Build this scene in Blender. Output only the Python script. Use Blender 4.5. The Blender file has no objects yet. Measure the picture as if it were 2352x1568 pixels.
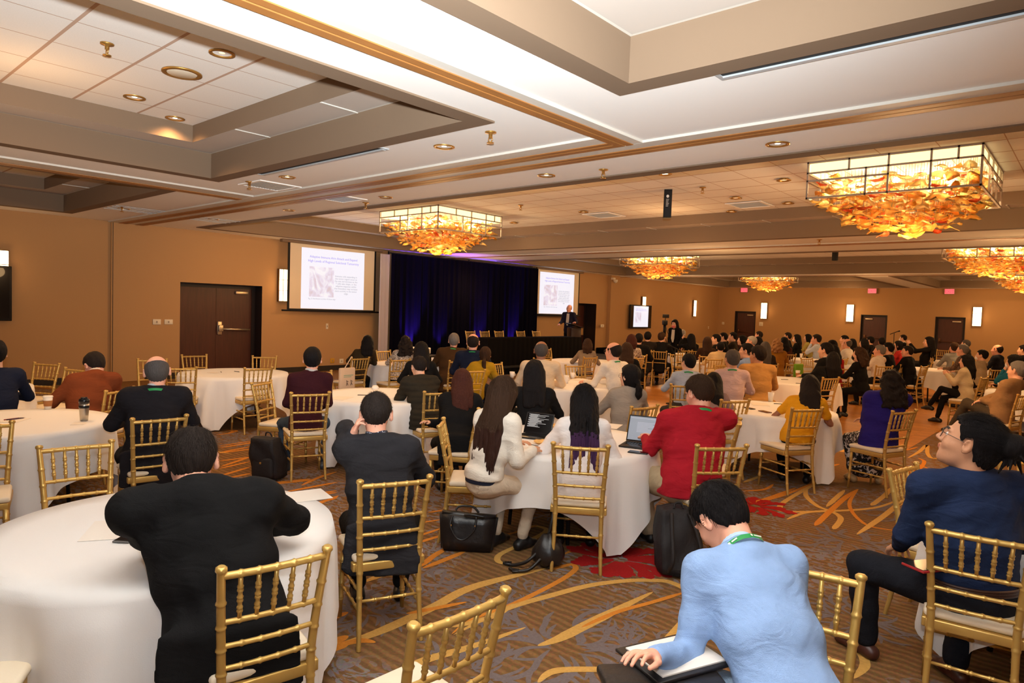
import bpy, bmesh, math, random, re
import numpy as np
from mathutils import Vector, Matrix, Euler
random.seed(7)
PI = math.pi
C = bpy.context.scene.collection

# ------------------------------------------------------------------ camera
FPX, CW, CH, EYE = 1543.5, 2352.0, 1568.0, 1.84
YAW, PITCH, ROLL = 0.72182, 0.047986, 0.034062
def cam_axes():
    sy, cy = math.sin(YAW), math.cos(YAW)
    fwd, right, up = np.array([-sy, cy, 0]), np.array([cy, sy, 0]), np.array([0, 0, 1.0])
    f2 = fwd*math.cos(PITCH) - up*math.sin(PITCH)
    u2 = up*math.cos(PITCH) + fwd*math.sin(PITCH)
    r3 = right*math.cos(ROLL) + u2*math.sin(ROLL)
    u3 = u2*math.cos(ROLL) - right*math.sin(ROLL)
    return r3, u3, f2
RX, UP3, FW = cam_axes()
cam_d = bpy.data.cameras.new('camera')
cam = bpy.data.objects.new('camera', cam_d); C.objects.link(cam)
cam_d.sensor_fit = 'HORIZONTAL'; cam_d.sensor_width = 36.0
cam_d.lens = 36.0*FPX/CW
cam_d.clip_start = 0.05; cam_d.clip_end = 200
cam.matrix_world = Matrix(((RX[0], UP3[0], -FW[0], 0), (RX[1], UP3[1], -FW[1], 0), (RX[2], UP3[2], -FW[2], EYE), (0, 0, 0, 1)))
bpy.context.scene.camera = cam

def ray(px, py):
    return RX*((px-CW/2)/FPX) - UP3*((py-CH/2)/FPX) + FW
def at(px, py, z=0.0):
    """the place in the room, at height z, that the photograph shows at this pixel"""
    d = ray(px, py); t = (z-EYE)/d[2]
    return np.array([d[0]*t, d[1]*t, z])
def on_x(px, py, x):
    d = ray(px, py); t = x/d[0]
    return np.array([x, d[1]*t, EYE+d[2]*t])
def on_y(px, py, y):
    d = ray(px, py); t = y/d[1]
    return np.array([d[0]*t, y, EYE+d[2]*t])
def pix(p):
    q = np.array([p[0], p[1], p[2]-EYE]); c = q @ FW
    return np.array([q @ RX/c*FPX + CW/2, -(q @ UP3)/c*FPX + CH/2])
def away(px):
    """heading (degrees) that looks straight away from the camera at this column"""
    d = ray(px, 780); return math.degrees(math.atan2(d[1], d[0]))

# ------------------------------------------------------------------ view, world, lights
sc = bpy.context.scene
sc.view_settings.view_transform = 'Standard'; sc.view_settings.look = 'None'
sc.view_settings.gamma = 1.0; sc.view_settings.use_curve_mapping = False
sc.view_settings.exposure = 0.0
w = bpy.data.worlds.new('world'); sc.world = w; w.use_nodes = True
w.node_tree.nodes['Background'].inputs[0].default_value = (1.0, 0.62, 0.32, 1)
w.node_tree.nodes['Background'].inputs[1].default_value = 0.02
WARM = (1.0, 0.60, 0.27)

def lamp(name, kind, loc, energy, color, size=0.1, aim=None, spot=None, blend=0.5):
    d = bpy.data.lights.new(name, kind); d.energy = energy; d.color = color
    if kind == 'AREA': d.size = size
    else: d.shadow_soft_size = size
    if spot: d.spot_size = math.radians(spot); d.spot_blend = blend
    o = bpy.data.objects.new(name, d); C.objects.link(o); o.location = loc
    if aim is not None:
        o.rotation_euler = (Vector(aim)-Vector(loc)).to_track_quat('-Z', 'Y').to_euler()
    return o
# the photographer's flash, held just over the lens and tipped up to the ceiling
fl = np.array([0, 0, EYE]) + UP3*0.19 + RX*0.02
lamp('camera_flash', 'SPOT', tuple(fl), 4000, (0.88, 0.95, 1.0), 0.05, tuple(fl + FW*0.80 - RX*0.21 + np.array([0, 0, 0.66])), 110, 1.0)
lamp('camera_flash_direct', 'SPOT', tuple(fl), 172, (0.88, 0.95, 1.0), 0.04, tuple(fl + FW*1.0 + np.array([0, 0, 0.35])), 165, 1.0)

# ------------------------------------------------------------------ materials
MATS = {}
def nd(nt, t, **kw):
    n = nt.nodes.new(t)
    for k, v in kw.items(): setattr(n, k, v)
    return n
def srgb(r, g, b):
    f = lambda c: (c/255/12.92) if c/255 <= 0.04045 else ((c/255+0.055)/1.055)**2.4
    return (f(r), f(g), f(b))
def mat(name, col, rough=0.6, metal=0.0, bump=0.0, bscale=40.0, stretch=(1, 1, 1), var=0.0, vscale=6.0, emit=None, estr=0.0, sheen=0.0, spec=0.4, trans=0.0, alpha=1.0, fold=0.0, fscale=11.0):
    if name in MATS: return MATS[name]
    m = bpy.data.materials.new(name); m.use_nodes = True; nt = m.node_tree
    b = nt.nodes['Principled BSDF']
    b.inputs['Base Color'].default_value = (*col, 1); b.inputs['Roughness'].default_value = rough
    b.inputs['Metallic'].default_value = metal
    b.inputs['Specular IOR Level'].default_value = spec
    if sheen: b.inputs['Sheen Weight'].default_value = sheen
    if trans: b.inputs['Transmission Weight'].default_value = trans
    if emit is not None:
        b.inputs['Emission Color'].default_value = (*emit, 1); b.inputs['Emission Strength'].default_value = estr
    if bump or var or fold:
        tc = nd(nt, 'ShaderNodeTexCoord'); mp = nd(nt, 'ShaderNodeMapping')
        mp.inputs['Scale'].default_value = stretch
        nt.links.new(tc.outputs['Object'], mp.inputs['Vector'])
    if bump:
        n = nd(nt, 'ShaderNodeTexNoise'); n.inputs['Scale'].default_value = bscale; n.inputs['Detail'].default_value = 4
        nt.links.new(mp.outputs[0], n.inputs['Vector'])
        bp = nd(nt, 'ShaderNodeBump'); bp.inputs['Strength'].default_value = bump; bp.inputs['Distance'].default_value = 0.01
        nt.links.new(n.outputs['Fac'], bp.inputs['Height']); nt.links.new(bp.outputs[0], b.inputs['Normal'])
    if fold:
        nf = nd(nt, 'ShaderNodeTexNoise'); nf.inputs['Scale'].default_value = fscale; nf.inputs['Detail'].default_value = 2.5; nf.inputs['Distortion'].default_value = 1.4
        nt.links.new(mp.outputs[0], nf.inputs['Vector'])
        bf = nd(nt, 'ShaderNodeBump'); bf.inputs['Strength'].default_value = fold; bf.inputs['Distance'].default_value = 0.035
        nt.links.new(nf.outputs['Fac'], bf.inputs['Height'])
        if bump: nt.links.new(bf.outputs[0], bp.inputs['Normal'])
        else: nt.links.new(bf.outputs[0], b.inputs['Normal'])
    if var:
        n2 = nd(nt, 'ShaderNodeTexNoise'); n2.inputs['Scale'].default_value = vscale; n2.inputs['Detail'].default_value = 5
        nt.links.new(mp.outputs[0], n2.inputs['Vector'])
        mx = nd(nt, 'ShaderNodeMix', data_type='RGBA')
        mx.inputs[6].default_value = (*[c*(1-var) for c in col], 1); mx.inputs[7].default_value = (*[min(1, c*(1+var)) for c in col], 1)
        nt.links.new(n2.outputs['Fac'], mx.inputs[0]); nt.links.new(mx.outputs[2], b.inputs['Base Color'])
    MATS[name] = m
    return m

# ------------------------------------------------------------------ mesh helpers
def tag(o, label=None, cat=None, group=None, kind=None):
    if label: o['label'] = label
    if cat: o['category'] = cat
    if group: o['group'] = group
    if kind: o['kind'] = kind
    return o
def empty(name, loc=(0, 0, 0), rz=0.0):
    o = bpy.data.objects.new(name, None); C.objects.link(o); o.location = loc; o.rotation_euler = (0, 0, rz)
    o.empty_display_size = 0.1
    return o
def link(name, me, parent=None, loc=None, rot=None):
    o = bpy.data.objects.new(name, me); C.objects.link(o)
    if parent is not None: o.parent = parent
    if loc is not None: o.location = loc
    if rot is not None: o.rotation_euler = rot
    return o
class MB:
    """collects boxes, tubes, lathes; build() links them as one mesh object"""
    def __init__(s): s.bm = bmesh.new()
    def faces(s, vs, fs, mi=0, smooth=False):
        bv = [s.bm.verts.new(v) for v in vs]
        for f in fs:
            try:
                fc = s.bm.faces.new([bv[i] for i in f]); fc.material_index = mi; fc.smooth = smooth
            except ValueError: pass
        return bv
    def box(s, lo, hi, mi=0, M=None):
        x0, y0, z0 = lo; x1, y1, z1 = hi
        vs = [(x0, y0, z0), (x1, y0, z0), (x1, y1, z0), (x0, y1, z0), (x0, y0, z1), (x1, y0, z1), (x1, y1, z1), (x0, y1, z1)]
        if M is not None: vs = [tuple(M @ Vector(v)) for v in vs]
        s.faces(vs, [(0, 3, 2, 1), (4, 5, 6, 7), (0, 1, 5, 4), (1, 2, 6, 5), (2, 3, 7, 6), (3, 0, 4, 7)], mi)
        return s
    def quad(s, pts, mi=0):
        s.faces(pts, [tuple(range(len(pts)))], mi); return s
    def tube(s, pts, rad, n=8, mi=0, cap=True, smooth=True):
        pts = [Vector(p) for p in pts]
        if not hasattr(rad, '__len__'): rad = [rad]*len(pts)
        rings = []; ref = None
        for i, p in enumerate(pts):
            d = (pts[min(i+1, len(pts)-1)] - pts[max(i-1, 0)])
            if d.length < 1e-9: d = Vector((0, 0, 1))
            d.normalize()
            if ref is None:
                ref = Vector((1, 0, 0)) if abs(d.x) < 0.9 else Vector((0, 1, 0))
            u = (ref - d*ref.dot(d)).normalized(); v = d.cross(u); ref = u
            rings.append([s.bm.verts.new(p + (u*math.cos(a)+v*math.sin(a))*rad[i]) for a in [2*PI*k/n for k in range(n)]])
        for a, b in zip(rings[:-1], rings[1:]):
            for k in range(n):
                f = s.bm.faces.new((a[k], a[(k+1) % n], b[(k+1) % n], b[k])); f.smooth = smooth; f.material_index = mi
        if cap:
            for r in (rings[0][::-1], rings[-1]):
                f = s.bm.faces.new(r); f.material_index = mi
        return s
    def lathe(s, prof, c=(0, 0, 0), n=24, mi=0, smooth=True, cap=True):
        rings = []
        for r, z in prof:
            rings.append([s.bm.verts.new((c[0]+max(r, 1e-4)*math.cos(2*PI*k/n), c[1]+max(r, 1e-4)*math.sin(2*PI*k/n), c[2]+z)) for k in range(n)])
        for a, b in zip(rings[:-1], rings[1:]):
            for k in range(n):
                f = s.bm.faces.new((a[k], a[(k+1) % n], b[(k+1) % n], b[k])); f.smooth = smooth; f.material_index = mi
        for r in ((rings[0][::-1], rings[-1]) if cap else ()):
            f = s.bm.faces.new(r); f.material_index = mi
        return s
    def rbox(s, lo, hi, r=0.01, seg=2, mi=0):
        b2 = bmesh.new(); bmesh.ops.create_cube(b2, size=1)
        sz = [hi[i]-lo[i] for i in range(3)]; ce = [(hi[i]+lo[i])/2 for i in range(3)]
        for v in b2.verts: v.co = Vector([v.co[i]*sz[i]+ce[i] for i in range(3)])
        bmesh.ops.bevel(b2, geom=list(b2.edges), offset=min(r, min(sz)*0.49), segments=seg, affect='EDGES', profile=0.5)
        b2.verts.index_update()
        vs = [tuple(v.co) for v in b2.verts]; fs = [tuple(v.index for v in f.verts) for f in b2.faces]
        b2.free(); s.faces(vs, fs, mi, True); return s
    def mesh(s, name, mats):
        me = bpy.data.meshes.new(name); bmesh.ops.recalc_face_normals(s.bm, faces=s.bm.faces)
        s.bm.to_mesh(me); s.bm.free()
        for m in (mats if isinstance(mats, (list, tuple)) else [mats]): me.materials.append(m)
        return me
    def build(s, name, mats, parent=None, loc=None, rot=None):
        return link(name, s.mesh(name, mats), parent, loc, rot)
def copy_tree(o, parent=None):
    c = o.copy(); C.objects.link(c)
    if parent is not None: c.parent = parent
    for ch in KIDS.get(o.name, list(o.children)): copy_tree(ch, c)
    return c
KIDS = {}
def struct(mb, name, mats):
    return tag(mb.build(name, mats), kind='structure')
# ------------------------------------------------------------------ room materials
CEIL, LX, BY, RXW, FY = 3.4, -15.8, 34.8, 9.6, -4.6
def wall_mat():
    m = mat('wall_fabric', srgb(176, 136, 92), 0.85, bump=0.25, bscale=300, stretch=(1, 1, 0.15), spec=0.2)
    return m
M_wall = wall_mat()
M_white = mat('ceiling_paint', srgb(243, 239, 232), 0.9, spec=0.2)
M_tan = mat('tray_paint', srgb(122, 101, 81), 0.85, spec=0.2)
M_bronze = mat('track_wood', srgb(158, 104, 52), 0.5, var=0.25, vscale=3, stretch=(1, 1, 8))
M_groove = mat('track_groove', srgb(60, 48, 36), 0.6)
M_alu = mat('track_trim', srgb(206, 200, 188), 0.55)
M_black = mat('black_satin', (0.010, 0.0085, 0.008), 0.6, spec=.2)
M_base = mat('baseboard_dark', (0.018, 0.012, 0.010), 0.5)
M_grille = mat('grille_metal', srgb(190, 196, 198), 0.5, metal=0.4)
M_dark = mat('slot_dark', (0.01, 0.009, 0.008), 0.7)
M_brass = mat('downlight_brass', srgb(186, 140, 72), 0.35, metal=0.8)
M_door = mat('door_wood', srgb(70, 32, 20), 0.42, var=0.45, vscale=9, stretch=(3, 3, 0.25), bump=0.05, bscale=60)
M_frame = mat('door_frame_dark', srgb(32, 20, 16), 0.5)
M_steel = mat('door_steel', srgb(200, 180, 150), 0.35, metal=0.8)
M_plate = mat('wall_plate', srgb(214, 200, 176), 0.5)
def tile_mat():
    m = bpy.data.materials.new('ceiling_tile'); m.use_nodes = True; nt = m.node_tree; b = nt.nodes['Principled BSDF']
    b.inputs['Roughness'].default_value = 0.95; b.inputs['Specular IOR Level'].default_value = 0.1
    g = nd(nt, 'ShaderNodeNewGeometry'); sp = nd(nt, 'ShaderNodeSeparateXYZ'); nt.links.new(g.outputs['Position'], sp.inputs[0])
    def line(sock, off, width):
        a = nd(nt, 'ShaderNodeMath', operation='SUBTRACT'); a.inputs[1].default_value = off; nt.links.new(sock, a.inputs[0])
        p = nd(nt, 'ShaderNodeMath', operation='PINGPONG'); p.inputs[1].default_value = 0.315; nt.links.new(a.outputs[0], p.inputs[0])
        l = nd(nt, 'ShaderNodeMath', operation='LESS_THAN'); l.inputs[1].default_value = width; nt.links.new(p.outputs[0], l.inputs[0])
        return l.outputs[0]
    ly = line(sp.outputs['Y'], 1.66, 0.014); lx = line(sp.outputs['X'], -5.97, 0.006)
    mxm = nd(nt, 'ShaderNodeMath', operation='MAXIMUM'); nt.links.new(ly, mxm.inputs[0]); nt.links.new(lx, mxm.inputs[1])
    n = nd(nt, 'ShaderNodeTexNoise'); n.inputs['Scale'].default_value = 90; nt.links.new(g.outputs['Position'], n.inputs['Vector'])
    cm = nd(nt, 'ShaderNodeMix', data_type='RGBA'); cm.inputs[6].default_value = (*srgb(228, 222, 212), 1); cm.inputs[7].default_value = (*srgb(240, 234, 226), 1)
    nt.links.new(n.outputs['Fac'], cm.inputs[0])
    c2 = nd(nt, 'ShaderNodeMix', data_type='RGBA'); c2.inputs[7].default_value = (*srgb(190, 160, 138), 1)
    nt.links.new(cm.outputs[2], c2.inputs[6]); nt.links.new(mxm.outputs[0], c2.inputs[0]); nt.links.new(c2.outputs[2], b.inputs['Base Color'])
    return m
M_tile = tile_mat()
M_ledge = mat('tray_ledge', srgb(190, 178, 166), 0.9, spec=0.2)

# ------------------------------------------------------------------ floor: carpet with swooshes woven in, parquet dance floor
def carpet_mat():
    m = bpy.data.materials.new('carpet'); m.use_nodes = True; nt = m.node_tree; b = nt.nodes['Principled BSDF']
    b.inputs['Roughness'].default_value = 0.95; b.inputs['Specular IOR Level'].default_value = 0.1
    g = nd(nt, 'ShaderNodeNewGeometry'); L = nt.links.new
    mp = nd(nt, 'ShaderNodeMapping'); mp.inputs['Rotation'].default_value = (0, 0, 0.0); L(g.outputs['Position'], mp.inputs['Vector'])
    # fine rows woven across the room
    wv = nd(nt, 'ShaderNodeTexWave', bands_direction='Y'); wv.inputs['Scale'].default_value = 5.2; wv.inputs['Distortion'].default_value = 2.6
    wv.inputs['Detail'].default_value = 2; wv.inputs['Detail Scale'].default_value = 2
    L(mp.outputs[0], wv.inputs['Vector'])
    r1 = nd(nt, 'ShaderNodeValToRGB'); L(wv.outputs['Fac'], r1.inputs[0])
    r1.color_ramp.elements[0].color = (*srgb(110, 78, 43), 1); r1.color_ramp.elements[1].color = (*srgb(131, 94, 54), 1)
    r1.color_ramp.elements[0].position = 0.25; r1.color_ramp.elements[1].position = 0.9
    # grey-blue fronds in patches
    mp2 = nd(nt, 'ShaderNodeMapping'); mp2.inputs['Scale'].default_value = (1.0, 1.6, 1); L(g.outputs['Position'], mp2.inputs['Vector'])
    n1 = nd(nt, 'ShaderNodeTexNoise'); n1.inputs['Scale'].default_value = 6.2; n1.inputs['Detail'].default_value = 3; n1.inputs['Distortion'].default_value = 2.4
    L(mp2.outputs[0], n1.inputs['Vector'])
    s1 = nd(nt, 'ShaderNodeMapRange'); s1.inputs[1].default_value = 0.52; s1.inputs[2].default_value = 0.545; L(n1.outputs['Fac'], s1.inputs[0])
    n2 = nd(nt, 'ShaderNodeTexNoise'); n2.inputs['Scale'].default_value = 0.50; n2.inputs['Detail'].default_value = 1; L(g.outputs['Position'], n2.inputs['Vector'])
    s2 = nd(nt, 'ShaderNodeMapRange'); s2.inputs[1].default_value = 0.47; s2.inputs[2].default_value = 0.52; L(n2.outputs['Fac'], s2.inputs[0])
    mu = nd(nt, 'ShaderNodeMath', operation='MULTIPLY'); L(s1.outputs[0], mu.inputs[0]); L(s2.outputs[0], mu.inputs[1])
    mu2 = nd(nt, 'ShaderNodeMath', operation='MULTIPLY'); mu2.inputs[1].default_value = 0.95; L(mu.outputs[0], mu2.inputs[0])
    mx = nd(nt, 'ShaderNodeMix', data_type='RGBA'); mx.inputs[7].default_value = (*srgb(126, 116, 118), 1)
    L(mu2.outputs[0], mx.inputs[0]); L(r1.outputs[0], mx.inputs[6])
    # flecks
    n3 = nd(nt, 'ShaderNodeTexNoise'); n3.inputs['Scale'].default_value = 55; n3.inputs['Detail'].default_value = 3; L(g.outputs['Position'], n3.inputs['Vector'])
    mm = nd(nt, 'ShaderNodeMix', data_type='RGBA', blend_type='OVERLAY'); mm.inputs[0].default_value = 0.45
    L(mx.outputs[2], mm.inputs[6]); L(n3.outputs['Color'], mm.inputs[7])
    hs = nd(nt, 'ShaderNodeHueSaturation'); hs.inputs['Saturation'].default_value = 0.95; L(mm.outputs[2], hs.inputs['Color'])
    L(hs.outputs[0], b.inputs['Base Color'])
    n4 = nd(nt, 'ShaderNodeTexNoise'); n4.inputs['Scale'].default_value = 400; L(g.outputs['Position'], n4.inputs['Vector'])
    bp = nd(nt, 'ShaderNodeBump'); bp.inputs['Strength'].default_value = 0.5; bp.inputs['Distance'].default_value = 0.004
    L(n4.outputs['Fac'], bp.inputs['Height']); L(bp.outputs[0], b.inputs['Normal'])
    return m
def yarn(name, c):
    return mat(name, c, 0.95, bump=0.5, bscale=300, var=0.22, vscale=60, spec=0.1)
M_carpet = carpet_mat()
M_gold_y, M_orange_y, M_red_y = yarn('yarn_gold', srgb(205, 158, 84)), yarn('yarn_orange', srgb(206, 130, 48)), yarn('yarn_red', srgb(160, 30, 28))
M_parq = mat('parquet', srgb(190, 122, 52), 0.28, var=0.18, vscale=5, stretch=(6, 1, 1))
def parquet():
    m = bpy.data.materials.new('parquet_floor'); m.use_nodes = True; nt = m.node_tree; b = nt.nodes['Principled BSDF']; L = nt.links.new
    b.inputs['Roughness'].default_value = 0.3
    g = nd(nt, 'ShaderNodeNewGeometry'); br = nd(nt, 'ShaderNodeTexBrick'); L(g.outputs['Position'], br.inputs['Vector'])
    br.inputs['Scale'].default_value = 1.0; br.inputs['Brick Width'].default_value = 0.9; br.inputs['Row Height'].default_value = 0.09; br.inputs['Mortar Size'].default_value = 0.002
    br.inputs['Color1'].default_value = (*srgb(206, 140, 64), 1); br.inputs['Color2'].default_value = (*srgb(178, 112, 46), 1); br.inputs['Mortar'].default_value = (*srgb(120, 70, 28), 1)
    L(br.outputs['Color'], b.inputs['Base Color']); return m
M_parq = parquet()
fl_mb = MB()
fl_mb.quad([(LX-1.6, FY, 0), (RXW, FY, 0), (RXW, BY+1, 0), (LX-1.6, BY+1, 0)])
def smooth_line(pts, n=10):
    pts = [np.array(p, float) for p in pts]; out = []
    for i in range(len(pts)-1):
        p0, p1, p2, p3 = pts[max(i-1, 0)], pts[i], pts[i+1], pts[min(i+2, len(pts)-1)]
        for k in range(n):
            t = k/n
            out.append(0.5*((2*p1)+(-p0+p2)*t+(2*p0-5*p1+4*p2-p3)*t*t+(-p0+3*p1-3*p2+p3)*t**3))
    out.append(pts[-1]); return out
RZ = [0.0012]
def swoosh(world, wid, mi, t0=0.25, t1=0.05):
    w_ = smooth_line(world); n = len(w_); L, R = [], []
    RZ[0] += 0.0000015
    for i, p in enumerate(w_):
        d = w_[min(i+1, n-1)]-w_[max(i-1, 0)]; d = d/max(np.linalg.norm(d), 1e-6); nrm = np.array([-d[1], d[0]])
        t = i/(n-1); h = wid*0.5*(min(1, (t/t0 if t0 > 0 else 1))**0.6*min(1, ((1-t)/t1 if t1 > 0 else 1))**0.6)+0.001
        L.append((*(p[:2]+nrm*h), RZ[0])); R.append((*(p[:2]-nrm*h), RZ[0]))
    vs = L+R
    fl_mb.faces(vs, [(i, i+1, n+i+1, n+i) for i in range(n-1)], mi)
def zz(lst, ox, oy, s): return [at(ox+x/s, oy+y/s)[:2] for x, y in lst]
G, O = 1, 2
Z7, Z8, Z5 = (700, 960, 2.579), (1400, 960, 2.4706), (1850, 740, 3.563)
SW = [
 (Z7, [(110,1375),(430,1270),(760,1120),(1000,1000),(1430,890)], .075, G, .3, .2),
 (Z7, [(870,1280),(1000,1190),(1240,1100),(1500,970),(1600,900),(1590,870),(1540,875),(1440,905)], .04, O, .3, .1),
 (Z7, [(1270,640),(1380,642),(1430,670),(1300,740),(1170,800),(1140,835),(1170,860),(1270,862)], .045, G, .2, .2),
 (Z7, [(880,1285),(1200,1130),(1500,1040),(1700,990),(1900,965),(2063,962),(2170,975),(2290,1040),(2300,1130),(2200,1260),(2063,1400),(1880,1560)], .055, G, .15, .05),
 (Z7, [(1380,1350),(1500,1310),(1640,1240),(1800,1160),(2063,1030)], .075, G, .35, .3),
 (Z7, [(1640,1240),(1850,1150),(2063,1090),(2260,1030)], .035, O, .2, .2),
 (Z7, [(440,1560),(700,1440),(1000,1350),(1310,1240)], .06, G, .3, .5),
 (Z7, [(1840,1560),(1900,1500),(1505,1495),(1380,1568)], .05, G, .3, .3),
 (Z7, [(120,1420),(200,1350),(330,1320),(420,1330)], .05, O, .3, .3),
 (Z7, [(-20,400),(90,350),(190,318)], .05, O, .3, .3), (Z7, [(-60,470),(60,450),(190,430)], .05, O, .3, .3),
 (Z7, [(60,520),(150,480),(200,460)], .04, O, .3, .3), (Z7, [(560,640),(820,600)], .03, O, .3, .3), (Z7, [(560,735),(700,690),(820,650)], .035, O, .3, .3),
 (Z7, [(600,760),(830,690)], .04, O, .3, .3), (Z7, [(690,880),(760,820),(850,765)], .05, O, .3, .3), (Z7, [(700,890),(830,840),(960,785)], .05, O, .3, .3),
 (Z7, [(340,975),(460,930),(540,900)], .05, G, .3, .3), (Z7, [(940,740),(1200,690),(1380,635)], .03, O, .3, .3), (Z7, [(1530,810),(1680,740)], .03, O, .3, .3), (Z7, [(730,560),(830,545)], .03, O, .3, .3),
 (Z7, [(600,1160),(760,1130),(960,1090)], .04, O, .3, .3), (Z7, [(870,1240),(1100,1180),(1240,1100)], .05, G, .3, .3),
 ((0,960,2.579), [(1300,205),(1480,170)], .045, O, .3, .3), ((0,960,2.579), [(1300,255),(1480,232)], .045, O, .3, .3),
 ((0,960,2.579), [(1300,300),(1480,258)], .045, O, .3, .3), ((0,960,2.579), [(1300,345),(1480,290)], .05, O, .3, .3),
 ((0,960,2.579), [(1300,165),(1500,135)], .035, O, .3, .3), ((0,960,2.579), [(1580,395),(1860,365)], .06, O, .3, .3), ((0,960,2.579), [(1680,440),(2000,380)], .05, O, .3, .3),
 ((0,960,2.579), [(1780,470),(2000,440)], .05, O, .3, .3), ((0,960,2.579), [(1860,510),(2000,470)], .05, O, .3, .3), ((0,960,2.579), [(1280,100),(1360,90),(1400,75),(1340,70)], .04, O, .3, .3),
 ((0,960,2.579), [(0,560),(80,520),(130,470),(60,430)], .05, O, .3, .3), ((0,960,2.579), [(1900,1360),(2063,1290)], .06, O, .3, .3), ((0,960,2.579), [(1920,1390),(2063,1340)], .05, O, .3, .3),
 ((0,960,2.579), [(1940,1200),(2063,1150)], .04, O, .3, .3), ((500,740,3.92), [(20,1130),(400,1070)], .05, O, .3, .3), ((500,740,3.92), [(0,1180),(320,1140)], .05, O, .3, .3),
 ((500,740,3.92), [(30,1300),(300,1210)], .05, O, .3, .3), ((500,740,3.92), [(450,1450),(850,1410)], .05, O, .3, .3), ((500,740,3.92), [(20,1420),(300,1360)], .05, O, .3, .3), ((500,740,3.92), [(0,1010),(100,1000),(130,980),(40,970)], .04, O, .3, .3),
 (Z8, [(1230,328),(1150,380),(1000,470),(965,510),(990,530),(1200,530),(1500,510),(1660,455)], .05, G, .1, .2),
 (Z8, [(1125,385),(1115,440),(1180,500),(1260,530),(1312,570),(1270,632)], .05, G, .2, .05),
 (Z8, [(1005,577),(1100,540),(1250,522)], .04, G, .3, .3), (Z8, [(1165,612),(1250,530),(1340,450),(1412,403)], .055, O, .1, .3),
 (Z8, [(1410,405),(1365,470),(1370,520),(1420,580),(1500,620),(1710,650)], .035, O, .2, .3), (Z8, [(1230,505),(1335,408)], .05, G, .3, .3),
 (Z8, [(1402,662),(1550,560),(1640,490),(1740,430),(1822,370)], .055, G, .15, .4), (Z8, [(1485,497),(1560,440),(1625,375)], .05, G, .1, .3),
 (Z8, [(720,502),(900,455),(1060,395)], .05, O, .3, .3), (Z8, [(760,415),(880,405),(930,375)], .04, O, .3, .3), (Z8, [(760,365),(870,325)], .05, G, .3, .3), (Z8, [(745,500),(980,440),(1180,360)], .04, O, .3, .3),
 (Z8, [(1660,690),(1720,760),(1640,800)], .04, O, .3, .3), (Z8, [(1290,1230),(1400,1300),(1450,1400),(1380,1480)], .05, G, .3, .3),
 (Z5, [(865,977),(1000,920),(1090,888)], .05, G, .1, .3), (Z5, [(975,905),(1085,888),(1170,940),(1195,1000),(1115,1087)], .05, O, .3, .1), (Z5, [(1115,1087),(1180,1050),(1250,1005)], .05, G, .1, .3),
 (Z5, [(840,1110),(930,1060),(995,1005),(1000,1075),(1060,1115),(1250,1070)], .05, G, .2, .2), (Z5, [(1295,1125),(1180,1190),(1000,1225),(850,1232)], .06, O, .2, .3),
 (Z5, [(920,1110),(972,1140),(930,1200),(840,1225)], .045, O, .3, .3), (Z5, [(820,1050),(920,1020)], .03, O, .3, .3), (Z5, [(870,1140),(1150,1260)], .03, O, .3, .3),
 (Z5, [(960,900),(1200,900),(1250,920)], .03, O, .3, .3), (Z5, [(200,1030),(290,1040),(290,1060)], .09, G, .1, .1), (Z5, [(110,1200),(280,1160)], .04, O, .3, .3),
 (Z5, [(830,1420),(930,1360),(1020,1320)], .05, G, .1, .4), (Z5, [(820,1540),(900,1500),(1000,1440)], .04, O, .3, .3), (Z5, [(1640,1100),(1780,1180)], .04, O, .3, .3), (Z5, [(1660,1190),(1720,1280),(1789,1310)], .05, G, .3, .3),
]
def frond(px, py, R, n, seed):
    r = random.Random(seed); c = at(px, py)[:2]
    for k in range(n):
        a = 2*PI*k/n+r.uniform(-.2, .2); q = r.uniform(.55, 1.1)*R; u = np.array([math.cos(a), math.sin(a)]); v = np.array([-u[1], u[0]])
        pts = [c+u*(R*.14+(q-R*.14)*t)+v*R*.09*math.sin(t*5+k) for t in (0, .25, .5, .75, 1)]
        swoosh(pts, R*.062, 5, .3, .2)
        for t in (1, 2, 3):
            b_ = r.choice((-1, 1)); p = pts[t]; swoosh([p, p+u*R*.12+v*b_*R*.08, p+u*R*.22+v*b_*R*.20], R*.045, 5, .2, .4)
for k, (px, py, R) in enumerate([(1300, 1490, .55), (985, 1340, .36), (1130, 1400, .30), (1480, 1500, .32), (830, 1405, .40), (1060, 1545, .42), (1200, 1360, .25), (560, 1010, .5), (1420, 1420, .25), (1960, 1245, .5), (2080, 1180, .45), (1950, 1420, .4), (1300, 1180, .35), (700, 1130, .5)]): frond(px, py, R, 15, k+5)
for fr, pts, wd, mi, a0, a1 in SW: swoosh(zz(pts, *fr), wd, mi, a0, a1)
rs = random.Random(3)
for k in range(150):   # the same weave runs on across the rest of the room
    cx, cy = rs.uniform(-15, 9), rs.uniform(-4, 34)
    if -8.3 < cx < -0.2 and -0.5 < cy < 12.5 or (-9 < cx < 2.5 and 9.9 < cy < 27): continue
    r0, a0 = rs.uniform(.4, 2.2), rs.uniform(0, 6.28); sp = rs.uniform(.6, 2.6); e = rs.uniform(.4, .8)
    swoosh([np.array([cx+r0*math.cos(a0+sp*i/6), cy+r0*e*math.sin(a0+sp*i/6)]) for i in range(7)], rs.uniform(.03, .06), rs.choice((G, O)), .3, .2)
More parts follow.
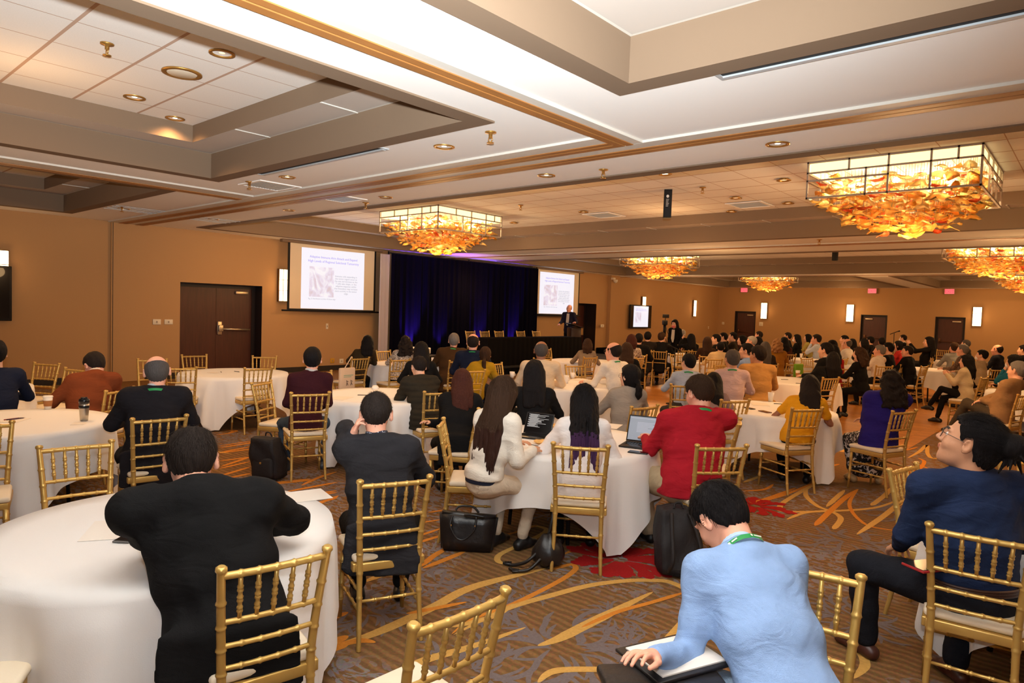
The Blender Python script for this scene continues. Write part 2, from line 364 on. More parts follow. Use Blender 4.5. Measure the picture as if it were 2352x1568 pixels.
def flower(px, py, R, n, seed):
    r = random.Random(seed); c = at(px, py)
    for k in range(n):
        a = 2*PI*k/n + r.uniform(-.1, .1); q = r.uniform(.75, 1.1)*R
        p0 = c[:2]+np.array([math.cos(a), math.sin(a)])*R*0.12; p2 = c[:2]+np.array([math.cos(a), math.sin(a)])*q
        pm = (p0+p2)/2+np.array([-math.sin(a), math.cos(a)])*R*0.08
        swoosh([p0, pm, p2], R*0.2, 3, .5, .15)
        for b_ in (-1, 1):
            swoosh([pm, pm+(p2-pm)*0.7+np.array([-math.sin(a), math.cos(a)])*R*0.16*b_], R*0.09, 3, .3, .2)
flower(1425, 1285, 0.42, 15, 1); flower(1735, 1162, 0.36, 13, 2)
# dance floor
fl_mb.quad([(-8.6, 10.05, .004), (-2.05, 10.05+0.35, .004), (-2.0, 26.5, .004), (-8.6, 26.5, .004)], 4)
struct(fl_mb, 'floor', [M_carpet, M_gold_y, M_orange_y, M_red_y, M_parq, yarn('yarn_slate', srgb(116, 103, 102))])

# ------------------------------------------------------------------ ceiling with stepped trays
TRAYS = [(-15.03, -0.9, -10.13, 4.13), (-8.90, -0.9, -3.91, 4.13), (-2.69, -0.9, 2.35, 4.13), (3.5, -0.9, 8.6, 4.13),
         (-15.05, 6.5, 8.8, 13.4), (-15.05, 16.2, 8.8, 24.0), (-15.05, 25.5, -6.6, 34.1), (-5.6, 25.5, 8.8, 34.1)]
ce = MB()
xs = sorted({LX-1.6, RXW+.3} | {t[0] for t in TRAYS} | {t[2] for t in TRAYS}); ys = sorted({FY-.3, BY+1.0} | {t[1] for t in TRAYS} | {t[3] for t in TRAYS})
for i in range(len(xs)-1):
    for j in range(len(ys)-1):
        mx_, my_ = (xs[i]+xs[i+1])/2, (ys[j]+ys[j+1])/2
        if any(t[0] < mx_ < t[2] and t[1] < my_ < t[3] for t in TRAYS): continue
        ce.quad([(xs[i], ys[j], CEIL), (xs[i+1], ys[j], CEIL), (xs[i+1], ys[j+1], CEIL), (xs[i], ys[j+1], CEIL)], 0)
def ring(a, za, b, zb, mi):
    A = [(a[0], a[1], za), (a[2], a[1], za), (a[2], a[3], za), (a[0], a[3], za)]; B = [(b[0], b[1], zb), (b[2], b[1], zb), (b[2], b[3], zb), (b[0], b[3], zb)]
    for k in range(4): ce.quad([A[k], A[(k+1) % 4], B[(k+1) % 4], B[k]], mi)
def ins(t, d): return (t[0]+d, t[1]+d, t[2]-d, t[3]-d)
for t in TRAYS:
    i1, i2 = ins(t, .19), ins(t, .60)
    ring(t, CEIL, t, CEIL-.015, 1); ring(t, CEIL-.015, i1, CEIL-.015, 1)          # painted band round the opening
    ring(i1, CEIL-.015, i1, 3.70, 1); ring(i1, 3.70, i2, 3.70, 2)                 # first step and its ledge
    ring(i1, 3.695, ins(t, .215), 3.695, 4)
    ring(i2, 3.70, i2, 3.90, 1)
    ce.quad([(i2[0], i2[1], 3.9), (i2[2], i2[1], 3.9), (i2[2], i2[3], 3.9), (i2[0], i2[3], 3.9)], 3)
    n = int((t[2]-t[0])/1.25)
    for k in range(1, n):                                                        # ledge dividers
        x = t[0]+(t[2]-t[0])*k/n
        ce.box((x-.012, t[3]-.60, 3.69), (x+.012, t[3]-.19, 3.699), 4)
struct(ce, 'ceiling', [M_white, M_tan, M_ledge, M_tile, M_alu])
# partition tracks let into the ceiling
tr = MB()
def track_y(x0, x1, y0, y1):     # runs along Y
    tr.box((x0, y0, CEIL-.03), (x0+.075, y1, CEIL+.01), 0); tr.box((x0+.075, y0, CEIL-.012), (x0+.095, y1, CEIL+.01), 1)
    tr.box((x0+.095, y0, CEIL-.03), (x0+.165, y1, CEIL+.01), 0); tr.box((x0+.165, y0, CEIL-.022), (x1, y1, CEIL+.01), 2)
def track_x(y0, y1, x0, x1, white=True):
    tr.box((x0, y1-.075, CEIL-.03), (x1, y1, CEIL+.01), 0); tr.box((x0, y1-.095, CEIL-.012), (x1, y1-.075, CEIL+.01), 1)
    tr.box((x0, y1-.165, CEIL-.03), (x1, y1-.095, CEIL+.01), 0); tr.box((x0, y0, CEIL-.022), (x1, y1-.165, CEIL+.01), 2)
track_y(-3.48, -3.22, FY, 5.345)
track_x(5.35, 5.67, LX, RXW)
track_x(5.0, 5.345, LX, -3.481)
tr2 = MB(); tr, t1_ = tr2, tr; track_y(-10.13, -9.75, FY, 4.99); tr.box((-9.75, FY, CEIL-.022), (-9.62, 4.99, CEIL+.01), 2); tr = t1_
track_y(3.0, 3.26, FY, 5.34)
struct(tr, 'trim_1', [M_bronze, M_groove, M_alu]); struct(tr2, 'trim_2', [M_bronze, M_groove, M_alu])
tr3 = MB(); tr = tr3; track_x(14.5, 14.75, LX, RXW); track_x(24.6, 24.85, LX, RXW); struct(tr3, 'trim_3', [M_bronze, M_groove, M_alu])

# ------------------------------------------------------------------ walls
def wall_x(x, y0, y1, holes, name, face):
    """wall in the plane X=x, with door recesses (y0,y1,height,depth)"""
    mb = MB(); y = y0
    for (a, b, h, d) in sorted(holes):
        mb.quad([(x, y, 0), (x, a, 0), (x, a, CEIL), (x, y, CEIL)]); mb.quad([(x, a, h), (x, b, h), (x, b, CEIL), (x, a, CEIL)])
        e = x+d
        y = b
    mb.quad([(x, y, 0), (x, y1, 0), (x, y1, CEIL), (x, y, CEIL)])
    return struct(mb, name, M_wall)
wall_x(LX, FY, BY, [(6.48, 8.46, 2.2, -.35), (21.62, 23.15, 2.17, -.6)], 'wall_left', 1)
mb = MB(); x = LX
for (a, b) in [(-14.81, -13.75), (-8.66, -7.6), (-5.63, -4.57)]:
    mb.quad([(x, BY, 0), (a, BY, 0), (a, BY, CEIL), (x, BY, CEIL)]); mb.quad([(a, BY, 2.12), (b, BY, 2.12), (b, BY, CEIL), (a, BY, CEIL)]); x = b
mb.quad([(x, BY, 0), (RXW, BY, 0), (RXW, BY, CEIL), (x, BY, CEIL)]); struct(mb, 'wall_back', M_wall)
struct(MB().quad([(RXW, FY, 0), (RXW, BY, 0), (RXW, BY, CEIL), (RXW, FY, CEIL)]), 'wall_right', M_wall)
struct(MB().quad([(LX, FY, 0), (RXW, FY, 0), (RXW, FY, CEIL), (LX, FY, CEIL)]), 'wall_front', M_wall)
b_ = MB()
for a, c in ((FY, 5.0), (5.73, 6.48), (8.46, 21.62), (23.16, 23.94), (24.64, BY)): b_.box((LX+.001, a, 0.004), (LX+.018, c, .14))
struct(b_, 'baseboard_left', M_base)
b_ = MB()
for a, c in ((LX+.02, -14.81), (-13.75, -8.66), (-7.6, -5.63), (-4.57, RXW)): b_.box((a, BY-.018, 0.004), (c, BY-.001, .14))
struct(b_, 'baseboard_back', M_base)
struct(MB().box((LX+.001, 5.05, .004), (LX+.045, 5.72, CEIL)), 'trim_4', M_wall)       # partition pocket doors
struct(MB().box((LX+.046, 5.075, .03), (LX+.05, 5.085, CEIL)), 'trim_5', M_frame)
struct(MB().box((LX+.001, 23.95, .004), (LX+.16, 24.62, CEIL)), 'trim_6', M_wall)      # wall pier

# ------------------------------------------------------------------ doors
def door_left(n, y0, y1, h, depth, leaf2=True, panic=True):
    x = LX-depth
    rec = MB()
    rec.quad([(LX, y0, 0.003), (x, y0, 0.003), (x, y0, h), (LX, y0, h)]); rec.quad([(LX, y1, 0.003), (x, y1, 0.003), (x, y1, h), (LX, y1, h)]); rec.quad([(LX, y0, h), (x, y0, h), (x, y1, h), (LX, y1, h)])
    rec.box((x-.06, y0, 0.003), (x-.0, y0+.09, h)); rec.box((x-.06, y1-.09, 0.003), (x, y1, h)); rec.box((x-.06, y0+.09, h-.09), (x, y1-.09, h))
    d = struct(rec, 'door_%d' % n, M_frame)
    lf = MB(); 
    ym = (y0+y1)/2
    if leaf2:
        a = MB().box((x-.05, y0+.092, 0.01), (x-.01, ym-.003, h-.092)).build('door_leaf', M_door, d)
        b = MB().box((x-.05, ym+.003, 0.01), (x-.01, y1-.092, h-.092)).build('door_leaf', M_door, d)
    else:
        b = MB().box((x-.05, y0+.092, 0.01), (x-.01, y1-.092, h-.092)).build('door_leaf', M_door, d)
    if panic:
        p = MB(); p.rbox((x-.01, ym+.03, .98), (x+.03, ym+.14, 1.30), .01); p.rbox((x+.03, ym+.035, 1.06), (x+.09, ym+.15, 1.22), .015)
        p.tube([(x+.07, ym+.12, 1.12), (x+.07, y1-.17, 1.10)], .026, 10); p.build('panic_bar', M_steel, d)
        MB().rbox((x-.01, y1-.52, h-.22), (x+.045, y1-.20, h-.15), .008).build('door_closer', M_steel, d)
    return d
door_left(1, 6.48, 8.46, 2.2, .35); door_left(2, 21.62, 23.15, 2.17, .55, False, False)
for k, (a, c) in enumerate([(-14.81, -13.75), (-8.66, -7.6), (-5.63, -4.57)]):
    f_ = MB(); y = BY+.12
    f_.quad([(a, BY, .003), (a, y, .003), (a, y, 2.12), (a, BY, 2.12)]); f_.quad([(c, BY, .003), (c, y, .003), (c, y, 2.12), (c, BY, 2.12)]); f_.quad([(a, BY, 2.12), (c, BY, 2.12), (c, y, 2.12), (a, y, 2.12)])
    f_.box((a, y, .003), (a+.07, y+.05, 2.12)); f_.box((c-.07, y, .003), (c, y+.05, 2.12)); f_.box((a+.07, y, 2.05), (c-.07, y+.05, 2.12))
    f_.box((a-.03, BY-.012, .003), (a, BY+.02, 2.15)); f_.box((c, BY-.012, .003), (c+.03, BY+.02, 2.15)); f_.box((a, BY-.012, 2.12), (c, BY+.02, 2.15))
    d = struct(f_, 'door_%d' % (k+3), M_frame)
    MB().box((a+.072, y+.01, .01), (c-.072, y+.045, 2.048)).build('door_leaf', M_door, d)
    s_ = -1 if k == 1 else 1; q = c-.3 if s_ > 0 else a+.3
    MB().rbox((q-.16, y-.05, 1.92), (q+.16, y+.008, 1.98), .008).build('door_closer', M_steel, d)
    p = MB(); p.tube([(a+.14, y-.05, 1.05), (c-.14, y-.05, 1.05)], .02, 8); p.rbox((a+.10, y-.05, .98), (a+.20, y+.008, 1.2), .01); p.build('panic_bar', mat('bronze_bar', srgb(90, 60, 40), .4, .6), d)
# ------------------------------------------------------------------ wall and ceiling fittings
def text_mesh(txt, size, m, name, parent, M):
    cu = bpy.data.curves.new('t', 'FONT'); cu.body = txt; cu.size = size; cu.align_x = 'CENTER'; cu.extrude = 0.0005; cu.resolution_u = 2
    o = bpy.data.objects.new('t', cu); C.objects.link(o); bpy.context.view_layer.update()
    me = bpy.data.meshes.new_from_object(o.evaluated_get(bpy.context.evaluated_depsgraph_get()))
    bpy.data.objects.remove(o); bpy.data.curves.remove(cu)
    me.transform(M); me.materials.clear(); me.materials.append(m)
    return link(name, me, parent)
M_glow = mat('sconce_glass', srgb(255, 236, 196), .5, emit=(1, .78, .44), estr=5.0)
M_iron = mat('sconce_iron', srgb(110, 78, 40), .45, .5)
def sconce_proto():
    r = empty('wall_sconce')
    MB().rbox((-.155, -.07, -.40), (.155, -.015, .40), .008).build('glass_shade', M_glow, r)
    f = MB()
    for x in (-.17, .155): f.box((x, -.085, -.415), (x+.015, 0, .415))
    for z in (-.415, -.14, .13, .40): f.box((-.17, -.085, z), (.17, -.07, z+.012))
    f.box((-.17, -.07, -.415), (.17, 0, -.402)); f.box((-.17, -.07, .403), (.17, 0, .415))
    f.box((-.05, -.085, -.41), (-.04, -.072, .41)); f.build('frame', M_iron, r)
    return r
SC = [((LX, 3.12, 2.22), 90, 'brightly lit box sconce cut by the left edge of the photo, above the dark television'),
      ((LX, 9.03, 2.25), 90, 'lit box sconce half hidden by the left edge of the large projection screen'),
      ((LX, 26.85, 2.2), 90, 'lit box sconce just above the wall television beside the stage'),
      ((LX, 31.9, 2.2), 90, 'lit box sconce left of the far room corner, right of the wall television'),
      ((-13.28, BY, 2.2), 0, 'lit box sconce beside the leftmost dark door on the back wall'),
      ((-9.16, BY, 2.2), 0, 'lit box sconce just left of the middle dark door on the back wall'),
      ((-4.13, BY, 2.2), 0, 'lit box sconce right of the rightmost dark door on the back wall')]
p0 = sconce_proto()
for k, (l, a, lab) in enumerate(SC):
    o = p0 if k == 0 else copy_tree(p0)
    o.location = l; o.rotation_euler = (0, 0, math.radians(a)); tag(o, lab, 'wall light', 'box sconces on the walls')
    n = (-0.16 if a == 0 else 0); lamp('sconce_light', 'POINT', (l[0]+(.25 if a else 0), l[1]-(0 if a else .25), l[2]), 9, WARM, .16)
# exit signs
M_exit = mat('exit_red', (.5, .01, .02), .5, emit=(1, .05, .08), estr=1.6); M_exbox = mat('exit_box', srgb(150, 130, 110), .5)
for k, (x, lab) in enumerate([(-8.24, 'red exit sign above the middle dark door on the back wall'), (-5.18, 'red exit sign above the rightmost dark door on the back wall'), (-14.35, 'red exit sign half hidden by the smallest chandelier, above the leftmost back door')]):
    r = empty('exit_sign', (x, BY-.12, 3.26)); tag(r, lab, 'exit sign', 'exit signs on the back wall')
    MB().rbox((-.2, -.03, -.125), (.2, .03, .125), .01).build('housing', M_exbox, r)
    MB().box((-.175, -.034, -.105), (.175, -.0305, .105)).build('face', mat('exit_face', srgb(235, 120, 120), .5, emit=(1, .12, .16), estr=.9), r)
    text_mesh('EXIT', .17, M_exit, 'lettering', r, Matrix.Translation((0, -.0355, -.06)) @ Matrix.Rotation(PI/2, 4, 'X'))
    MB().box((-.015, -.01, .12), (.015, .01, .145)).build('stem', M_exbox, r)
AMB = (1.0, .58, .25)
# downlights
def downlight_proto(lit):
    r = empty('recessed_downlight')
    MB().lathe([(.105, .002), (.105, -.006), (.082, -.008), (.078, .0), (.060, .03), (.0, .031)], n=24, cap=False).build('trim_ring', M_brass, r)
    MB().lathe([(.05, .014), (.05, .006), (.0, .002)], n=16).build('bulb', mat('bulb_lit' if lit else 'bulb_warm', srgb(255, 230, 190), .4, emit=(1, .75, .42), estr=7 if lit else 1.2), r)
    return r
DL = [(1020, 337, 3.4, 1, 'recessed brass downlight near the sprinkler, right of the left ceiling tray'), (1255, 403, 3.4, 1, 'recessed downlight on the soffit above the middle of the room, left of a sprinkler'),
      (1786, 331, 3.4, 1, 'bright recessed downlight in front of the big chandelier'), (660, 407, 3.4, 1, 'recessed downlight beside the square ceiling vent on the left'),
      (510, 123, 3.9, 0, 'brass speaker ring nearest the right side of the left ceiling tray'), (309, 224, 3.9, 1, 'recessed downlight at the middle of the left ceiling tray'),
      (402, 272, 3.9, 1, 'recessed downlight in the far corner of the left ceiling tray'), (285, 479, 3.4, 1, 'recessed downlight on the soffit close to the left wall'),
      (1527, 400, 3.88, 1, 'recessed downlight at the near rim of the hall ceiling, above the black hanging box'), (1800, 414, 3.88, 0, 'dim recessed downlight on the tiles left of the big chandelier'), (1690, 455, 3.88, 0, 'dim recessed downlight on the tiles right of the black hanging box'),
      (1810, 467, 3.88, 0, 'dim recessed downlight near the vent left of the big chandelier'), (1680, 486, 3.88, 0, 'small dim downlight at the far rim of the hall tiles'), (885, 453, 3.4, 0, 'small recessed downlight over the centre chandelier corner'), (664, 483, 3.4, 0, 'small recessed downlight left of the centre chandelier'),
      (1180, 512, 3.88, 0, 'dim recessed downlight right of the centre chandelier'), (1340, 487, 3.88, 0, 'dim recessed downlight on the hall tiles near the middle vent'), (490, 503, 3.4, 0, 'recessed downlight in the soffit above the double door')]
pr = {1: downlight_proto(1), 0: downlight_proto(0)}; used = {0: 0, 1: 0}
for px, py, z, lit, lab in DL:
    o = pr[lit] if not used[lit] else copy_tree(pr[lit]); used[lit] = 1
    o.location = at(px, py, z-.004); tag(o, lab, 'ceiling light', 'recessed downlights')
    if lit: lamp('downlight_and_fill_beam', 'SPOT', (o.location.x, o.location.y, o.location.z-.03), 60, AMB, .06, (o.location.x, o.location.y, 0), 140, .9)
for x, y in ((-11.5, 1.6), (-7.4, 1.6), (2.2, 0.6), (1.5, 6.0), (-13.6, 7.5), (-7.2, 8.0), (-6.6, 12.0), (-14.3, 14.8), (-7.0, 14.9), (-1.0, 14.9), (-7.0, 20), (-6.0, 24.8), (-2.0, 24.8), (2.5, 10), (2.5, 20), (-12.5, 24.8), (-9, 33), (-3, 33)):
    zz_ = 3.86 if any(t[0]+.6 < x < t[2]-.6 and t[1]+.6 < y < t[3]-.6 for t in TRAYS) else 3.36
    lamp('downlight_and_fill_beam', 'SPOT', (x, y, zz_), 110, AMB, .06, (x, y, 0), 150, .9)  # no fitting built at these spots; beams added for warm ambient light
    lamp('ceiling_fill', 'POINT', (x, y, zz_-.75), 26, AMB, .45)  # added fill lamp in open air, lifts the ceiling around it
# big round speaker in tray
r = empty('ceiling_speaker', at(418, 168, 3.894)); tag(r, 'large round white ceiling speaker in the left ceiling tray', 'speaker')
MB().lathe([(.17, .004), (.17, -.008), (.135, -.012), (.13, -.004), (.0, -.004)], n=32).build('ring', M_brass, r); MB().lathe([(.13, -.005), (.12, -.010), (.0, -.011)], n=32).build('grille', M_plate, r)
# sprinklers
def sprinkler_proto():
    r = empty('sprinkler_head')
    MB().lathe([(.035, 0), (.035, -.006), (.012, -.01), (.011, -.03), (.006, -.032), (.006, -.036), (.0, -.036)], n=12).build('escutcheon', M_brass, r)
    m_ = MB(); m_.tube([(-.012, 0, -.03), (-.016, 0, -.045), (0, 0, -.062)], .003, 6); m_.tube([(.012, 0, -.03), (.016, 0, -.045), (0, 0, -.062)], .003, 6); m_.lathe([(.022, -.062), (.022, -.065), (0, -.066)], n=12); m_.build('deflector', M_brass, r)
    return r
p0 = sprinkler_proto()
for k, (px, py, z, lab) in enumerate([(246, 100, 3.9, 'sprinkler head in the left ceiling tray'), (1127, 303, 3.4, 'sprinkler head right of the left tray, above a brass downlight'), (1386, 389, 3.4, 'sprinkler head on the soffit left of the bright downlight'), (573, 417, 3.4, 'sprinkler head beside the square ceiling vent'),
        (840, 465, 3.4, 'sprinkler head left of the centre chandelier'), (1196, 471, 3.89, 'sprinkler head on the hall tiles right of the centre chandelier'), (1614, 430, 3.89, 'sprinkler head right of the black hanging box'), (1882, 550, 3.4, 'sprinkler head on the far beam under the big chandelier'), (280, 473, 3.4, 'sprinkler head on the soffit by the left wall')]):
    o = p0 if k == 0 else copy_tree(p0); o.location = at(px, py, z-.001); o.scale = (1.5, 1.5, 1.5); tag(o, lab, 'sprinkler', 'sprinkler heads on the ceiling')
# square vents and slot diffusers
def vent_proto():
    r = empty('ceiling_vent'); f = MB()
    for a, b in (((-.3, -.3), (.3, -.25)), ((-.3, .25), (.3, .3)), ((-.3, -.25), (-.25, .25)), ((.25, -.25), (.3, .25))): f.box((*a, -.012), (*b, 0))
    f.build('frame', M_white, r); g = MB()
    for k in range(12): g.box((-.25, -.245+k*.041, -.008), (.25, -.225+k*.041, -.002))
    g.build('louvre', M_grille, r); MB().box((-.25, -.25, -.003), (.25, .25, -.001)).build('backing', M_plate, r)
    return r
p0 = vent_proto()
for k, (px, py, z, s, lab) in enumerate([(620, 426, 3.4, 1, 'square white ceiling vent on the soffit by the left tray corner'), (778, 455, 3.4, 1, 'square white ceiling vent past the partition track, above the centre chandelier'), (1387, 494, 3.89, 1.1, 'tan ceiling vent on the hall tiles left of the black hanging box'), (1722, 470, 3.89, 1.1, 'tan ceiling vent on the hall tiles left of the big chandelier')]):
    o = p0 if k == 0 else copy_tree(p0); o.location = at(px, py, z-.001); o.scale = (s, s, 1); tag(o, lab, 'vent', 'square ceiling vents')
def slot(name, x0, x1, y, lab, dx=.075):
    r = empty(name, (x0, y, CEIL)); L = x1-x0
    MB().box((0, 0, -.006), (L, .045, -.001)).build('slot', M_dark, r)
    f = MB(); f.box((0, .045, -.018), (L, .085, 0)); f.box((0, .085, -.01), (L, .105, 0)); f.box((-.03, -.01, -.012), (0, .105, 0)); f.box((L, -.01, -.012), (L+.03, .105, 0)); f.build('frame', M_grille, r)
    tag(r, lab, 'vent')
slot('slot_diffuser', -7.9, -5.5, 4.15, 'long grey slot vent along the far edge of the left ceiling tray'); slot('slot_diffuser', -1.95, 1.7, 4.15, 'long black and grey slot vent along the far edge of the right ceiling tray')
for k, (px, py, lab) in enumerate([(322, 482, 'four-strip slot vent in the soffit left of the partition end'), (478, 503, 'four-strip slot vent in the soffit right of the partition end')]):
    c = at(px, py, 3.4)-np.array([0, 0, .004]); r = empty('slot_diffuser', c); m_ = MB()
    for q in (-.3, -.12, .12, .3): m_.box((q-.012, -.5, -.010), (q+.012, .5, -.002))
    m_.build('slot', M_grille, r); tag(r, lab, 'vent')

# ------------------------------------------------------------------ chandeliers
M_cframe = mat('chandelier_frame', srgb(176, 160, 140), .5, .3)
M_cpanel = mat('chandelier_silk', srgb(255, 226, 160), .7, emit=(1, .76, .36), estr=1.6)
def shell_mat(name, c, e):
    m = bpy.data.materials.new(name); m.use_nodes = True; nt = m.node_tree; b = nt.nodes['Principled BSDF']; out = nt.nodes['Material Output']
    b.inputs['Base Color'].default_value = (*c, 1); b.inputs['Roughness'].default_value = .35; tr_ = nd(nt, 'ShaderNodeBsdfTranslucent'); tr_.inputs[0].default_value = (*[min(1, q**.8*1.05) for q in c], 1); mx = nd(nt, 'ShaderNodeMixShader'); mx.inputs[0].default_value = .6
    nt.links.new(b.outputs[0], mx.inputs[1]); nt.links.new(tr_.outputs[0], mx.inputs[2]); nt.links.new(mx.outputs[0], out.inputs['Surface']); return m
M_shell = [shell_mat('shell_cream', srgb(255, 236, 178), .55), shell_mat('shell_amber', srgb(255, 216, 124), .42), shell_mat('shell_orange', srgb(250, 188, 84), .34), shell_mat('shell_red', srgb(236, 116, 66), .28)]
M_bulb = mat('chandelier_bulb', srgb(255, 240, 210), .4, emit=(1, .80, .50), estr=26)
def shell_mesh(k):
    rs = random.Random(k); bm = bmesh.new(); n = 12; ctr = bm.verts.new((0, 0, .012)); rg = []
    for i in range(n):
        a = 2*PI*i/n; r = .096*(1+.28*math.cos(a))*rs.uniform(.86, 1.1)
        rg.append(bm.verts.new((r*math.cos(a), .8*r*math.sin(a), -.02*math.cos(2*a+k)+rs.uniform(-.006, .006))))
    for i in range(n): bm.faces.new((ctr, rg[i], rg[(i+1) % n])).smooth = True
    bmesh.ops.solidify(bm, geom=list(bm.faces), thickness=.003)
    me = bpy.data.meshes.new('shell'); bm.to_mesh(me); bm.free(); return me
SH = []
for k in range(8):
    me = shell_mesh(k); me.materials.append(M_shell[k % 4 if k < 7 else 0]); SH.append(me)
def chandelier(name, cx, cy, lab, seed, pts=1):
    rs = random.Random(seed); r = empty(name, (cx, cy, 3.9)); H = .95; zt, zm, zb = -.01, -.145, -.47
    f = MB(); b = .02
    def bar(p, q): 
        lo = [min(p[i], q[i])-b*.55 for i in range(3)]; hi = [max(p[i], q[i])+b*.55 for i in range(3)]; f.box(lo, hi)
    for sx in (-H, H):
        for sy in (-H, H): bar((sx, sy, zt), (sx, sy, zb))
    pat = [(-.45, zm, zt), (0, zm, zt), (.45, zm, zt), (.72, zm, zt), (-.25, zb, zm), (0, zb, zm), (.45, zb, zm)]
    for z in (zt, zm, zb):
        for s_ in (-H, H): bar((-H, s_, z), (H, s_, z)); bar((s_, -H, z), (s_, H, z))
    for u, z0, z1 in pat:
        bar((u, -H, z0), (u, -H, z1)); bar((-u, H, z0), (-u, H, z1)); bar((H, u, z0), (H, u, z1)); bar((-H, -u, z0), (-H, -u, z1))
    zq = (zm+zb)/2+.06
    bar((-H, -H, zq), (0, -H, zq)); bar((0, H, zq), (H, H, zq)); bar((H, .0, zq), (H, H, zq)); bar((-H, -H, zq), (-H, 0, zq))
    f.build('frame', M_cframe, r)
    pn = MB()
    for s_ in (-H+.012, H-.012):
        pn.box((-H+.03, s_-.003, zm+.012), (H-.03, s_+.003, zt-.012)); pn.box((s_-.003, -H+.03, zm+.012), (s_+.003, H-.03, zt-.012))
    pn.build('silk_panel', M_cpanel, r)
    bm_ = MB()
    for i in range(3):
        for j in range(3): bm_.lathe([(.0, .04), (.03, .03), (.042, 0), (.03, -.03), (0, -.04)], ((i-1)*.52, (j-1)*.52, -.26), 10)
    bm_.build('bulb', M_bulb, r)
    # strings of shell leaves, an upside-down stepped pyramid
    allv = []
    ng = 11
    for i in range(ng):
        for j in range(ng):
            x, y = (i-(ng-1)/2)*.165, (j-(ng-1)/2)*.165
            e = max(abs(x), abs(y))/.83; zend = -.50-.36*max(0, 1-e**2.0) - rs.uniform(0, .08)
            z = -.20-rs.uniform(0, .1)
            while z > zend:
                allv.append((x+rs.uniform(-.04, .04), y+rs.uniform(-.04, .04), z, (z-zend)))
                z -= rs.uniform(.085, .13)
    st = MB()
    for i in range(ng):
        for j in range(ng):
            x, y = (i-(ng-1)/2)*.165, (j-(ng-1)/2)*.165; e = max(abs(x), abs(y))/.83
            st.tube([(x, y, -.02), (x, y, -.48-.36*max(0, 1-e**2.0))], .0025, 4)
    so = st.build('string', M_cframe, r); so['kind'] = 'stuff'
    allv.sort(key=lambda v: -(math.hypot(v[0], v[1])*.6 - v[2]))
    rest = bmesh.new()
    for k, (x, y, z, d) in enumerate(allv):
        q = rs.random(); ci = 0 if (d > .3 and q < .6) else (1 if q < .55 else (2 if q < .9 else 3))
        mi = ci+4*rs.randint(0, 1); mi = min(mi, 7)
        rot = Euler((rs.uniform(-.38, .38), rs.uniform(-.38, .38), rs.uniform(0, 6.28)))
        if k < 100: link('shell_leaf', SH[mi], r, (x, y, z), rot)
        else:
            n0 = len(rest.verts); rest.from_mesh(SH[mi]); rest.verts.ensure_lookup_table(); M = Matrix.Translation((x, y, z)) @ rot.to_matrix().to_4x4()
            for v in rest.verts[n0:]: v.co = M @ v.co
            rest.faces.ensure_lookup_table()
            for fc in rest.faces[-len(SH[mi].polygons):]: fc.material_index = ci
    me = bpy.data.meshes.new('shell_leaf'); rest.to_mesh(me); rest.free()
    for m in M_shell: me.materials.append(m)
    so = link('shell_leaf', me, r); so['kind'] = 'stuff'
    tag(r, lab, 'chandelier', 'square shell chandeliers')
    return r
CH_ = [(-2.1, 10.2, 'large square chandelier of orange shell leaves nearest the camera, at upper right'), (-11.2, 10.2, 'square shell chandelier above the left part of the black stage curtain'),
       (-11.2, 20.0, 'square shell chandelier hanging above the wall television beside the stage'), (-2.1, 20.0, 'shell chandelier cut by the right edge of the photo, below the largest one'),
       (-11.2, 29.6, 'smallest and farthest shell chandelier, above the leftmost back door'), (-2.1, 29.6, 'shell chandelier partly hidden at the right edge, lowest of that pair')]
for k, (x, y, lab) in enumerate(CH_):
    chandelier('chandelier', x, y, lab, k+1)
    lamp('chandelier_light', 'POINT', (x, y, 3.02-.22), 215, AMB, .45)
    for dx, dy in ((-.5, -.5), (.5, -.5), (-.5, .5), (.5, .5)): lamp('chandelier_bulb', 'POINT', (x+dx, y+dy, 3.62), 105, (1, .78, .46), .06)
    lamp('chandelier_uplight', 'POINT', (x, y, 3.30), 50, AMB, .6)

# ------------------------------------------------------------------ projection screens
M_scr = mat('screen_fabric', srgb(214, 196, 168), .8); M_slide = mat('slide_light', srgb(90, 90, 96), .8, emit=(.93, .91, 1.0), estr=.92)
M_ttl = mat('slide_title', srgb(60, 50, 110), .8, emit=(.42, .33, .95), estr=.8); M_txt = mat('slide_text', srgb(70, 70, 74), .8, emit=(.50, .49, .52), estr=.8)
def pic_mat():
    m = bpy.data.materials.new('slide_picture'); m.use_nodes = True; nt = m.node_tree; b = nt.nodes['Principled BSDF']; L = nt.links.new
    tc = nd(nt, 'ShaderNodeTexCoord'); n = nd(nt, 'ShaderNodeTexNoise'); n.inputs['Scale'].default_value = 3; n.inputs['Distortion'].default_value = 1.5; L(tc.outputs['Object'], n.inputs['Vector'])
    r = nd(nt, 'ShaderNodeValToRGB'); L(n.outputs['Fac'], r.inputs[0]); r.color_ramp.elements[0].color = (.70, .56, .62, 1); r.color_ramp.elements[1].color = (.95, .93, .98, 1); r.color_ramp.elements[0].position = .3; r.color_ramp.elements[1].position = .62
    e = r.color_ramp.elements.new(.48); e.color = (.80, .72, .86, 1)
    L(r.outputs[0], b.inputs['Emission Color']); b.inputs['Emission Strength'].default_value = .9; b.inputs['Base Color'].default_value = (.1, .1, .1, 1); return m
M_pic = pic_mat()
